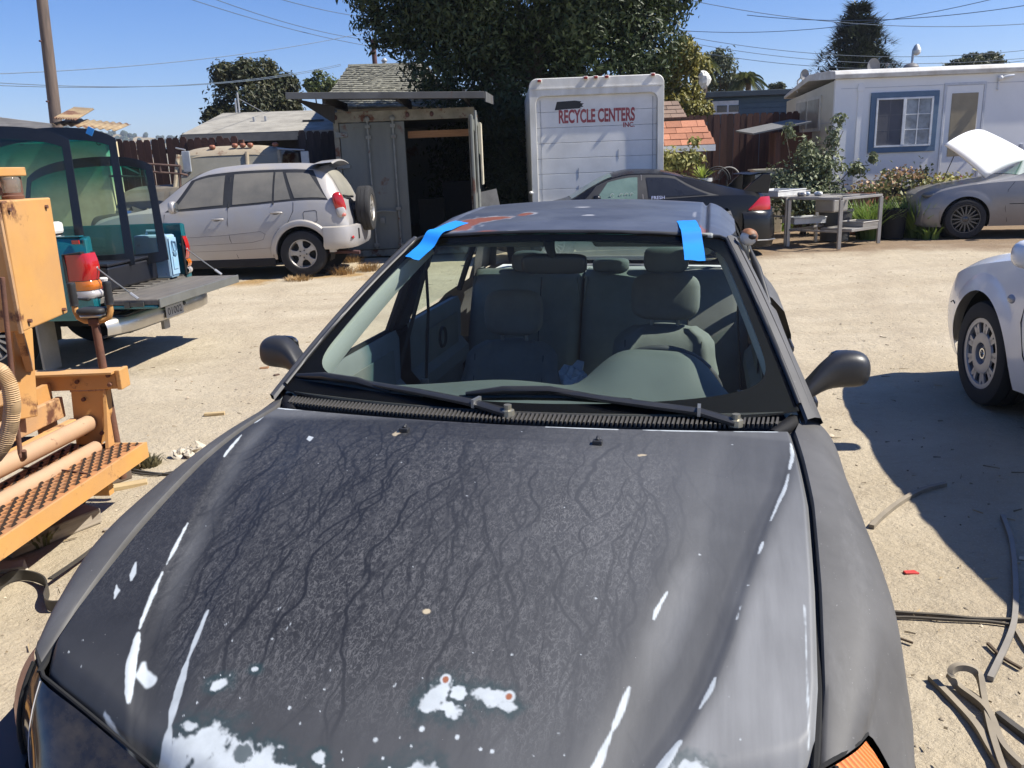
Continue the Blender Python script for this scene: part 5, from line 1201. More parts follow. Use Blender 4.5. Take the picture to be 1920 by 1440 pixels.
# other load
o = thing('black_case', 'long black case lying under the loose windshields in the bed', 'case', P2W((-.66, -.05, .632)), PYAW)
obj('case_body', MB().bb(-.7, .53, -.30, .55, 0, .20), mat('case black', (.010, .011, .016), .4), o, bevel=.02); obj('case_lid', MB().bb(-.71, .54, -.31, .56, .203, .23), mat('case black', (.016, .017, .022)), o, bevel=.01)
o = thing('jerry_can', 'light blue metal jerry can standing at the far corner of the pickup bed', 'jerry can', P2W((-.16, .50, .632)), PYAW)
lb = mat('light blue can', (.21, .40, .56), .5, col2=(.30, .42, .52), scale=6, rust=(6.,), rustamt=.0)
cbd = obj('can_body', MB().bb(-.17, .17, -.075, .075, 0, .40), lb, o, bevel=.02)
obj('can_seam', MB().prism([(-.065, .03), (.065, .03), (.065, .37), (-.065, .37)], .172, .180, 'x').prism([(-.04, .08), (.04, .08), (.04, .2), (-.04, .2)], .181, .187, 'x'), lb, o, bevel=.006)
obj('can_handle', MB().tube([(.10, 0, .40), (.09, 0, .44), (-.06, 0, .44), (-.07, 0, .40)], .012, 6), lb, o)
obj('can_latch', MB().tube([(.187, -.03, .34), (.195, -.03, .25), (.195, .03, .25), (.187, .03, .33), (.187, -.03, .34)], .006, 5).ell((.19, 0, .22), (.008, .03, .025), n=8, m=6), mat('latch blue', (.10, .20, .30), .5), o)
o = thing('floor_jack', 'small red trolley jack lying in the bed behind the near tail lamp', 'jack', P2W((-.22, -.52, .632)), PYAW+.5)
obj('frame', MB().bb(-.16, .16, -.06, -.045, .02, .08).bb(-.16, .16, .045, .06, .02, .08).bb(-.06, .1, -.04, .04, .03, .07), mat('jack red', (.42, .03, .035), .45, col2=(.3, .03, .03)), o, bevel=.006)
obj('saddle', MB().lathe([(0, .0), (.035, 0), (.04, .02), (.03, .03), (0, .02)], (.12, 0, .10), n=14).tube([(-.05, 0, .05), (.12, 0, .1)], .02, 8), mat('jack white', (.6, .58, .55), .5), o)
obj('handle', MB().tube([(-.1, 0, .06), (-.35, .03, .14)], .013, 8), mat('jack red', (.42, .03, .035)), o)
for x in (-.13, .13):
    for y in (-.075, .075): obj('caster', MB().lathe([(0, -.012), (.028, -.012), (.028, .012), (0, .012)], (x, y, .028), 'y', 12), blkpl, o)
o = thing('white_bucket', 'white lidded plastic tub standing at the near side of the pickup bed', 'bucket', P2W((-.52, -.60, .632)), PYAW)
wpl = mat('white plastic', (.76, .74, .68), .5, col2=(.66, .64, .58), scale=5)
obj('tub', MB().bb(-.14, .14, -.11, .11, 0, .50), wpl, o, bevel=.03); obj('lid', MB().bb(-.155, .155, -.12, .12, .503, .60), wpl, o, bevel=.025); obj('lid_gap', MB().bb(-.138, .138, -.108, .108, .495, .51), gap, o)
o = thing('junk_heap', 'pale heap of crumpled plastic sheeting piled behind the loose windshields', 'plastic sheeting', (-7.5, 11.8, 0))
rng = np.random.default_rng(4); g = []
for i in range(41):
    r_ = []
    for j in range(21):
        u, v = i/20-1, j/10-1; hgt = max(0, 1-u*u)*max(0, 1-v*v); r_.append((u*1.35, v*.9, .95*hgt**.5*(1+.35*(fbm(np.array([u*5.]), np.array([v*5.]), 3, 3)[0]-.5))))
    g.append(r_)
obj('sheeting', MB().grid(g), mat('pale sheeting', (.62, .60, .50), .5, col2=(.35, .34, .29), scale=4), o, smooth=60)
obj('tarp', MB().grid([[(x*.6-.2+y*.1, y*.5, .98+.14*math.cos(x*1.6)*math.cos(y*1.6)) for y in np.linspace(-1, 1, 9)] for x in np.linspace(-1, 1, 13)]), mat('dark tarp', (.03, .035, .045), .6), o, smooth=60)
# ------------------------------------------------------------------ the charcoal sedan in front
S = thing('sedan', 'dark charcoal sedan with stripped worn hood and blue tape, facing the camera', 'car', (-.292, .8665, 0))
S.rotation_euler = (0, R_(.9), -R_(13.534))
def P(nm, mb, m, par=None, **k): return obj(nm, mb, m, par or S, **k)
def ip(y, pts): 
    pts = sorted(pts); return np.interp(y, [p[0] for p in pts], [p[1] for p in pts])
EDGE = [(1.35, .70), (1.22, .672), (1.05, .675), (.85, .676), (.6, .664), (.4, .650), (.27, .632), (.05, .60)]
OUT_ = [(1.25, .66), (1.15, .666), (1.05, .662), (.9, .636), (.78, .602), (.6, .556), (.46, .522), (.36, .492), (.28, .456), (.2, .408), (.13, .37), (.05, .33)]
INN_ = [(1.25, .50), (1.1, .482), (.9, .46), (.7, .446), (.56, .422), (.5, .402), (.4, .383), (.3, .361), (.215, .336), (.138, .306), (.05, .27)]
def zh(x, y):
    x = np.abs(np.asarray(x, float)); y = np.asarray(y, float); t = np.clip((1.2-y)/.95, 0, 2)
    z = .905-.19*t**1.8+.02*(1-(x/.68)**2)
    xi, xo = ip(y, INN_), ip(y, OUT_); f = sst(1.2, .9, y)
    z = z+f*(.004*(1-sst(xi-.045, xi+.04, x))-.006*sst(xi-.03, xi+.05, x)*(1-sst(xo-.035, xo, x))+.004*sst(xo-.012, xo+.006, x))
    z = z-.010*sst(.32, .10, y)
    return z
def hood():
    n, m_ = 560, 620
    T, U = np.meshgrid(np.linspace(0, 1, n), np.linspace(-1, 1, m_), indexing='ij')
    yr = 1.115+.105*U**2
    X = U*.65
    for _ in range(4):
        yf = np.interp(np.abs(X), [0, .15, .30, .39, .5, .58, .615, .635], [.075, .09, .13, .166, .214, .246, .264, .29])
        Y = yr+(yf-yr)*T; X = U*np.interp(Y, [p[0] for p in EDGE[::-1]], [p[1] for p in EDGE[::-1]])
    Z = zh(X, Y)
    e = np.minimum.reduce([(1-np.abs(U))*.66, T*1.0, (1-T)*1.0]); Z = Z-.012*(1-sst(0, .012, e))**2
    e2 = (1-T)*1.0; Z -= .05*(1-sst(0, .05, e2))**2*.5
    V = np.stack([X, Y, Z], -1).reshape(-1, 3); I, J = np.meshgrid(np.arange(n-1), np.arange(m_-1), indexing='ij'); q = (I*m_+J).ravel()
    F = np.stack([q, q+m_, q+m_+1, q+1], 1)
    k = NT('stripped hood paint'); b = k.b
    base = k.mix(k.ramp(k.noise(7, 6, .6), [(.3, 0.), (.7, 1.)]), (.014, .0142, .0155), (.026, .0262, .0285))
    wet = k.at('wet')
    st = k.at('stream')
    dry = k.ramp(k.noise(1., 6, .7, stretch=(60, 22, 20), dist=.4), [(.30, .35), (.70, 1.)])
    base = k.mix(k.math('MULTIPLY', wet, k.math('MULTIPLY', dry, .5)), base, (.034, .034, .037))
    base = k.mix(k.math('MULTIPLY', st, .92), base, (.010, .0105, .013))
    n1 = k.noise(1., 3, .55, stretch=(95, 46, 46), dist=.5)
    n2 = k.noise(1., 2, .5, stretch=(150, 84, 80), dist=.8)
    line = k.math('MAXIMUM', k.ramp(k.math('ABSOLUTE', k.math('SUBTRACT', n1, .5)), [(0., 1.), (.018, .5), (.036, 0.)]), k.ramp(k.math('ABSOLUTE', k.math('SUBTRACT', n2, .46)), [(0., .7), (.02, .3), (.035, 0.)]))
    ed = k.math('MULTIPLY', k.ramp(st, [(.12, 0.), (.3, 1.), (.5, 1.), (.7, 0.)]), k.ramp(k.noise(60, 3), [(.42, 0.), (.62, .8)]))
    line = k.math('MAXIMUM', line, ed)
    lm_ = k.math('MULTIPLY', k.math('MULTIPLY', line, wet), k.math('MULTIPLY', k.math('SUBTRACT', 1., st), k.ramp(k.noise(3.4, 4), [(.3, .6), (.6, 1.)])))
    base = k.mix(k.math('MULTIPLY', lm_, .52), base, (.165, .165, .17))
    # crazed crossing lines near the rear edge
    vo = k.n('ShaderNodeTexVoronoi', feature='DISTANCE_TO_EDGE'); vo.inputs['Scale'].default_value = 34
    mp = k.n('ShaderNodeMapping'); mp.inputs['Scale'].default_value = (1, 1.5, 1); k.l(k.tc.outputs['Object'], mp.inputs[0]); k.l(mp.outputs[0], vo.inputs['Vector'])
    cr = k.math('MULTIPLY', k.ramp(vo.outputs['Distance'], [(0., .6), (.05, .3), (.10, 0.)]), k.at('craze'))
    base = k.mix(k.math('MULTIPLY', cr, .75), base, (.016, .018, .024))
    base = k.mix(k.math('MULTIPLY', k.at('scuff_sheen'), k.ramp(k.noise(1., 7, .66, stretch=(24, 2.5, 3)), [(.2, .6), (.8, 1.)])), base, (.32, .325, .33))
    base = k.mix(k.math('MULTIPLY', k.ramp(k.noise(170, 2, .5), [(.765, 0.), (.79, 1.)]), .5), base, (.33, .33, .33))
    base = k.mix(k.at('halo'), base, (.016, .045, .050))
    base = k.mix(k.at('primer'), base, k.mix(k.ramp(k.noise(25, 4), [(.35, 0.), (.7, 1.)]), (.46, .495, .515), (.37, .40, .415)))
    base = k.mix(k.at('rust'), base, k.mix(k.noise(60, 3), (.30, .115, .06), (.20, .07, .035)))
    base = k.mix(k.at('tan'), base, (.42, .35, .24))
    k.setcol(base)
    rg = k.mix(k.at('primer'), k.mix(lm_, k.mix(k.at('scuff_sheen'), (.47,)*3, (.62,)*3), (.75,)*3), (.55,)*3); k.l(rg, b.inputs['Roughness'])
    b.inputs['Specular IOR Level'].default_value = .38
    k.bump(k.math('ADD', k.noise(150, 3, .6), k.math('MULTIPLY', lm_, .6)), .05, .002)
    o = fastmesh('hood', V, F, k.m, S, smooth=True)
    x, y = X.ravel(), Y.ravel(); z0 = np.zeros_like(x)
    nz = fbm(x*60, y*60, 3, 3)-.5; nz2 = fbm(x*150, y*150, 2, 8)-.5; nl = fbm(x*9, y*9, 3, 44)-.5
    def poly(pts, soft=.0025):
        """mask round a polyline of (x, y, halfwidth)"""
        d = np.full_like(x, 9.)
        for (x0, y0, w0), (x1, y1, w1) in zip(pts[:-1], pts[1:]):
            L2 = (x1-x0)**2+(y1-y0)**2+1e-9; tt = np.clip(((x-x0)*(x1-x0)+(y-y0)*(y1-y0))/L2, 0, 1)
            d = np.minimum(d, np.hypot(x-x0-tt*(x1-x0), y-y0-tt*(y1-y0))-(w0+(w1-w0)*tt))
        return 1-sst(-soft, soft, d+nz*.0035)
    def blob(cx, cy_, rx, ry, a=0, rough=.6, soft=.20):
        ca, sa = math.cos(a), math.sin(a); u = (x-cx)*ca+(y-cy_)*sa; v = -(x-cx)*sa+(y-cy_)*ca
        d = np.hypot(u/rx, v/ry)+rough*2*nz+rough*1.2*nz2; return 1-sst(1-soft, 1+soft, d)
    pr, halo = z0.copy(), z0.copy()
    def crease(side, tab, y0, y1, w, taper=True, dx=0.):
        ys = np.linspace(y0, y1, 9); pts = [(side*(float(ip(q, tab))+dx), q, w*(math.sin(math.pi*(i+.5)/9)**.6 if taper else 1)) for i, q in enumerate(ys)]
        return poly(pts, .0012)
    for a in ((1, OUT_, 1.13, .98, .0042), (1, OUT_, .96, .77, .0034), (1, OUT_, .70, .665, .003), (1, OUT_, .53, .50, .0012), (1, OUT_, .38, .325, .004), (1, OUT_, .27, .10, .0085),
              (1, INN_, .545, .48, .0033), (1, INN_, .345, .27, .005), (1, INN_, .27, .10, .0068),
              (-1, OUT_, 1.13, 1.08, .0034), (-1, OUT_, 1.0, .88, .0034), (-1, OUT_, .62, .50, .0030), (-1, OUT_, .48, .35, .0042), (-1, OUT_, .34, .22, .0085),
              (-1, INN_, .40, .29, .0044), (-1, INN_, .30, .19, .0075), (-1, INN_, .19, .12, .0095)):
        pr = np.maximum(pr, crease(*a))
    pr = np.maximum(pr, poly([(-.41, .262, .011), (-.43, .272, .010), (-.44, .29, .004)]))
    # white edge wear along the front left corner and the rear edge
    for a in ([(-.46, .21, .0015), (-.40, .172, .0045), (-.36, .156, .002)], [(-.665, 1.205, .003), (-.63, 1.196, .006), (-.58, 1.184, .002)], [(-.54, 1.176, .003), (-.52, 1.172, .003)],
              [(.10, 1.105, .002), (.2, 1.112, .004), (.27, 1.118, .002)], [(.33, 1.128, .002), (.42, 1.143, .005), (.5, 1.16, .002)], [(.54, 1.172, .002), (.6, 1.188, .004), (.64, 1.198, .002)],
              [(.628, .30, .0008), (.634, .40, .0008), (.642, .55, .0006)], [(-.60, .50, .0015), (-.585, .47, .0055), (-.578, .455, .002)], [(-.60, .44, .001), (-.588, .425, .005), (-.582, .41, .002)],
              [(-.47, 1.0, .001), (-.46, .985, .008), (-.452, .968, .002)]): pr = np.maximum(pr, poly(a, .0012))
    for a in [(-.252, .168, .045, .028, 0), (-.205, .150, .05, .026, .2), (-.292, .150, .034, .012, 0), (-.150, .143, .04, .028, 0), (-.105, .132, .045, .022, .1), (-.06, .115, .04, .02, .1), (.05, .135, .05, .024, .2), (.085, .165, .028, .02, .3), (.13, .13, .05, .015, 0), (-.012, .115, .05, .018, 0),
              (-.29, .192, .013, .008, 0), (-.277, .262, .015, .0085, .3), (-.232, .292, .006, .004, 0), (-.068, .172, .011, .007, 0), (.083, .283, .017, .024, -.55), (.108, .267, .022, .010, -.4), (.112, .292, .013, .010, 0), (.165, .292, .026, .013, -.12), (.188, .283, .014, .008, 0), (.47, .235, .022, .012, .2), (.45, .215, .02, .009, .1)]:
        pr = np.maximum(pr, blob(*a)); halo = np.maximum(halo, .6*blob(a[0], a[1], a[2]*1.35+.004, a[3]*1.45+.004, a[4], .5, .6))
    # pocket of bare grey inside the big patch
    pr *= 1-.85*blob(-.185, .163, .014, .012, 0, .6)
    rng = np.random.default_rng(12); 
    for i in range(240):
        cx = rng.uniform(-.33, .62); cy_ = .07+rng.exponential(.055); r = .0011+.0030*rng.random()**4
        s_ = (np.abs(x-cx) < .008) & (np.abs(y-cy_) < .008); pr[s_] = np.maximum(pr[s_], 1-sst(r*.7, r*1.3, np.hypot(x[s_]-cx, y[s_]-cy_)))
    for i in range(34):
        cx = rng.uniform(-.6, .6); cy_ = rng.uniform(.2, 1.1); r = .0008+.0016*rng.random()**3
        s_ = (np.abs(x-cx) < .006) & (np.abs(y-cy_) < .006); pr[s_] = np.maximum(pr[s_], .8*(1-sst(r*.7, r*1.3, np.hypot(x[s_]-cx, y[s_]-cy_))))
    for a in [(-.215, .37, -.212, .385), (-.17, .325, -.165, .345), (-.28, .25, -.265, .262), (.01, .29, .012, .296), (-.33, .37, -.325, .38), (-.25, .41, -.247, .416)]: pr = np.maximum(pr, .7*poly([(a[0], a[1], .0007), (a[2], a[3], .0007)], .0006))
    ru = np.maximum(blob(.088, .312, .0048, .0058, 0, .2), blob(.193, .298, .005, .0055, 0, .25))
    pr = np.maximum(pr, np.maximum(blob(.088, .312, .0085, .0095, 0, .15), blob(.193, .298, .009, .0095, 0, .15)))
    tan_ = np.maximum(blob(.016, .437, .0065, .005, 0, .4), .8*np.maximum(blob(-.25, 1.02, .008, .012, 0, .6), blob(.34, .98, .010, .006, .4, .7)))
    xi, xo = ip(y, INN_), ip(y, OUT_); ax = np.abs(x)
    wet = (1-sst(xo-.10, xo-.02, ax))*sst(.18, .34, y+.10*nl)*(1-.9*sst(xi-.09, xi-.01, x+.05*nl))
    wet = np.maximum(wet, .35*(x < -.40)*sst(.3, .5, y)); craze = sst(.84, 1.02, y+.12*nl)*(1-sst(xo-.05, xo, ax))
    wet *= 1-.45*sst(.95, 1.05, y)
    sc = sst(xi-.05, xi+.03, x+.05*nl)*(.34+.2*nl)*(.55+.45*sst(1.1, .4, y)); sc = np.maximum(sc, sst(xo-.02, xo+.03, x)*(.70+.25*nl)*(.55+.45*sst(1.0, .35, y))); sc *= 1-.72*np.exp(-((x-(xo-.045))/.028)**2)*sst(.9, .3, y)  # paler right half: sanding scuff with sky and sun sheen put into the colour
    sc = np.maximum(sc, .30*np.exp(-((x+xo-.035)/.022)**2)*sst(.25, .5, y)*(.6+nl)); sc = np.maximum(sc, .22*sst(-.2, .5, x)+.13*sst(.40, .15, y)); sc = np.maximum(sc, .32*sst(1.09, 1.16, y))
    # water runs: meandering dark tracks that fork and join as they run down to the nose
    stream = np.zeros((n, m_)); Xg, Yg = X, Y; rs = np.random.default_rng(41)
    def dab(px_, py_, r, a):
        u_ = px_/float(np.interp(py_, [p[0] for p in EDGE[::-1]], [p[1] for p in EDGE[::-1]])); j = int((u_+1)/2*(m_-1))
        if not 3 <= j < m_-3: return
        i = int(np.searchsorted(-Yg[:, j], -py_)); q = 7
        s_ = (slice(max(0, i-q), i+q+1), slice(max(0, j-q), j+q+1))
        d = np.hypot(Xg[s_]-px_, Yg[s_]-py_); stream[s_] = np.maximum(stream[s_], a*(1-sst(r*.45, r*1.35, d)))
    def run(px_, py_, w, L, a, depth=0):
        ph = rs.uniform(0, 6.28); vx = 0.; end = py_-L; fan = px_*.10
        while py_ > max(end, .17):
            vx = .86*vx+rs.normal(0, .17)+.05*math.sin(py_*38+ph); px_ += .0034*(vx+fan*.6); py_ -= .0034
            if abs(px_) > float(ip(py_, OUT_))-.01: break
            dab(px_, py_, w*(.75+.5*fbm(np.array([py_*30+ph]), np.array([ph]), 2, 1)[0]), a*min(1, (py_-max(end, .17))/.05+.15))
            if depth < 1 and rs.random() < .002: run(px_, py_, w*.75, L*.4, a, depth+1)
    for i in range(260):
        y0_ = rs.uniform(.5, 1.14); x0_ = rs.uniform(-.60, .44); run(x0_, y0_, rs.choice([.0018, .0027, .0040, .0062], p=[.38, .33, .20, .09]), rs.uniform(.10, .55), rs.uniform(.4, .95))
    for i in range(26):                                   # crossing lines of the crazed strip at the rear
        y0_ = 1.145-.285*(i/26)**1.25; xx = rs.uniform(-.60, -.2); x1_ = xx+rs.uniform(.25, .95); v_ = 0.
        while xx < min(x1_, .56): v_ = .8*v_+rs.normal(0, .22); xx += .0034; y0_ += .0034*v_*.6; dab(xx, y0_+.05*(xx/.66)**2, .0017, .8)
    for i in range(52):
        x0_ = rs.uniform(-.6, .56); run(x0_, 1.16, .0018, rs.uniform(.08, .3), .8, 2)
    attr(o, 'stream', stream*(1-pr.reshape(n, m_)))
    for nme, v in (('primer', pr), ('halo', np.clip(halo*(1-pr), 0, 1)), ('rust', ru), ('tan', np.clip(tan_, 0, 1)), ('wet', np.clip(wet, 0, 1)), ('scuff_sheen', np.clip(sc, 0, 1)), ('craze', np.clip(craze, 0, 1))): attr(o, nme, v)
    return o
hood_o = hood()
char = NT('charcoal primer'); 
_c = char.mix(char.ramp(char.noise(4, 7, .62), [(.3, 0.), (.72, 1.)]), (.066, .064, .062), (.112, .109, .106))
_c = char.mix(char.math('MULTIPLY', char.ramp(char.noise(1., 6, .7, stretch=(9, 2.5, 3)), [(.55, 0.), (.75, 1.)]), .45), _c, (.17, .168, .165))
_c = char.mix(char.math('MULTIPLY', char.ramp(char.noise(150, 2), [(.72, 0.), (.77, 1.)]), .5), _c, (.3, .3, .3))
char.setcol(_c); char.b.inputs['Roughness'].default_value = .60; char.b.inputs['Specular IOR Level'].default_value = .35; char.bump(char.noise(160, 3), .04, .002); char = char.m
gloss = mat('charcoal gloss', (.020, .021, .025), .25, col2=(.03, .031, .036), scale=5, coat=.3)
# nozzles on the hood
for (x, y) in ((-.235, 1.035), (.235, 1.02)):
    nz_ = obj('washer_nozzle', MB().box((0, 0, .004), (.022, .018, .012)).tube([(0, -.004, .010), (0, .010, .014)], .005, 6), mat('black plastic', (.018, .018, .019)), hood_o, bevel=.003); nz_.location = (x, y, float(zh(x, y)))
# fenders
def wside(y): return ip(y, [(.2, .765), (.3, .795), (.42, .822), (.6, .842), (.87, .852), (1.3, .846), (2.0, .846), (3.4, .846), (4.0, .82), (4.3, .76), (4.43, .66)])
def fender_pt(y, q):
    """q 0..1 from the hood gap out and down the side"""
    xe = float(ip(y, EDGE))+.006; z = float(zh(xe, min(y, 1.22)))-.001; ws = float(wside(y))
    f = float(sst(.5, 1.0, y)); L = lambda a, b: a+(b-a)*f
    ctl = [(0, xe, z-.022), (.04, xe+.003, z), (.20, xe+L(.35, .30)*(ws-xe), z-L(.012, .016)), (.36, xe+L(.65, .54)*(ws-xe), z-L(.040, .05)), (.50, xe+L(.88, .76)*(ws-xe), z-L(.10, .115)), (.62, xe+L(.98, .93)*(ws-xe), z-L(.19, .21)), (.74, ws+.004, .58), (.84, ws+.002, .46), (.92, ws-.012, .33), (1., ws-.03, .21)]
    Q = [c[0] for c in ctl]
    return curve([(c[0], c[1]) for c in ctl])(q), curve([(c[0], c[2]) for c in ctl])(q)
def fender(sg):
    g = []
    ts = sorted(set(np.linspace(0, 1, 46).tolist()))
    for t in ts:
        r_ = []
        for q in np.linspace(0, 1, 40):
            y0 = .300+.16*sst(.1, .6, q)-.03*sst(.75, .9, q); y = y0+(1.36-y0)*t
            x, z = fender_pt(y, q)
            d = math.hypot(y-.87, z-.295)
            if d < .345 and q > .5:
                # pull the skin up to the arch
                z = .295+math.sqrt(max(0, .345**2-(y-.87)**2)); x = float(wside(y))+.004
            elif q > .6 and z < .295 and abs(y-.87) < .345: z = .295+math.sqrt(max(0, .345**2-(y-.87)**2)); x = float(wside(y))+.004
            if t < .34:
                # draw the front edge onto the lamp's seal line, easing back into the section
                w = (1-t/.34)**2; x0, z0 = fender_pt(y0, q)
                Fx, Fy, Fz = (cF[a](q) for a in range(3)); k_ = w*(1 if q > .03 else q/.03)
                x += k_*(Fx-x0); y += k_*(Fy-y0); z += k_*(Fz-z0)
            r_.append((sg*x, y, z))
        g.append(r_)
    return MB().grid(g)
FRONT = [(0, .636, .276, .690), (.06, .648, .284, .712), (.2, .680, .312, .716), (.32, .704, .345, .712), (.42, .726, .385, .700), (.5, .757, .388, .650), (.6, .782, .37, .60), (.7, .795, .35, .56), (.85, .815, .40, .45), (1., .80, .47, .24)]
cF = [curve([(p[0], p[a]) for p in FRONT]) for a in (1, 2, 3)]
for sg in (-1, 1):
    P('fender', fender(sg), char, smooth=50)
    P('hood_gap', MB().tube([(sg*(float(ip(y, EDGE))+.003), y, float(zh(float(ip(y, EDGE)), min(y, 1.22)))-.020) for y in np.linspace(.27, 1.27, 30)], .0055, 6), gap)
    P('wheel_well', MB().grid([[(sg*.50, .87+.352*math.cos(a), .295+.352*math.sin(a)), (sg*.835, .87+.352*math.cos(a), .295+.352*math.sin(a))] for a in np.linspace(-.3, math.pi+.3, 26)]), mat('underbody', (.02, .02, .02)))
    P('wheel_well', MB().grid([[(sg*.50, 3.37+.352*math.cos(a), .295+.352*math.sin(a)), (sg*.835, 3.37+.352*math.cos(a), .295+.352*math.sin(a))] for a in np.linspace(-.3, math.pi+.3, 26)]), mat('underbody', (.02, .02, .02)))
    for y in (.87, 3.37):
        w_ = wheel(S, (sg*.735, y, .29), .29, .185, 'five', alloy, side=sg*1, rr=.18); w_.rotation_euler = (0, .3, -math.pi/2); 
# front bumper
bp = []
for (x, y) in [(-.846, .60), (-.84, .45), (-.80, .27), (-.70, .12), (-.52, .02), (-.3, -.03), (0, -.05), (.3, -.03), (.52, .02), (.70, .12), (.80, .27), (.84, .45), (.846, .60)]:
    s_ = 1-.02; bp.append([(x*.93, y+.10, .555), (x*.985, y+.02, .552), (x, y, .52), (x*1.005, y-.01, .44), (x, y, .34), (x*.97, y+.03, .22)])
P('front_bumper', MB().grid(bp), mat('bumper black', (.022, .022, .024), .45, col2=(.035, .034, .034), scale=6, rust=(3.,), rustamt=-.05), smooth=50)
# headlamps
TOPC = [(.722, .380, .698), (.702, .340, .708), (.676, .306, .712), (.648, .280, .710), (.622, .258, .702), (.5, .208, .688), (.39, .160, .678), (.30, .122, .667), (.22, .098, .655)]
BOTC = [(.756, .350, .575), (.738, .305, .548), (.692, .264, .540), (.655, .238, .540), (.60, .190, .536), (.52, .078, .535), (.40, .045, .54), (.30, .025, .548), (.22, .015, .56)]
def lampgrid(sg, i0, i1, off=0., n=10):
    g = []
    cT = [curve([(i, p[a]) for i, p in enumerate(TOPC)]) for a in range(3)]; cB = [curve([(i, p[a]) for i, p in enumerate(BOTC)]) for a in range(3)]
    for u in np.linspace(i0, i1, 22):
        r_ = []
        for v in np.linspace(0, 1, n):
            p = np.array([c(u) for c in cT])*(1-v)+np.array([c(u) for c in cB])*v; bl_ = 4*v*(1-v)*.022
            nx = max(0, 1-u/3.2); p += np.array([bl_*nx+off*nx, -bl_*(1-nx*.6)-off*(1-nx*.6), bl_*.2]); r_.append((sg*p[0], p[1], p[2]))
        g.append(r_)
    return MB().grid(g)
kk = NT('ribbed amber'); rb = kk.n('ShaderNodeTexWave', wave_type='BANDS', bands_direction='Y'); rb.inputs['Scale'].default_value = 95; rb.inputs['Distortion'].default_value = .4; kk.l(kk.tc.outputs['Object'], rb.inputs['Vector'])
kk.setcol(kk.mix(rb.outputs['Fac'], (.55, .21, .10), (.82, .46, .28))); kk.b.inputs['Roughness'].default_value = .4; kk.b.inputs['Coat Weight'].default_value = .1; kk.bump(rb.outputs['Fac'], .5, .004)  # shaded left marker: colour raised to stand in for the missing sun
kk2 = NT('ribbed amber sun side'); rb = kk2.n('ShaderNodeTexWave', wave_type='BANDS', bands_direction='Y'); rb.inputs['Scale'].default_value = 42; kk2.l(kk2.tc.outputs['Object'], rb.inputs['Vector'])
kk2.setcol(kk2.mix(rb.outputs['Fac'], (.55, .13, .02), (.75, .26, .08))); kk2.b.inputs['Roughness'].default_value = .18; kk2.b.inputs['Coat Weight'].default_value = .6; kk2.bump(rb.outputs['Fac'], .5, .004)
hl = mat('headlamp dark', (.008, .009, .012), .08, col2=(.050, .042, .032), scale=7, coat=.35, spec=.35, stretch=(2, 1, 5))
for sg in (-1, 1):
    h_ = P('headlamp', lampgrid(sg, 2.45, 8), hl, smooth=60)
    obj('marker_lens', lampgrid(sg, .25, 2.42, .001), kk.m if sg < 0 else kk2.m, h_, smooth=60)
    obj('lens_seal', MB().tube([(sg*(p[0]), p[1]+.006, p[2]+.004) for p in TOPC], .0035, 6), gap, h_)
    obj('lens_divider', MB().tube([p for p in np.array(lampgrid(sg, 2.43, 2.44, .003).v)[:10].tolist()], .004, 6), gap, h_)
    obj('scratch', MB().tube([p for p in np.array(lampgrid(sg, 4.0, 4.01, .002).v)[:8].tolist()], .0009, 4), mat('pale scratch', (.5, .48, .46), .6), h_)
P('grille', MB().grid([[(x, -.005+.10*(x/.24)**2, .655), (x, -.03+.10*(x/.24)**2, .60), (x, -.02+.1*(x/.24)**2, .55)] for x in np.linspace(-.24, .24, 13)]), blkpl)

# windshield
def ws(u, v, off=0.):
    y = 1.13+.82*v+(.16-.11*v)*u*u; z = .885+.033*u*u+(.427-.056*u*u)*v; x = u*(.705-.190*v)
    b = .020*4*v*(1-v)+off   # slight outward bulge along the normal
    return (x, y-b*.46, z+b*.85)
gw = glass('sedan windshield glass', (.90, .955, .925), .27, 0., .008, band=(.012, .22, .25))
g = [[ws(u, v) for v in np.linspace(.03, 1, 40)] for u in np.linspace(-1, 1, 49)]
w_ = P('windshield', MB().grid(g), gw, smooth=60)
vv = np.array([v.co[:] for v in w_.data.vertices]); 
vpar = (vv[:, 2]-.885-.033*(vv[:, 0]/.6)**2)/(.427-.056*(vv[:, 0]/.6)**2); attr(w_, 'band', np.clip((vpar-.86)/.13, 0, 1))
frit = mat('frit matte', (.004, .004, .005), .6, spec=.08)
def ring(fn, uo, ui, v0, vi0, vi1, v1, off, n=40):
    o_ = [(-uo+2*uo*i/n, v0) for i in range(n+1)]+[(uo, v0+(v1-v0)*j/n) for j in range(1, n)]+[(uo-2*uo*i/n, v1) for i in range(n+1)]+[(-uo, v1-(v1-v0)*j/n) for j in range(1, n)]
    r_ = .10
    vv, N = [], len(o_)
    for u, v in o_:
        # superellipse-rounded inner edge
        a = u/uo; b = (v-(v0+v1)/2)/((v1-v0)/2); l = (abs(a)**9+abs(b)**9)**(1/9); a, b = a/l, b/l
        vi = (vi0+vi1)/2+b*(vi1-vi0)/2
        vv += [fn(u, v, off), fn(a*ui, vi, off)]
    return MB().add(vv, [(2*i, 2*i+1, 2*((i+1) % N)+1, 2*((i+1) % N)) for i in range(N)])
P('windshield_border', ring(ws, 1., .948, .03, .125, .955, 1., -.004), frit, smooth=60)
P('windshield_gasket', MB().tube([ws(-1.005, v, .002) for v in np.linspace(.05, .985, 20)]+[ws(u, 1.005, .002) for u in np.linspace(-.97, .97, 24)]+[ws(1.005, v, .002) for v in np.linspace(.985, .05, 20)], .0065, 6), blkpl, smooth=60)
P('inspection_label', MB().grid([[ws(u, v, -.006) for v in (.075, .082)] for u in (.60, .69, .76)]), mat('pale strip', (.55, .58, .6), .5))
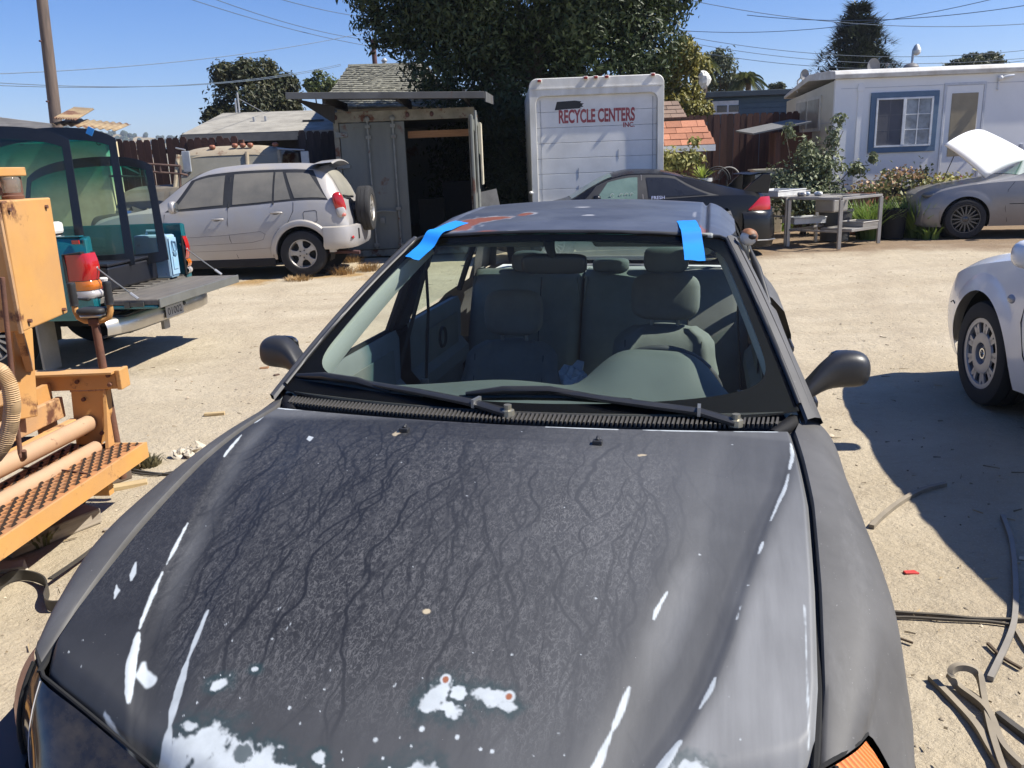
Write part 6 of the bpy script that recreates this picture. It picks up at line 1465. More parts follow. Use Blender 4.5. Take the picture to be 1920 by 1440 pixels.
# A pillars: painted outer skin and pale inner trim
trim = mat('grey green trim', (.40, .43, .40), .7, col2=(.36, .39, .36), scale=5)
roofp = None
def pil_out(sg, v):
    x, y, z = ws(sg, v); return x, y, z
for sg in (-1, 1):
    g = []
    for v in np.linspace(-.02, 1.0, 26):
        x, y, z = ws(sg*1.0, v); f = 1-v
        g.append([(x+sg*.004, y, z-.004), (x+sg*.008, y+.006, z+.007), (x+sg*(.022+.004*f), y+.022, z+.008), (x+sg*(.038+.006*f), y+.050, z-.002), (x+sg*(.046+.008*f), y+.075, z-.022), (x+sg*(.040+.008*f), y+.085, z-.03), (x+sg*.005, y+.06, z-.03)])
    P('front_pillar', MB().grid(g), char, smooth=45)
    P('pillar_groove', MB().tube([(ws(sg, v)[0]+sg*.025, ws(sg, v)[1]+.028, ws(sg, v)[2]+.008) for v in np.linspace(.0, .97, 20)], .0022, 5), gap)
    g = []
    for v in np.linspace(0, 1.0, 22):
        x, y, z = ws(sg*.955, v, -.016); f = 1-v
        g.append([(x+sg*.03, y+.01, z), (x, y+.012, z-.006), (x-sg*.010, y+.04, z-.022), (x-sg*.004, y+.085+.015*f, z-.045), (x+sg*.035, y+.10, z-.055)])
    P('pillar_trim', MB().grid(g), trim, smooth=50)
# roof with drip channel grooves
def roof_z(x, y):
    c = ip(y, [(1.93, 1.310), (2.1, 1.342), (2.35, 1.367), (2.7, 1.381), (2.95, 1.372), (3.15, 1.345), (3.25, 1.325)]); ax = np.abs(x)
    z = c-.024*(ax/.5)**2-.05*np.clip((ax-.46)/.10, 0, 2)**2
    z = z-.013*np.exp(-((ax-.452)/.010)**4)*sst(1.96, 2.04, y)
    return z
def roof():
    n, m_ = 120, 200; T, U = np.meshgrid(np.linspace(0, 1, n), np.linspace(-1, 1, m_), indexing='ij')
    y0 = 1.955+.045*U**2; Y = y0+(3.16+.05*(1-U**2)-y0)*T; X = U*np.interp(Y, [1.95, 2.2, 2.7, 3.2], [.54, .555, .562, .545]); Z = roof_z(X, Y)-.012*(1-sst(0, .03, T*1.2))**2
    V = np.stack([X, Y, Z], -1).reshape(-1, 3); I, J = np.meshgrid(np.arange(n-1), np.arange(m_-1), indexing='ij'); q = (I*m_+J).ravel()
    k = NT('worn roof paint')
    base = k.mix(k.ramp(k.noise(3.5, 7, .65, stretch=(1, 2, 1)), [(.3, 0.), (.7, 1.)]), (.050, .055, .072), (.105, .115, .14))
    base = k.mix(k.at('primer'), base, (.40, .40, .41)); base = k.mix(k.at('rust'), base, k.mix(k.noise(45, 5, .7), (.30, .10, .045), (.14, .045, .025)))
    k.setcol(base); k.b.inputs['Roughness'].default_value = .36
    k.bump(k.noise(120, 3), .05, .002)
    o = fastmesh('roof', V, np.stack([q, q+m_, q+m_+1, q+1], 1), k.m, S, smooth=True)
    x, y = X.ravel(), Y.ravel(); nz = fbm(x*40, y*40, 3, 3)-.5; n2 = fbm(x*14, y*14, 2, 5)-.5
    B = lambda cx, cy_, rx, ry, s=.18: 1-sst(1-s, 1+s, np.hypot((x-cx)/rx, (y-cy_)/ry)+.9*nz+.5*n2)
    rust = np.maximum.reduce([B(-.375, 2.13, .062, .10), B(-.30, 2.19, .06, .045), B(-.42, 2.10, .03, .05), B(-.27, 1.985, .045, .016), B(-.19, 2.25, .025, .03), B(.447, 2.05, .012, .05)*.7])
    pr = np.maximum.reduce([B(-.375, 2.13, .070, .112), B(-.30, 2.19, .067, .055), B(-.18, 1.975, .03, .008), B(-.07, 1.968, .028, .008), B(.02, 1.966, .045, .008), B(.17, 1.967, .05, .009), B(.30, 1.975, .03, .007), B(-.18, 2.26, .03, .035)*.7, B(.05, 2.2, .02, .012), B(.0, 2.4, .03, .012), B(.415, 2.3, .006, .06)*.4])
    attr(o, 'rust', rust); attr(o, 'primer', np.clip(pr-rust, 0, 1)); return o
roof_o = roof()
hl_g = [[(u*.54, y, float(roof_z(u*.54, y))-.035) for u in np.linspace(-1, 1, 15)] for y in np.linspace(1.97, 3.15, 16)]
P('headliner', MB().grid(hl_g), mat('headliner', (.42, .43, .40), .9))
for sg in (-1, 1):
    P('sun_visor', MB().box((sg*.28, 2.06, 1.278), (.40, .15, .02), rot=(-.28, 0, 0)), mat('headliner', (.42, .43, .40)), bevel=.008)
    # roof rail, window frames, centre and rear pillars
    rail = [(sg*.535, y, float(roof_z(.555, y))-.016) for y in np.linspace(2.03, 3.1, 14)]
    P('roof_rail', MB().tube(rail, .022, 8), char, smooth=60); P('drip_moulding', MB().tube([(p[0]+sg*.016, p[1], p[2]-.012) for p in rail], .006, 6), gap)
    g = [[(sg*(.535+.150*v), 2.15+.0*v, 1.29-.36*v), (sg*(.565+.150*v), 2.16, 1.28-.36*v), (sg*(.565+.150*v), 2.30, 1.28-.36*v), (sg*(.535+.150*v), 2.31, 1.29-.36*v), (sg*(.535+.150*v), 2.15, 1.29-.36*v)] for v in np.linspace(0, 1.03, 8)]
    P('centre_pillar', MB().grid(g), gloss); 
    g = [[(sg*(.545-.03+.12*v), 2.17, 1.30-.37*v), (sg*(.535+.12*v), 2.29, 1.30-.37*v)] for v in np.linspace(0, 1.6, 8)]
    P('centre_trim', MB().grid(g), mat('dark trim', (.05, .055, .055), .8))
    g = [[(sg*(.535+.14*v), 3.02+.12*v, 1.31-.345*v), (sg*(.555+.14*v), 3.08+.18*v, 1.31-.335*v), (sg*(.545+.13*v), 3.20+.36*v, 1.315-.31*v), (sg*(.52+.11*v), 3.18+.36*v, 1.315-.31*v)] for v in np.linspace(0, 1, 10)]
    P('rear_pillar', MB().grid(g), char, smooth=40)
    # door outer skin
    g = []
    for y in np.linspace(1.36, 3.02, 24):
        ws_ = float(wside(y)); zb_ = .905+.03*(y-1.36)/1.7
        g.append([(sg*.715, y, zb_-.03), (sg*.722, y, zb_), (sg*(.722+.36*(ws_-.722)), y, zb_-.05), (sg*(ws_-.03), y, .74), (sg*ws_, y, .58), (sg*(ws_+.002), y, .46), (sg*(ws_-.012), y, .33), (sg*(ws_-.03), y, .21)])
    P('door_skin', MB().grid(g), char, smooth=50)
    g = []
    for y in sorted(set(np.linspace(3.0, 4.40, 30).tolist()+[3.37+.345*math.cos(math.pi*i/20) for i in range(21)])):
        ws_ = float(wside(y)); zb_ = .935+.03*(1-abs(y-3.7)/.8); a = .295+math.sqrt(max(0, .345**2-(y-3.37)**2)) if abs(y-3.37) < .345 else .21
        g.append([(sg*(ws_-.13), y, zb_+.02), (sg*(ws_-.10), y, zb_), (sg*(ws_-.045), y, zb_-.06), (sg*(ws_-.012), y, .78), (sg*ws_, y, max(.66, a)), (sg*(ws_+.002), y, max(.48, a)), (sg*(ws_-.012), y, max(.34, a)), (sg*(ws_-.03), y, max(.21, a))])
    P('quarter_panel', MB().grid(g), char, smooth=50)
    for y in (1.365, 2.235): P('door_gap', MB().tube([(sg*.725, y, .91), (sg*(wside(y)-.02), y, .74), (sg*wside(y), y, .58), (sg*(wside(y)-.012), y, .33)], .004, 5), gap)
    for y in (2.05, 2.88): P('door_handle', MB().box((sg*(float(wside(y))-.024), y, .755), (.02, .15, .035)), gloss, bevel=.01)
    # inner door panels with sill
    inn = mat('door card', (.21, .235, .235), .8, col2=(.18, .20, .20), scale=6)
    for (y0, y1) in ((1.33, 2.17), (2.29, 3.0)):
        d_ = P('door_card', MB().grid([[(sg*.715, y, .925), (sg*.685, y, .93), (sg*.672, y, .90), (sg*.675, y, .74), (sg*.64, y, .70), (sg*.635, y, .65), (sg*.67, y, .60), (sg*.675, y, .30)] for y in np.linspace(y0, y1, 10)]), inn, smooth=35)
        obj('inner_handle', MB().lathe([(.0, 0), (.035, 0), (.045, .012), (.05, .0)], (0, 0, 0), 'x', 16), mat('dark trim', (.05, .055, .055)), d_, smooth=40).location = (sg*.665, y0+.38, .80)
        obj('cloth_insert', MB().bb(sg*.664, sg*.6675, y0+.18, y1-.08, .71, .87), mat('seat cloth', (.20, .215, .20), .95), d_, bevel=.003)
    P('belt_strip', MB().tube([(sg*.700, y, .932) for y in np.linspace(1.5, 2.16, 8)], .010, 6), gap)
    P('window_frame', MB().tube([(sg*.553, 2.14, 1.275), (sg*.700, 2.14, .93)], .016, 6).tube([(sg*.553, 2.32, 1.275), (sg*.70, 2.32, .93)], .014, 6).tube([(sg*.70, 3.08, .95), (sg*.55, 2.98, 1.285)], .014, 6).tube([(sg*.700, 1.56, .935), (sg*.652, 1.74, 1.08), (sg*.555, 2.03, 1.245), (sg*.548, 2.18, 1.275), (sg*.55, 3.0, 1.29)], .012, 6), gap)
    # small corner sail with vent
    P('mirror_sail', MB().prism([(1.40, .925), (1.62, .93), (1.60, 1.0)], sg*.708, sg*.698, 'x'), mat('dark trim', (.05, .055, .055)))
sg = 1
# deck, trunk, rear glass
def rwin(u, v, off=0.):
    return (u*(.50+.07*v), 3.20+.44*v-.05*u*u-off*.4, 1.322-.03*u*u*(1-v)-.31*v+off*.8)
gr = glass('sedan side glass', (.80, .90, .85), .5, 0., .02, band=(.03, .30, .33))
rg = P('rear_window', MB().grid([[rwin(u, v) for v in np.linspace(0, 1, 12)] for u in np.linspace(-1, 1, 21)]), gr, smooth=60)
zz_ = np.array([v.co.z for v in rg.data.vertices]); attr(rg, 'band', np.clip((zz_-1.22)/.10, 0, 1)*.6)
P('rear_window_border', ring(rwin, 1., .93, 0, .07, .93, 1., -.004), frit)
P('trunk_lid', MB().grid([[(u*.62, y, z-.03*u*u) for y, z in ((3.62, 1.0), (3.75, 1.01), (4.1, 1.0), (4.33, .97), (4.42, .90), (4.44, .70), (4.43, .5))] for u in np.linspace(-1, 1, 15)]), char, smooth=50)
P('rear_bumper', MB().grid([[(x, y, .58), (x*1.01, y+.02, .5), (x, y, .3)] for x, y in ((-.84, 4.1), (-.78, 4.36), (-.5, 4.47), (0, 4.5), (.5, 4.47), (.78, 4.36), (.84, 4.1))]), char, smooth=60)
for s2_ in (-1, 1): P('tail_lamp', MB().ell((s2_*.62, 4.36, .78), (.15, .09, .10), .6, 14, 8), redlens, smooth=60)
for sg in (-1, 1):
    for nm, pts in (('side_window', [(.713, 2.33, .94), (.71, 3.06, .955), (.548, 2.97, 1.28), (.553, 2.33, 1.275)]),):
        sw = P(nm, MB().add([(sg*a, b, c) for a, b, c in pts], [(0, 1, 2, 3)]), gr); attr(sw, 'band', np.zeros(4))
# driver side window (image right) is up, passenger side is wound down
P('floor_pan', MB().bb(-.68, .68, 1.0, 4.2, .16, .22), mat('cabin floor', (.03, .03, .03), .95))
P('firewall', MB().bb(-.70, .70, 1.12, 1.16, .2, .84), mat('cabin floor', (.03, .03, .03)))
P('engine_cover', MB().bb(-.60, .60, .22, 1.1, .25, .55), mat('cabin floor', (.03, .03, .03)))
wb0 = mat('seal black', (.010, .010, .011), .7, spec=.2)
# cowl with slats
def cowl_y(x): return 1.128+.105*(x/.67)**2
P('cowl_panel', MB().grid([[(x, cowl_y(x)-.03, .875), (x, cowl_y(x)-.002, .893-.022*(x/.67)**2+.01), (x, 1.215+.155*(x/.7)**2, .912+.008*(x/.7)**2)] for x in np.linspace(-.69, .69, 41)]), blkpl, smooth=60)
cowlm = mat('cowl grey', (.026, .026, .027), .7, col2=(.05, .048, .046), scale=6, dust=dustc, dustamt=.10)
P('cowl_rail', MB().tube([(x, cowl_y(x)+.072, .924-.001*(x/.67)**2) for x in np.linspace(-.66, .66, 30)], .005, 6), cowlm)
sl = MB().box((0, 0, 0), (.0050, .044, .012)); first = None
for i in range(118):
    x = -.655+i*.0112
    if x > .655: break
    if abs(x) < .035 and False: continue
    if first is None: first = P('cowl_slat', sl, cowlm, bevel=0); o = first
    else: o = share('cowl_slat', first, S, (0, 0, 0))
    o.location = (x, cowl_y(x)+.040, .921-.012*(x/.67)**2+.010*0); o.rotation_euler = (.10, 0, -.22*x)
for sg in (-1, 1): P('cowl_corner', MB().tube([(sg*.630, 1.215, .893), (sg*.672, 1.285, .893), (sg*.712, 1.36, .897), (sg*.735, 1.45, .895)], [.014, .022, .024, .02], 8), wb0, smooth=60)
# wipers
wb_ = mat('wiper black', (.014, .014, .015), .38, col2=(.025, .025, .025), scale=9)
def wiper(arm, blade, lab):
    a_ = P('wiper_arm', MB().tube(arm, [.022, .020, .017, .013, .010][:len(arm)], 8, flat=.45), wb_, smooth=50, label=lab)
    obj('pivot_nut', MB().lathe([(0, .022), (.010, .022), (.010, .010), (.017, .008), (.018, -.008)], arm[0], n=10), mat('zinc', (.45, .42, .33), .4, .8), a_)
    p, q = Vector(arm[1]), Vector(arm[2]); obj('arm_clip', MB().box(p+Vector((0, 0, .004)), (.008, .040, .022), rot=(0, 0, math.atan2(q.y-p.y, q.x-p.x))), mat('dull chrome', (.45, .45, .44), .35, .8), a_)
    b_ = obj('wiper_blade', MB().tube(blade, [.006, .009, .009, .006], 6), wb_, a_)
    m1 = Vector(blade[1]); d = (Vector(blade[2])-m1).normalized()
    obj('blade_bridge', MB().tube([m1-d*.16+Vector((0, 0, .004)), m1-d*.06+Vector((0, -.006, .018)), m1+d*.06+Vector((0, -.006, .020)), m1+d*.17+Vector((0, 0, .004))], [.006, .011, .011, .006], 6), wb_, b_, smooth=60)
    obj('blade_rubber', MB().tube([Vector(p_)+Vector((0, .006, -.008)) for p_ in blade], .004, 5), gap, b_)
up_ = lambda L, d: [(x, y-d*.45, z+d) for x, y, z in L]
wiper(up_([(-.011, 1.178, .925), (-.10, 1.205, .938), (-.271, 1.25, .950), (-.446, 1.298, .957), (-.529, 1.325, .958)], .006), up_([(-.69, 1.352, .943), (-.521, 1.312, .948), (-.414, 1.283, .944), (-.258, 1.251, .940)], .002), 'passenger side wiper arm')
wiper(up_([(.545, 1.225, .912), (.457, 1.245, .930), (.246, 1.246, .950), (.121, 1.260, .960), (.035, 1.268, .962)], .006), up_([(-.158, 1.249, .944), (.02, 1.257, .951), (.12, 1.262, .952), (.29, 1.268, .948)], .002), 'driver side wiper arm')
# door mirrors
mirm = mat('mirror black', (.020, .020, .021), .42, col2=(.032, .032, .033), scale=7, bump=.05, bscale=200)
for sg in (-1, 1):
    rows = [(.695, 1.50, .900, .020, .060), (.725, 1.51, .915, .026, .055), (.757, 1.53, .945, .034, .056), (.790, 1.548, .970, .044, .058), (.822, 1.558, .980, .050, .060), (.862, 1.562, .980, .050, .060), (.885, 1.565, .978, .044, .055), (.898, 1.57, .976, .030, .044), (.903, 1.575, .975, .008, .012)]
    g = [[(sg*x+0, y+ry*.8*math.copysign(abs(math.cos(a))**.8, math.cos(a)), z+rz*math.copysign(abs(math.sin(a))**.75, math.sin(a))) for a in np.linspace(0, 2*math.pi, 25)] for x, y, z, rz, ry in rows]
    mo = P('door_mirror', MB().grid(g), mirm, smooth=60); mo.modifiers.new('sub', 'SUBSURF').render_levels = 1
    obj('mirror_glass', MB().ell((sg*.845, 1.612, .980), (.048, .006, .040), .6, 14, 8), mat('mirror glass', (.3, .32, .33)), mo)
# antenna with ball topper
an = P('antenna', MB().tube([(.592, 1.955, 1.215), (.592, 1.99, 1.222), (.589, 1.99, 1.27)], [.005, .004, .003], 6), mat('ivory rod', (.6, .52, .36), .6))
obj('antenna_mount', MB().tube([(.648, 1.80, 1.112), (.632, 1.86, 1.157), (.615, 1.93, 1.205), (.590, 2.02, 1.262)], [.007, .011, .012, .005], 8), blkpl, an, smooth=60)
tb = MB().ell((0, 0, 0), (.026, .026, .026), n=18, m=12)
ab = obj('antenna_ball', tb, mat('topper cream', (.66, .64, .60), .5), an, smooth=60, loc=(.588, 1.99, 1.292))
obj('ball_cap', MB().lathe([(.0285, .001), (.0282, .007), (.0245, .017), (.015, .025), (0, .0285)], (0, 0, 0), n=18), mat('topper rust', (.34, .14, .055), .6, col2=(.10, .05, .03), scale=40), ab, smooth=60, rot=(-.35, .5, 0))
obj('ball_patch', MB().ell((.010, -.021, .004), (.014, .009, .009), n=10, m=6), mat('topper dark', (.03, .02, .02), .6), ab, smooth=60)
# ------------------------------------------------------------------ cabin
dsh = mat('dash green grey', (.105, .128, .116), .62, col2=(.092, .112, .102), scale=6, bump=.15, bscale=260)
def dash_z(x, y):
    yb = 1.60; hump = math.exp(-((x-.325)/.185)**4)
    z = .880+.012*(1-(x/.68)**2)-.03*((y-1.3)/.4)*0
    z += (.092*hump)*float(sst(1.42, 1.66, y))
    z += .022*math.exp(-((x+.1)/.20)**2)*float(sst(1.38, 1.5, y))
    return z
g = []
for x in np.linspace(-.675, .675, 70):
    hump = math.exp(-((x-.325)/.19)**6); yend = 1.56+.16*hump-.04*(abs(x)/.67)**3
    r_ = [(x, 1.165+.16*(x/.7)**2, .878)]+[(x, y, dash_z(x, y)) for y in np.linspace(1.20+.16*(x/.7)**2, yend, 24)]
    zl = r_[-1][2]; r_ += [(x, yend+.022, zl-.012), (x, yend+.028, zl-.05), (x, yend, zl-.12), (x, yend-.05, .62)]
    g.append(r_)
P('dashboard', MB().grid(g), dsh, smooth=50)
vm = MB()
for i in range(24): vm.box((-.42+i*.025, 1.292+.16*((-.42+i*.025)/.7)**2, .893), (.009, .018, .004))
for i in range(14): vm.box((.20+i*.022, 1.285+.16*((.20+i*.022)/.7)**2, .893), (.009, .016, .004))
P('defrost_vent', vm, mat('dark trim', (.05, .055, .055)), kind='stuff')
P('sensor_dome', MB().ell((.455, 1.325, .893), (.016, .011, .010), n=12, m=6).box((.47, 1.325, .888), (.09, .012, .003)), mat('dark red dome', (.12, .03, .02), .2), smooth=60)
sw_ = P('steering_wheel', MB().lathe([(.185+.013*math.cos(a), .013*math.sin(a)) for a in np.linspace(0, 2*math.pi, 11)[:-1]], (0, 0, 0), 'y', 36, closed=True).box((0, .01, 0), (.34, .02, .05)).ell((0, .01, -.01), (.08, .03, .075), n=14, m=8), mat('wheel dark', (.05, .055, .055), .6), smooth=60, loc=(.335, 1.83, .80), rot=(.35, 0, 0))
cloth = mat('seat cloth', (.54, .545, .50), .95, col2=(.47, .475, .44), scale=18, bump=.35, bscale=420); cloth_shade = mat('shaded seat cloth', (.17, .178, .172), .95, col2=(.14, .148, .143), scale=12, bump=.3, bscale=420)  # cabin shade on front seats and sun on rear put into the cloth colours
def seat(cx, y, hz, wd, hrw, lab):
    g = []
    nzz = 22
    for i in range(nzz+1):
        v = i/nzz; z = .34+(hz-.34)*v; yy = y+.30*(v-1)*.62
        hw = wd/2*(.86+.14*math.sin(math.pi*min(1, v*1.25)))*(1-.10*v**4)*(1-.35*max(0, (v-.9)/.1)**2)
        r_ = []
        for j in range(25):
            a = -math.pi/2+math.pi*j/24; u = math.sin(a)
            bulge = .055*math.cos(a)**.6 if math.cos(a) > 0 else 0; bol = .03*math.exp(-((abs(u)-.8)/.14)**2)
            r_.append((cx+hw*u, yy-bulge-bol+.04*max(0, (v-.85)/.15)**2, z))
        for j in range(1, 12): a = j/12; r_.append((cx+hw*(1-2*a), yy+.09*math.sin(math.pi*a), z))
        r_.append(r_[0]); g.append(r_)
    mb = MB().grid(g); n = len(g[0]); mb.f.append(tuple(range((nzz)*n, (nzz+1)*n-1)))
    s_ = P('front_seat', mb, cloth_shade, smooth=70, label=lab)
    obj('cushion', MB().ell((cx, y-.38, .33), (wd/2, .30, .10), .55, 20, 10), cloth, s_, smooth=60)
    hr = obj('headrest', MB().ell((cx, y+.03, hz+.115), (hrw/2, .055, .092), .55, 24, 14, rot=(-.12, 0, 0)), cloth_shade, s_, smooth=60)
    obj('headrest_post', MB().cyl((cx-.05, y+.03, hz-.02), (cx-.05, y+.03, hz+.06), .007).cyl((cx+.05, y+.03, hz-.02), (cx+.05, y+.03, hz+.06), .007), mat('dull chrome', (.45, .45, .44)), hr)
    sm_ = MB()
    for sgn in (-1, 1): sm_.tube([(cx+sgn*wd*.30, y-.062+.30*(v-1)*.62-.0, .34+(hz-.34)*v) for v in np.linspace(.2, .93, 12)], .0022, 5)
    obj('seam', sm_, mat('dark trim', (.05, .055, .055)), s_)
    return s_
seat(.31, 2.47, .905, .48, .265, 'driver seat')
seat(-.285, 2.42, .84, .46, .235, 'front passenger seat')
def bench(x0, x1, lab):
    cx, hw = (x0+x1)/2, (x1-x0)/2; g = []
    for i in range(21):
        v = i/20; z = .40+.625*v; yy = 2.98+.22*v; r_ = []
        for j in range(21):
            u = -1+2*j/20; e = max(0, (abs(u)-.86)/.14); r_.append((cx+hw*u, yy-.04*(1-e**2)**.5-.03*math.sin(math.pi*min(1, v*1.1))+.06*max(0, (v-.9)/.1)**2+.02*math.cos(u*math.pi*1.2)*(.6), z))
        r_ = [(cx-hw, yy+.1, z)]+r_+[(cx+hw, yy+.1, z)]; g.append(r_)
    top = [(x, y+.12, z-.005) for x, y, z in g[-1]]; g.append(top)
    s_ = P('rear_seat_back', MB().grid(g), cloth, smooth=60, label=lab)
    obj('piping', MB().tube([(cx-hw+.012, 2.95+.22*v, .42+.60*v) for v in np.linspace(0, .97, 10)], .007, 6).tube([(cx+hw-.012, 2.95+.22*v, .42+.60*v) for v in np.linspace(0, .97, 10)], .007, 6), cloth, s_)
    obj('seam', MB().tube([(cx+hw*.30, 2.925+.22*v-.005, .42+.60*v) for v in np.linspace(0, .97, 10)], .003, 5), mat('dark trim', (.05, .055, .055)), s_)
    return s_
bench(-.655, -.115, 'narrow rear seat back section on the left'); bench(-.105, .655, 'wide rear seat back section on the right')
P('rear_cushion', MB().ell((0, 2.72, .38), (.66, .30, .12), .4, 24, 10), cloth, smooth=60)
P('parcel_shelf', MB().bb(-.62, .62, 3.24, 3.66, .985, 1.0), mat('shelf pale', (.60, .60, .56), .95))
for cx, w, h in ((-.39, .16, .085), (.015, .175, .055), (.275, .21, .105)): P('rear_headrest', MB().ell((cx, 3.24, 1.02+h*.55), (w/2, .05, h*.6), .55, 20, 12), cloth_shade, smooth=60)
for x in (-.6, .6): P('shelf_speaker', MB().ell((x*.75, 3.5, 1.0), (.09, .07, .012), n=16, m=6), mat('dark trim', (.05, .055, .055)), smooth=60)
# interior mirror
rm = P('interior_mirror', MB().ell((-.038, 2.0, 1.205), (.112, .022, .033), .42, 24, 12, rot=(.15, 0, .0)), mat('mirror shell', (.045, .047, .047), .5), smooth=60)
obj('mirror_stalk', MB().tube([(-.045, 1.935, 1.295), (-.043, 1.955, 1.26), (-.040, 1.995, 1.225)], [.022, .016, .012], 8), mat('wheel dark', (.05, .055, .055)), rm, smooth=60)
# seat belts on the centre pillars
for sg in (-1, 1):
    bt = P('seat_belt', MB().tube([(sg*.575, 2.24, 1.22), (sg*.575, 2.245, 1.0), (sg*.60, 2.25, .72), (sg*.62, 2.25, .40)], .016, 6, flat=.25, upv=(1, 0, 0)), mat('belt black', (.02, .02, .022), .8))
    obj('belt_anchor', MB().ell((sg*.585, 2.235, 1.20), (.03, .03, .05), .7, 12, 8), mat('wheel dark', (.05, .055, .055)), bt, smooth=60)
    obj('belt_tongue', MB().box((sg*.60, 2.235, .70), (.03, .01, .05)), mat('dull chrome', (.45, .45, .44)), bt, bevel=.003)
P('centre_console', MB().bb(-.09, .09, 1.7, 2.6, .22, .46), mat('wheel dark', (.05, .055, .055)), bevel=.02)
SM = S.matrix_basis.copy() if False else (Matrix.Translation(S.location) @ S.rotation_euler.to_matrix().to_4x4())
def onS(o):
    o.matrix_world = SM; return o
o = thing('plastic_bag', 'crumpled pale blue plastic bag between the front seats of the charcoal sedan', 'bag'); o.location = SM @ Vector((-.045, 2.42, .47)); o.rotation_euler = S.rotation_euler
rng = np.random.default_rng(6); mb = MB().ell((0, 0, .13), (.075, .06, .14), .8, 16, 12)
mb.v = [(x*(1+.35*rng.normal()*.5), y*(1+.3*rng.normal()*.5), z*(1+.06*rng.normal())) for x, y, z in mb.v]
obj('film', mb, mat('pale blue plastic', (.30, .38, .46), .3, col2=(.5, .56, .62), scale=20), o)
# painter's tape strips, bent over the roof's front edge
tape = mat('painter tape', (.010, .215, .70), .6, col2=(.012, .25, .76), scale=9)
def tape_strip(pts, w, lab):
    g = []; q = [Vector(p) for p in pts]; pts = []
    for i in range(len(q)-1):
        a, b, c, d = q[max(i-1, 0)], q[i], q[i+1], q[min(i+2, len(q)-1)]
        for j in range(5): t = j/5; pts.append(.5*((2*b)+(c-a)*t+(2*a-5*b+4*c-d)*t*t+(3*b-a-3*c+d)*t**3))
    pts.append(q[-1])
    for i, p in enumerate(pts):
        p = Vector(p); d = (Vector(pts[min(i+1, len(pts)-1)])-Vector(pts[max(i-1, 0)])).normalized(); up = Vector((0, -.35, 1)).normalized(); s_ = d.cross(up).normalized()*w/2
        k = [-.004, .003, 0, -.003, .004][i % 5] if i in (0, len(pts)-1) else 0
        g.append([SM @ (p+s_*f+d*k*(1 if f > 0 else -1)) for f in (-1, -.33, .33, 1)])
    L0 = SM @ Vector(pts[0]); mb = MB().grid(g); mb.v = [(x-L0.x, y-L0.y, z-L0.z) for x, y, z in mb.v]
    o = obj('tape_strip', mb, tape, smooth=60, loc=L0); tag(o, lab, 'tape', 'blue tape strips'); return o
def rf(x, y, d=.004): return (x, y, float(roof_z(x, y))+d)
def wsx(x, v, d=.005):
    u = x/(.705-.190*v); return ws(u, v, d)
tape_strip([wsx(-.487, .82), wsx(-.474, .87), wsx(-.460, .93), (-.443, 1.968, 1.315), rf(-.430, 2.03, .009), rf(-.415, 2.09, .006), rf(-.398, 2.15)], .062, 'slanting strip of blue tape below the rust patch on the sedan roof')
tape_strip([wsx(.427, .81), wsx(.423, .87), wsx(.417, .94), (.410, 1.965, 1.317), rf(.403, 2.03, .009), rf(.396, 2.09, .006), rf(.388, 2.14)], .062, 'straight strip of blue tape beside the roof groove at the sedan\'s antenna side')
# ------------------------------------------------------------------ orange machine at the left edge
org = mat('machine orange', (.56, .27, .052), .6, col2=(.46, .215, .055), scale=5, rust=(6.,), rustamt=.10, dust=(.52, .39, .25), dustamt=.5, bump=.1, bscale=60)
orgw = mat('worn orange', (.48, .245, .08), .75, col2=(.34, .19, .095), scale=7, rust=(6.,), rustamt=.35, dust=(.48, .36, .23), dustamt=.6, bump=.25, bscale=60)
rst = mat('rust brown', (.17, .075, .045), .85, .1, col2=(.10, .05, .035), scale=14, bump=.4, bscale=90)
M = thing('orange_machine', 'rusty orange industrial machine with grated step and pump handle at the left edge', 'machine', (-1.80, 3.85, 0))
def P(nm, mb, m, par=None, **k):
    o = obj(nm, mb, m, par or M, world=par is None, **k); return o
# step: front lip, frame, perforated tread with raised teeth
ax = Vector((.075, .997, 0)); wx = Vector((-.997, .075, 0)); T0 = Vector((-1.785, 3.86, .30))
def stp(a, w, z=0.): return T0-ax*a+wx*w+Vector((0, 0, z))
def sbox(mb, a0, a1, w0, w1, z0, z1):
    q = [stp(a, w, z) for z in (z0, z1) for (a, w) in ((a0, w0), (a1, w0), (a1, w1), (a0, w1))]
    return mb.add(q, [(0, 1, 2, 3), (7, 6, 5, 4), (0, 4, 5, 1), (1, 5, 6, 2), (2, 6, 7, 3), (3, 7, 4, 0)])
stpf = P('step_frame', sbox(sbox(sbox(MB(), 0, 2.4, -.004, .008, -.075, .0), 0, 2.4, .37, .382, -.075, 0), 0, .012, .008, .37, -.075, -.002), org, bevel=.003)
k = NT('step tread'); rw_ = k.mix(k.ramp(k.noise(9, 6, .65), [(.35, 0.), (.65, 1.)]), (.46, .20, .07), (.33, .17, .085)); k.setcol(rw_); k.b.inputs['Roughness'].default_value = .8; k.bump(k.noise(80, 4), .4, .003); trd = k.m
tread = P('step_tread', sbox(MB(), .012, 2.4, .008, .37, -.012, -.004), trd)
th = MB(); ho_ = MB()
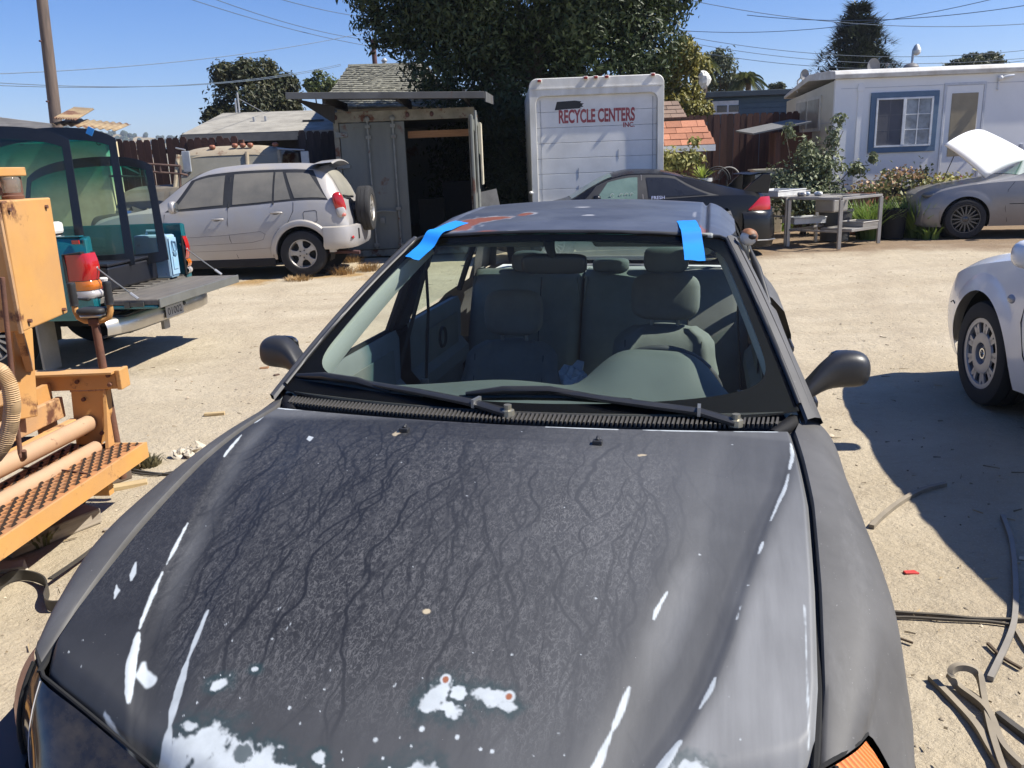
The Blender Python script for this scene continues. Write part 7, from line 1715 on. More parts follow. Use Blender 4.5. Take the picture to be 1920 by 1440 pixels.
for i in range(56):
    for j in range(9):
        a = .032+i*.042; w = .030+j*.040+(.020 if i % 2 else 0)
        if w > .355: continue
        c = stp(a, w, -.004); n = 7
        # a raised half-dome with serrated lip and a dark slot under it
        arc = [c+ax*(.017*math.cos(math.pi*q/n))+Vector((0, 0, .012*math.sin(math.pi*q/n)))+wx*.0 for q in range(n+1)]
        back = [c+ax*(.015*math.cos(math.pi*q/n))+wx*.026 for q in range(n+1)]
        th.add(arc+back, [(q, q+1, n+1+q+1, n+1+q) for q in range(n)])
        ho_.add([c-wx*.004+ax*.018+Vector((0, 0, .0008)), c-wx*.004-ax*.018+Vector((0, 0, .0008)), c+wx*.006-ax*.016+Vector((0, 0, .0008)), c+wx*.006+ax*.016+Vector((0, 0, .0008))], [(0, 1, 2, 3)])
        ho_.add([p+wx*.001 for p in arc], [tuple(range(n+1))])
obj('tread_teeth', MB().add([v-Vector(M.location) for v in map(Vector, th.v)], th.f), mat('tooth rust', (.36, .19, .08), .8, col2=(.20, .09, .05), scale=30), tread, kind='stuff')
obj('tread_slots', MB().add([v-Vector(M.location) for v in map(Vector, ho_.v)], ho_.f), mat('slot dark', (.03, .018, .012), .9), tread, kind='stuff')
P('step_bracket', sbox(sbox(MB(), .25, .29, .05, .34, -.16, -.02), 1.3, 1.34, .05, .34, -.16, -.02), org)
# far end frame
P('end_beam', MB().bb(-2.50, -1.87, 3.84, 3.92, .575, .665), org, bevel=.006); P('beam_cap', MB().bb(-1.868, -1.845, 3.832, 3.925, .572, .668), org, bevel=.004)
P('beam_flange', MB().bb(-2.5, -1.87, 3.80, 3.838, .655, .665), org)
P('end_plate', MB().prism([(-2.10, .57), (-1.93, .57), (-1.94, .45), (-2.00, .30), (-2.12, .30)], 3.85, 3.90), org, bevel=.004)
P('end_gusset', MB().prism([(3.845, .57), (3.78, .30), (3.845, .30)], -1.945, -1.93, 'x'), org)
for i, x in enumerate((-2.19, -2.42)): P('stiffener', MB().bb(x-.012, x+.012, 3.70, 3.83, .40, .62), org)
# long channels and pipes parallel to the step
def bar(p0, p1, w, h, m, nm='channel'):
    p0, p1 = Vector(p0), Vector(p1); d = p1-p0; L_ = d.length; q = d.to_track_quat('Y', 'Z').to_matrix(); mb = MB().box((0, 0, 0), (w, L_, h)); c = (p0+p1)/2
    mb.v = [tuple(q @ Vector(v)+c) for v in mb.v]; return P(nm, mb, m, bevel=.005)
bar((-2.33, 2.0, .50), (-2.15, 3.84, .50), .03, .10, orgw); bar((-2.26, 2.0, .415), (-2.10, 3.84, .415), .04, .05, org); bar((-2.42, 2., .60), (-2.30, 3.84, .60), .03, .06, orgw)
pm = mat('pipe orange', (.42, .24, .12), .75, col2=(.34, .185, .10), scale=4, dust=(.47, .37, .26), dustamt=.65, rust=(6.,), rustamt=.05)
P('pipe', MB().cyl((-2.29, 1.9, .41), (-2.035, 3.84, .41), .040, n=18), pm, smooth=50); P('pipe', MB().cyl((-2.23, 1.9, .295), (-2.0, 3.80, .295), .038, n=18), pm, smooth=50)
P('base_frame', MB().bb(-3.2, -2.30, 1.8, 3.83, .28, .36), mat('machine dark', (.03, .022, .018), .9)); P('body_block', MB().bb(-3.3, -2.50, 1.7, 3.7, .36, .95), orgw, bevel=.01)
# upright box with lit side
bx = P('control_box', MB().add([(-1.86, 3.16, .985), (-1.86, 3.50, 1.0), (-2.28, 3.52, 1.0), (-2.28, 3.18, .985), (-1.855, 3.17, 1.475), (-1.855, 3.51, 1.475), (-2.28, 3.52, 1.475), (-2.28, 3.18, 1.475)], [(0, 1, 2, 3), (7, 6, 5, 4), (0, 4, 5, 1), (1, 5, 6, 2), (2, 6, 7, 3), (3, 7, 4, 0)]), org, bevel=.006)
obj('box_flange', MB().bb(-.075, -.063, -.70, -.685, .98, 1.48), orgw, bx)
P('top_plate', MB().bb(-2.5, -1.995, 3.2, 3.62, 1.565, 1.60), org, bevel=.004); P('plate_support', MB().bb(-2.5, -2.01, 3.25, 3.6, 1.49, 1.563), rst)
P('glass_bowl', MB().lathe([(.032, 0), (.034, .02), (.036, .05), (.03, .06), (0, .062)], (-1.955, 3.42, 1.50), n=18), glass('bowl glass', (.8, .78, .74), 1.2, .05, .35), smooth=50); P('bowl_base', MB().lathe([(0, 0), (.04, 0), (.042, .012), (.034, .016), (.034, .024), (0, .026)], (-1.955, 3.42, 1.476), n=18), rst, smooth=40)
# slanting bar, hooked rod, corrugated hose
a_, b_ = at(12, 537, 3.25), at(55, 690, 3.55); bar(tuple(a_), tuple(b_), .03, .045, orgw, 'slant_bar')
a2, b2 = at(40, 620, 3.5), at(38, 790, 3.45); bar(tuple(a2+Vector((-.03, .05, 0))), tuple(b2+Vector((0, .05, 0))), .02, .10, org, 'side_plate')
rod = [at(4, 520, 3.1), at(14, 620, 3.1), at(24, 717, 3.1), at(31, 790, 3.1), at(38, 850, 3.1), at(42, 862, 3.08), at(46, 858, 3.06), at(45, 845, 3.05)]
P('hook_rod', MB().tube(rod, .009, 8), rst, smooth=50)
hs = [at(-14, 690, 3.0), at(4, 697, 3.0), at(18, 722, 3.0), at(24, 760, 3.0), at(19, 800, 3.0), at(6, 835, 3.0), at(-14, 860, 3.0)]
hp = []
for i in range(len(hs)-1):
    for j in range(10): hp.append(hs[i].lerp(hs[i+1], j/10))
for _ in range(6): hp = [hp[0]]+[(hp[i-1]+hp[i]*2+hp[i+1])/4 for i in range(1, len(hp)-1)]+[hp[-1]]
hp2 = []; 
for i in range(len(hp)-1): hp2 += [hp[i], hp[i].lerp(hp[i+1], .5)]
P('hose', MB().tube(hp2, [.030 if i % 2 else .0262 for i in range(len(hp2))], 14), mat('hose tan', (.42, .27, .13), .7, col2=(.48, .34, .20), scale=8), smooth=80)
for (bx_, by_, bz_) in ((-1.90, 3.834, .60), (-1.90, 3.834, .645), (-2.05, 3.834, .62), (-2.3, 3.834, .62), (-2.06, 3.845, .36), (-1.98, 3.845, .36), (-2.04, 3.845, .53)): P('bolt', MB().cyl((bx_, by_, bz_), (bx_, by_-.012, bz_), .010, n=6), rst)
for (by_, bz_) in ((3.20, 1.02), (3.46, 1.02), (3.20, 1.44), (3.46, 1.44)): P('bolt', MB().cyl((-1.86, by_, bz_), (-1.846, by_, bz_), .008, n=6), rst)
P('weld_bead', MB().tube([(-2.10+.012*i, 3.846+.003*(i % 2), .572) for i in range(15)], .006, 6), orgw)
# rod with padded handle
P('handle_rod', MB().tube([(-1.955, 3.90, .90), (-1.955, 3.905, .60), (-1.95, 3.91, .10)], .019, 12), rst, smooth=60)
P('rear_rod', MB().tube([(-2.06, 4.05, .55), (-2.05, 4.05, .05)], .012, 8), rst)
hx, hy = -1.955, 3.90
u_ = P('handle_fork', MB().tube([(hx-.082, hy, 1.06), (hx-.082, hy, .945), (hx-.072, hy, .915), (hx-.045, hy, .898), (hx, hy, .893), (hx+.045, hy, .898), (hx+.072, hy, .912), (hx+.082, hy, .94), (hx+.084, hy, 1.06)], .014, 10), org, smooth=60)
for sx in (-.082, .084):
    pts = [(hx+sx, hy, .97+.012*i) for i in range(10)]
    obj('grip', MB().tube([(p[0]-M.location.x, p[1]-M.location.y, p[2]) for p in pts], [.018 if i % 2 else .0205 for i in range(10)], 10), blkpl, u_, smooth=50)
P('handle_pad', MB().ell((hx, hy-.01, .945), (.066, .045, .018), .6, 20, 10), mat('pad black', (.03, .03, .032), .6), smooth=60); P('pad_plate', MB().ell((hx, hy-.01, .925), (.055, .04, .010), .6, 18, 8), mat('dull chrome', (.45, .45, .44), .35, .8), smooth=60); P('fork_bracket', MB().box((hx, hy, .892), (.05, .04, .035)), rst, bevel=.006)
P('drive_wheel', MB().lathe([(.10, -.07), (.22, -.07), (.25, -.04), (.25, .04), (.22, .07), (.1, .07)], (-2.02, 2.62, .25), 'x', 28), tyre_m, smooth=50)

# ------------------------------------------------------------------ litter and scraps on the ground near the machine
def gh(x, y): return float(ground_h(np.array([x]), np.array([y]))[0])
def scrap(nm, lab, cat, px, py, d, m, rot=(0, 0, 0), irregular=0., z=0., group=None, seed=0):
    p = gp(px, py); rng = np.random.default_rng(seed+int(px)); mb = MB().box((0, 0, 0), d)
    if irregular: mb.v = [tuple(np.array(v)*(1+irregular*rng.normal(0, 1, 3))) for v in mb.v]
    o = obj(nm, mb, m, None, bevel=min(d)*.12, loc=(p.x, p.y, gh(p.x, p.y)+d[2]/2+z), rot=rot); return tag(o, lab, cat, group)
woodg = mat('grey timber', (.36, .31, .25), .9, col2=(.25, .21, .165), scale=6, stretch=(1, 8, 8), bump=.4, bscale=40)
woody = mat('yellow timber', (.50, .38, .21), .85, col2=(.40, .29, .15), scale=6, stretch=(1, 8, 8), bump=.3, bscale=40)
plast = mat('plaster white', (.52, .47, .38), .9, col2=(.36, .31, .24), scale=12, bump=.5, bscale=60)
scrap('timber_block', 'worn grey timber block on the dirt below the orange step', 'timber', 97, 1003, (.42, .12, .075), woodg, (0, 0, 1.02))
scrap('timber_offcut', 'short flat yellow board lying right of the grated step', 'timber', 243, 908, (.17, .055, .022), woody, (.05, 0, .42))
scrap('timber_block', 'brown timber stub tucked under the far corner of the grated step', 'timber', 232, 876, (.17, .10, .09), mat('brown timber', (.33, .20, .11), .9, col2=(.24, .14, .08), scale=7), (0, .2, .55))
scrap('timber_block', 'dark timber baulk in the shade under the middle of the step', 'timber', 196, 905, (.26, .10, .11), mat('dark timber', (.13, .095, .07), .9), (0, 0, .9))
scrap('wood_chip', 'pale wood chip beside the black strap end', 'wood chip', 196, 1027, (.085, .035, .018), plast, (0, 0, .1), .15)
scrap('wood_chip', 'thin grey wood chip on the bare dirt between step and sedan', 'wood chip', 211, 989, (.075, .022, .012), woodg, (0, 0, .3), .1)
scrap('stone', 'flat pale stone left of the looped black rubber strip', 'stone', 22, 1062, (.11, .06, .03), plast, (0, 0, .2), .2)
scrap('wood_chip', 'narrow yellow wood chip on open dirt near the sedan mirror', 'wood chip', 402, 775, (.13, .035, .02), woody, (0, 0, .1), .1)
scrap('dry_leaf', 'brown dry leaf on the dirt left of the sedan mirror', 'leaf', 495, 687, (.06, .035, .012), mat('leaf brown', (.25, .13, .06), .9), (0, 0, .3), .25)
scrap('dry_leaf', 'small dark leaf below the sedan mirror', 'leaf', 519, 700, (.05, .03, .012), mat('leaf dark', (.10, .06, .04), .9), (0, 0, .8), .25)
p = gp(352, 850); o = thing('plaster_lump', 'crumpled lump of white plaster on the dirt beside the sedan', 'plaster', (p.x, p.y, gh(p.x, p.y)))
rng = np.random.default_rng(2)
for i in range(9):
    mb = MB().ell((0, 0, 0), (rng.uniform(.022, .055), rng.uniform(.02, .035), rng.uniform(.010, .024)), 1, 8, 5); mb.v = [tuple(np.array(v)*(1+.22*rng.normal(0, 1, 3))) for v in mb.v]
    obj('flake', mb, plast, o, loc=(rng.uniform(-.075, .075), rng.uniform(-.04, .04), rng.uniform(.005, .035)), rot=tuple(rng.uniform(-1, 1, 3)))
def ribbon(lab, pts, w, h, m, nm='rubber_strip', cat='rubber strip', group=None, up=(0, 0, 1), sm=4, zz=.010):
    w = w*.62 if w > .015 else w*.85
    q = []
    for p in pts:
        v = gp(p[0], p[1], p[2] if len(p) > 2 else 0.); v.z = (p[2] if len(p) > 2 else 0)+gh(v.x, v.y)+zz; q.append(v)
    r = []
    for i in range(len(q)-1):
        a, b, c, d = q[max(i-1, 0)], q[i], q[i+1], q[min(i+2, len(q)-1)]
        for j in range(6):
            t = j/6; r.append(.5*((2*b)+(-a+c)*t+(2*a-5*b+4*c-d)*t*t+(-a+3*b-3*c+d)*t**3))
    r.append(q[-1]); L0 = r[0].copy(); mb = MB().tube([v-L0 for v in r], h/2*1.0, 8, flat=1.0, upv=up)
    # flatten: rebuild as rectangular section
    mb = MB(); vs = []; 
    for i, v in enumerate(r):
        t = (r[min(i+1, len(r)-1)]-r[max(i-1, 0)]).normalized(); u = Vector(up); s_ = t.cross(u).normalized(); n = s_.cross(t).normalized()
        for (a, b) in ((-1, -1), (1, -1), (1, 1), (-1, 1)): vs.append(v-L0+s_*a*w/2+n*b*h/2)
    n = len(r); mb.add(vs, [(i*4+k_, i*4+(k_+1) % 4, i*4+4+(k_+1) % 4, i*4+4+k_) for i in range(n-1) for k_ in range(4)]+[(3, 2, 1, 0), tuple((n-1)*4+k_ for k_ in range(4))])
    o = obj(nm, mb, m, None, smooth=40, loc=L0); return tag(o, lab, cat, group)
rub = mat('black rubber', (.020, .020, .020), .55, col2=(.05, .047, .042), scale=10, dust=dustc, dustamt=.12); rubg = mat('dusty rubber', (.19, .165, .13), .85, col2=(.10, .09, .075), scale=10, dust=(.42, .35, .25), dustamt=.6)
ribbon('straight black rubber strap lying toward the sedan with a blue scrap at its tip', [(176, 1024, .02), (140, 1050, .02), (93, 1082, .03)], .032, .006, rub)
ribbon('looped black rubber strip standing on edge at the lower left', [(-10, 1118), (6, 1096), (30, 1084), (58, 1083), (82, 1092), (91, 1110), (86, 1130), (96, 1142), (128, 1140)], .007, .045, rub, zz=.028)
scrap('plastic_bit', 'tiny blue plastic scrap at the tip of the black strap', 'plastic', 171, 1032, (.022, .02, .012), mat('blue tape', (.012, .21, .60), .6), (0, 0, .4))
ribbon('thin black cable running from under the step toward the sedan', [(196, 868, .03), (240, 878), (290, 888), (345, 889)], .012, .012, rub, 'cable', 'cable')
ribbon('second thin cable crossing the first beside the sedan', [(225, 882), (285, 891), (320, 885), (350, 878)], .009, .009, rub, 'cable', 'cable')
ribbon('wire lying across the grated step', [(12, 872, .31), (60, 876, .315), (110, 878, .312), (165, 884, .31)], .007, .007, mat('rust brown', (.17, .075, .045)), 'wire', 'wire', zz=.004)
ribbon('curved pale rubber channel with its far end in the white car\'s shadow', [(1634, 987), (1655, 966), (1690, 940), (1730, 920), (1772, 909)], .035, .018, rubg, 'trim_channel', 'trim strip')
ribbon('long upright curved grey trim strip crossing the shadow edge at right', [(1880, 966), (1896, 1010), (1903, 1070), (1904, 1140), (1895, 1190), (1857, 1270)], .028, .016, mat('grey trim', (.22, .21, .20), .6, col2=(.15, .145, .14), dust=(.42, .36, .27), dustamt=.4), 'trim_strip', 'trim strip')
ribbon('upper of two long dark strips stretched across the dirt right of the sedan', [(1640, 1141), (1700, 1147), (1770, 1153), (1830, 1161), (1930, 1163)], .016, .010, mat('dark strip', (.09, .075, .055), .8), 'trim_strip', 'trim strip')
ribbon('lower of two long dark strips stretched across the dirt right of the sedan', [(1640, 1157), (1700, 1155), (1780, 1162), (1850, 1166), (1895, 1171)], .010, .008, mat('dark strip', (.09, .075, .055)), 'trim_strip', 'trim strip')
ribbon('loop of dusty weatherstrip twisted up at the lower right', [(1920, 1440), (1880, 1400), (1850, 1335), (1800, 1290), (1782, 1268, .03), (1790, 1252, .05), (1815, 1252, .05), (1836, 1268, .03), (1845, 1310), (1856, 1370), (1872, 1420), (1890, 1470)], .026, .020, rubg, 'weatherstrip', 'weatherstrip', zz=.016)
ribbon('wider dusty weatherstrip end below the twisted loop', [(1745, 1268), (1790, 1312), (1830, 1360), (1855, 1400), (1880, 1440), (1895, 1480)], .03, .016, rubg, 'weatherstrip', 'weatherstrip')
ribbon('short dark weatherstrip offcut at the right edge by the loop', [(1870, 1338), (1900, 1360), (1945, 1392)], .03, .02, rub, 'weatherstrip', 'weatherstrip')
ribbon('thin bent twig near the upright trim strip at right', [(1852, 1205), (1880, 1232), (1915, 1253)], .010, .008, mat('twig', (.10, .07, .045), .9), 'twig', 'twig')
ribbon('pale thin strip leaving the right edge under the dark strips', [(1905, 1180), (1925, 1215), (1940, 1230)], .014, .006, rubg, 'trim_strip', 'trim strip')
ribbon('short straight twig beside the sedan fender at right', [(1676, 1190), (1712, 1204)], .007, .006, mat('twig', (.10, .07, .045)), 'twig', 'twig')
scrap('red_scrap', 'small torn red plastic scrap on the dirt right of the sedan', 'plastic', 1708, 1070, (.055, .022, .006), mat('red scrap', (.55, .05, .035), .5), (0, .1, .2), .2)
scrap('green_box', 'small green plastic box on the ground beneath the silver suv', 'box', 493, 494, (.17, .1, .09), mat('green box', (.05, .28, .14), .5), (0, 0, .1))

# ------------------------------------------------------------------ tufts of weeds
def tuft(lab, px, py, n, h, spread, m, nm='weed', cat='weed', seed=0, blades=True, group=None, w=.006):
    p = gp(px, py); t = thing(nm, lab, cat, (p.x, p.y, gh(p.x, p.y)), 0, group); rng = np.random.default_rng(seed+int(px)); V = []; F = []
    for i in range(n):
        a = rng.random()*6.28; r = spread*rng.random()**.6; L_ = h*rng.uniform(.5, 1.1); ln = rng.uniform(.15, .9); d = np.array([math.cos(a), math.sin(a), 0]); s_ = np.array([-d[1], d[0], 0])
        b0 = np.array([r*math.cos(a+.4)*.6, r*math.sin(a+.4)*.6, 0]); b = len(V)
        for j in range(5):
            u = j/4; c = b0+d*L_*ln*u**1.6+np.array([0, 0, L_*(u-.42*ln*u*u)]); wd = w*(1-u**2.2)+.0006
            V += [c-s_*wd, c+s_*wd]
        F += [(b+2*j, b+2*j+1, b+2*j+3, b+2*j+2) for j in range(4)]
    fastmesh('blades', np.array(V), F, m, t, kind='stuff'); return t
dry = leafmat('dry grass', (.42, .27, .11), (.24, .15, .07), .2); wgreen = leafmat('weed green', (.07, .085, .035), (.14, .13, .06), .2)
tuft('green weed clump in the shadow below the lower end of the grated step', 62, 1012, 240, .13, .16, wgreen, seed=1)
tuft('grey green weed by the far corner of the orange step', 272, 868, 200, .07, .14, leafmat('grey weed', (.22, .19, .10), (.13, .12, .06), .2), seed=2)
tuft('small weed sprig under the middle of the step', 140, 968, 90, .10, .1, wgreen, seed=3)
for i, (px, py, lab) in enumerate([(425, 492, 'dry grass tuft under the silver suv front door'), (640, 512, 'dry grass clump right behind the silver suv rear wheel'), (690, 505, 'dry grass by the container foot near the silver suv'), (560, 524, 'thin dry grass in front of the silver suv rear tyre'), (660, 490, 'upright dry stalks below the silver suv bumper')]):
    tuft(lab, px, py, 260, .16 if i != 3 else .09, .36, dry, 'dry_grass', 'grass', seed=10+i, w=.004)

# ------------------------------------------------------------------ steel tables, tubs and bins
steel = mat('stainless', (.42, .41, .39), .38, .6, col2=(.33, .31, .28), scale=3, dust=dustc, dustamt=.3)
F_, R__, L_ = gp(1572, 468), gp(1646, 456), gp(1497, 447)
t = thing('steel_table', 'stainless sink table frame with square legs in front of the bush', 'table', (F_.x, F_.y, 0))
ht = .80; a = (R__-F_); a.z = 0; b = Vector((-a.y, a.x, 0)).normalized()*.95
def TP(nm, mb, m, **k): return obj(nm, mb, m, t, **k)
def bar2(p0, p1, w, h, m, nm):
    p0, p1 = Vector(p0), Vector(p1); d = p1-p0; q = d.to_track_quat('Y', 'Z').to_matrix(); mb = MB().box((0, 0, 0), (w, d.length, h)); c = (p0+p1)/2
    mb.v = [tuple(q @ Vector(v)+c) for v in mb.v]; return TP(nm, mb, m, bevel=.004)
Z = Vector((0, 0, 1)); O_ = Vector((0, 0, 0)); corners = [O_, a, a+b, b]
for c in corners: TP('leg', MB().bb(c.x-.028, c.x+.028, c.y-.028, c.y+.028, 0, ht-.021), steel, bevel=.006)
for i in range(4): bar2(corners[i]+Z*ht, corners[(i+1) % 4]+Z*ht, .05, .04, steel, 'top_rail')
TP('worktop', slab(MB(), [b*.42+Z*(ht+.03), a*.55+b*.42+Z*(ht+.03), a*.55+b*1.0+Z*(ht+.03), b*1.0+Z*(ht+.03)], .012), steel)
bar2(O_+b*.4+Z*(ht+.005), a+b*.4+Z*(ht+.005), .04, .03, steel, 'cross_rail'); bar2(a*.55+Z*ht, a*.55+b+Z*ht, .04, .03, steel, 'cross_rail')
TP('sink_bowl', MB().box(tuple(a*.42+b*.5+Z*(ht-.13)), (.42, .36, .22), rot=(0, 0, math.atan2(a.y, a.x))), steel, bevel=.03)
bar2(O_+Z*.28, b+Z*.28, .03, .03, steel, 'lower_rail'); bar2(a+Z*.28, a+b+Z*.28, .03, .03, steel, 'lower_rail'); bar2(b+Z*.28, a+b+Z*.28, .03, .03, steel, 'lower_rail')
TP('lower_shelf', slab(MB(), [a*.30+Z*.30, a*1.02+Z*.30, a*1.02+b*.6+Z*.30, a*.30+b*.6+Z*.30], .05), steel, bevel=.006)
t2 = thing('steel_table', 'second steel table behind the black coupe carrying a shallow white tray', 'table', (F_.x+b.x*1.05, F_.y+b.y*1.05, 0))
keep = t; t = t2; a2_ = a*.75; b2_ = b*1.05
for c in (O_, a2_, a2_+b2_, b2_): TP('leg', MB().bb(c.x-.025, c.x+.025, c.y-.025, c.y+.025, 0, .80), steel, bevel=.006)
TP('worktop', slab(MB(), [Z*.83-a2_*.02, a2_+Z*.83, a2_+b2_+Z*.83, b2_+Z*.83-a2_*.02], .03), steel, bevel=.005)
bar2(Z*.25, a2_+Z*.25, .03, .03, steel, 'lower_rail'); bar2(Z*.5, b2_+Z*.5, .03, .03, steel, 'lower_rail')
def tray(lab, c, w, d, h, rz, m, tilt=0.):
    o = thing('tray', lab, 'tray', c, rz); mb = MB(); e = .012
    mb.bb(-w/2, w/2, -d/2, d/2, 0, e).bb(-w/2, w/2, -d/2, -d/2+e, e, h).bb(-w/2, w/2, d/2-e, d/2, e, h).bb(-w/2, -w/2+e, -d/2+e, d/2-e, e, h).bb(w/2-e, w/2, -d/2+e, d/2-e, e, h)
    obj('pan', mb, m, o, bevel=.003); obj('rim', MB().tube([(-w/2, -d/2, h), (w/2, -d/2, h), (w/2, d/2, h), (-w/2, d/2, h), (-w/2, -d/2, h)], .012, 6), m, o); return o
zz0 = t2.location; rz = math.atan2(a.y, a.x)
tray('shallow white enamel tray on the second steel table', zz0+a2_*.35+b2_*.45+Z*.832, .95, .62, .09, rz+.1, mat('enamel', (.62, .62, .60), .4))
tray('small steel tray beside the white enamel tray', zz0+a2_*.98+b2_*.5+Z*.832, .34, .5, .05, rz, steel)
tray('white sink basin on the ground frame below the tables', Vector((5.15, 14.6, .36)), .6, .4, .10, .2, mat('enamel', (.62, .62, .60), .4))
tray('rectangular steel drawer on the lower shelf at the right leg', Vector(F_)+a*.78+b*.22+Z*.302, .5, .42, .08, rz, steel)
t = keep
o = thing('plumbing_parts', 'small heap of pale blue and steel fittings on the sink table', 'fittings', Vector(F_)+a*.15+b*.75+Z*(ht+.03))
for i in range(7): obj('fitting', MB().ell((rng.uniform(-.2, .2), rng.uniform(-.12, .12), .035), (.06, .04, .035), .8, 10, 6, rot=(0, 0, rng.random()*3)), [mat('pale blue plastic', (.30, .38, .46)), steel, wpl][i % 3], o, smooth=60)
def bin_(lab, x, y, r0, r1, h, m, cat='bin', nm='plant_tub', soil=True):
    o = thing(nm, lab, cat, (x, y, 0))
    obj('tub', MB().lathe([(0, 0), (r0, 0), (r1, h), (r1+.015, h), (r1+.015, h-.035), (r1+.004, h-.035)] if False else [(0, .005), (r0, .005), (r1, h-.04), (r1+.014, h-.04), (r1+.014, h), (r1-.012, h), (r1-.02, h-.05), (0, h-.06)], (0, 0, 0), 'z', 28), m, o, smooth=40)
    return o
bp_ = gp(1680, 449); bin_('large black plastic nursery tub standing on the dirt beside the silver car', bp_.x, bp_.y+.2, .20, .235, .52, mat('tub black', (.008, .008, .009), .6, spec=.25))
bin_('dark grey plastic tub under the steel tables', 5.85, 15.0, .24, .28, .55, mat('tub grey', (.045, .047, .05), .6))
# ------------------------------------------------------------------ garden in front of the mobile home
def shrub(lab, px, py, Y, stems, lumps, n, size, m, nm='shrub', cat='shrub', seed=1, base=None):
    p = at(px, py, Y); t = thing(nm, lab, cat, (p.x, Y, 0)); mb = MB(); rg_ = random.Random(seed)
    for (dx, dy, h) in stems: mb.tube([(rg_.uniform(-.06, .06), rg_.uniform(-.06, .06), 0), (dx*.4+rg_.uniform(-.05, .05), dy*.4, h*.5), (dx, dy, h)], [.022, .015, .006], 6)
    obj('stem', mb, bark, t); t0 = Vector(t.location); lm = [((t0.x+c[0], t0.y+c[1], c[2]), r) for c, r in lumps]
    crown('foliage', lm, n, size, m, t, seed, aspect=.5, shell=.3); return t
shl = leafmat('shrub leaf', (.10, .13, .065), (.23, .25, .13), .2)
shrub('tall loose shrub with arching branches in front of the white mobile home window', 1512, 300, 16.2, [(-.5, 0, 1.2), (.2, 0, 1.8), (.62, -.1, 1.9), (1.0, 0, 1.35), (-.1, 0, 2.0), (-.45, -.1, 1.9)],
    [((-.05, 0, .75), (.85, .5, .62)), ((-.5, 0, .9), (.4, .3, .4)), ((.35, 0, 1.25), (.42, .3, .35)), ((.0, -.05, 1.5), (.30, .25, .35)), ((-.35, 0, 1.95), (.13, .12, .2)), ((.50, 0, 1.75), (.18, .15, .32)), ((.58, 0, 2.1), (.14, .1, .14)), ((.95, 0, 1.2), (.25, .18, .16)), ((1.22, -.05, 1.38), (.14, .1, .12)), ((.4, 0, .6), (.5, .4, .45))], 6800, .085, shl, seed=5)
strap = leafmat('strap leaf', (.10, .17, .03), (.22, .30, .07), .3)
for i, (px, py, n, h, lab) in enumerate([(1626, 447, 260, .85, 'bright green strap leaf clump behind the steel table leg'), (1652, 444, 220, .80, 'bright green strap leaf clump left of the black tub'), (1712, 444, 300, .80, 'bright green strap leaf clump between the black tub and the silver car'), (1738, 447, 70, .36, 'low yellowing strap leaves by the silver car bumper')]):
    tt = tuft(lab, px, py, n, h, .30, strap, 'agapanthus', 'plant', seed=30+i, w=.017)
tuft('small spiky green leaves at the foot of the second steel table', 1470, 432, 70, .35, .3, strap, 'agapanthus', 'plant', seed=41, w=.015)
terr = mat('terracotta', (.36, .14, .075), .85, col2=(.28, .11, .06), scale=8); stone = mat('stone planter', (.34, .28, .21), .9, col2=(.25, .2, .15), scale=8, bump=.4, bscale=40)
def pot(lab, px, py, Y, r, h, m, z0=0., cat='flower pot'):
    p = at(px, py+16, Y); o = thing('flower_pot', lab, cat, (p.x, Y, z0)); hh = max(.12, p.z-z0)
    obj('pot', MB().lathe([(0, .002), (r*.7, .002), (r*.95, hh-.06), (r*1.06, hh-.06), (r*1.06, hh), (r*.92, hh), (r*.88, hh-.04), (0, hh-.05)], n=22), m, o, smooth=40)
    obj('soil', MB().lathe([(0, hh-.035), (r*.87, hh-.04)], n=18), mat('potting soil', (.05, .035, .025), .95), o); return o, hh
def flower(par, hh, n, h, spread, cl, cf, nf, seed, size=.06):
    rng = np.random.default_rng(seed); P_ = np.stack([rng.normal(0, spread, n), rng.normal(0, spread, n), hh+np.abs(rng.normal(h*.5, h*.3, n))], 1)
    V, F = leaves(P_, rng.normal(0, 1, (n, 3))+np.array([0, 0, .8]), size, rng, .7, .2); fastmesh('foliage', V, F, cl, par, kind='stuff')
    obj('stem', MB().tube([(0, 0, hh-.05), (.02, 0, hh+h*.5), (-.03, 0, hh+h*.9)], .012, 5), bark, par)
    if nf:
        Q = np.stack([rng.normal(0, spread, nf), rng.normal(-.05, spread, nf), hh+h*.55+np.abs(rng.normal(h*.3, h*.2, nf))], 1)
        V, F = leaves(Q, rng.normal(0, 1, (nf, 3))+np.array([0, -.6, .5]), size*.75, rng, .95, 0); fastmesh('blossom', V, F, cf, par, kind='stuff')
gl = leafmat('geranium leaf', (.12, .15, .05), (.26, .24, .10), .2); bro = leafmat('dried bloom', (.30, .17, .09), (.42, .27, .14), .1); pinkf = leafmat('pink bloom', (.55, .10, .16), (.6, .2, .2), .1); yel = leafmat('yellow green leaf', (.26, .26, .07), (.40, .36, .14), .2)
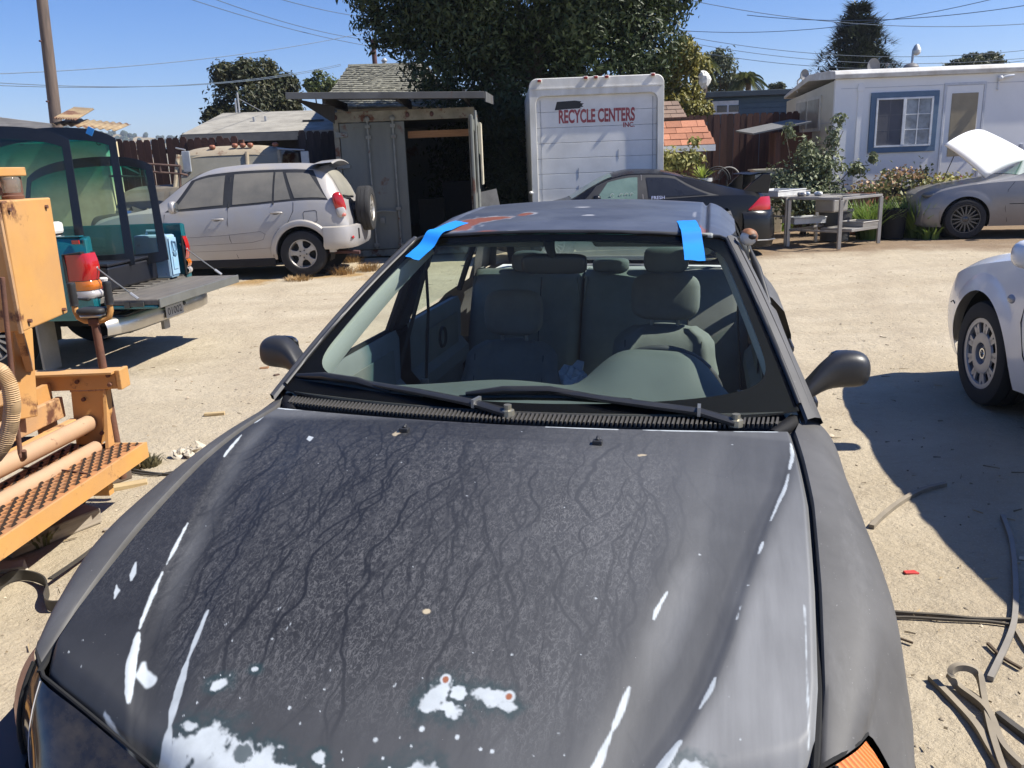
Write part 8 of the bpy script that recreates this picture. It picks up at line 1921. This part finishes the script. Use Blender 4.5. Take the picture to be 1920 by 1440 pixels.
for i, (lab, px, py, Y, r, m, n, h, sp, lf, fl, nf, z0) in enumerate([
    ('wide terracotta bowl left of the geraniums', 1613, 345, 16.1, .26, terr, 60, .12, .12, gl, bro, 0, .35),
    ('stone planter with rim standing behind the strap leaves', 1681, 362, 15.9, .26, stone, 90, .18, .14, gl, bro, 10, 0),
    ('dark pot of brown dried blooms under the window corner', 1692, 335, 16.3, .2, mat('tub grey', (.045, .047, .05)), 160, .40, .20, gl, bro, 160, .2),
    ('red glazed pot with dark spiky plant below the door', 1727, 332, 16.4, .2, terr, 120, .50, .09, leafmat('dark leaf', (.03, .05, .03), (.06, .08, .04)), pinkf, 0, .2),
    ('pot of yellowing geraniums left of the raised white hood', 1755, 345, 16.2, .2, stone, 260, .45, .24, yel, pinkf, 10, .1),
    ('pot of dried geranium heads behind the stone planter', 1648, 352, 16.2, .2, terr, 240, .36, .26, gl, bro, 130, .1),
    ('tall weeping plant in a pot beside the mobile home wall', 1668, 330, 16.6, .16, stone, 90, .42, .12, gl, bro, 12, .2),
    ('pot of pale green flowers under the tan door pane', 1790, 345, 16.4, .18, terr, 200, .45, .22, yel, pinkf, 5, .1),
    ('bushy green pot plant left of the silver car fender', 1722, 375, 15.7, .2, mat('tub grey', (.045, .047, .05)), 280, .36, .24, gl, bro, 30, 0)]):
    o, hh = pot(lab, px, py, Y, r, 0, m, z0 if False else 0); flower(o, hh, n, h*.72, sp, lf, fl, nf, 60+i, .075)
p = at(1630, 355, 16.4); o = thing('stepping_shelf', 'low plank shelf with pots along the mobile home wall', 'shelf', (p.x, 16.75, 0))
obj('plank', MB().bb(-.4, 2.6, -.12, .12, .36, .40), woodg, o); [obj('leg', MB().bb(x-.04, x+.04, -.1, .1, 0, .358), woodg, o) for x in (-.3, 1.1, 2.5)]
# plants by the little shed
shrub('yellow green bush against the brown shed wall behind the coupe', 1272, 302, 16.2, [(-.2, 0, 1.2), (.2, 0, 1.3)], [((-.1, 0, 1.45), (.35, .25, .28)), ((.25, 0, 1.5), (.28, .2, .2)), ((.3, 0, 1.8), (.15, .15, .1))], 900, .10, leafmat('yellow shrub', (.20, .21, .06), (.36, .33, .11), .25), seed=9)
o, hh = pot('pale pot holding bright spiky leaves beside the shed', 1318, 318, 16.0, .17, 0, mat('pale pot', (.5, .5, .48), .7)); rng = np.random.default_rng(3)
V = []; F = []
for i in range(46):
    a = rng.random()*6.28; e = rng.uniform(.35, 1.4); d = np.array([math.cos(a)*math.cos(e), math.sin(a)*math.cos(e), math.sin(e)]); s_ = np.array([-math.sin(a), math.cos(a), 0]); L1 = rng.uniform(.22, .42); b0 = np.array([0, 0, hh-.03]); b = len(V)
    V += [b0-s_*.012, b0+s_*.012, b0+d*L1*.6+s_*.016, b0+d*L1*.6-s_*.016, b0+d*L1-np.array([0, 0, .04])]; F += [(b, b+1, b+2), (b, b+2, b+3), (b+3, b+2, b+4)]
fastmesh('leaves', np.array(V), F, leafmat('agave bright', (.26, .34, .05), (.42, .46, .12), .3), o, kind='stuff')
p = at(1345, 325, 15.9); o = thing('garden_chair', 'dark curved wrought iron garden chair beside the spiky pot plant', 'chair', (p.x, 15.9, 0))
im = mat('iron dark', (.03, .028, .027), .6, .3)
zc = p.z-.12
for r in (.24, .20): obj('back_hoop', MB().tube(arcpts((0, 0, zc), r, 0, 180, 14), .014, 6), im, o)
obj('back_hoop', MB().tube(arcpts((.27, .25, zc), .22, 0, 150, 12), .016, 6), mat('pale iron', (.25, .23, .20), .6), o)
for a in (40, 65, 90, 115, 140): obj('back_bar', MB().tube([(.05*math.cos(R_(a)), 0, zc), (.22*math.cos(R_(a)), 0, zc+.22*math.sin(R_(a)))], .008, 5), im, o)
obj('seat', MB().lathe([(0, 0), (.24, 0), (.24, .03), (0, .03)], (0, -.2, .62), n=20), im, o)
for x in (-.18, .18):
    for y in (-.35, 0): obj('leg', MB().cyl((x, y, 0), (x, y, .62 if y else zc), .013, n=6), im, o)
p = at(1347, 148, 21.5)
o = thing('white_bird_ornament', 'white plastic bag caught in the top of the yellow green tree', 'plastic bag', (p.x-.35, 21.5, p.z)); mb = MB().ell((0, 0, 0), (.14, .1, .2), .9, 10, 8); rng = np.random.default_rng(1); mb.v = [tuple(np.array(v)*(1+.2*rng.normal(0, 1, 3))) for v in mb.v]
obj('film', mb, mat('white plastic', (.76, .74, .68)), o); o.name = 'caught_bag'
for img in list(bpy.data.objects):
    if img.name.startswith('tmp'): bpy.data.objects.remove(img)

# ------------------------------------------------------------------ air
hz = NT('thin haze'); hz.t.nodes.remove(hz.b); pv = hz.n('ShaderNodeVolumePrincipled'); pv.inputs['Color'].default_value = (.80, .88, 1, 1); pv.inputs['Density'].default_value = .00038; pv.inputs['Anisotropy'].default_value = .2
hz.l(pv.outputs[0], hz.out.inputs['Volume'])
obj('haze', MB().bb(-3200, 3200, -400, 3600, -1.5, 75), hz.m, kind='stuff')
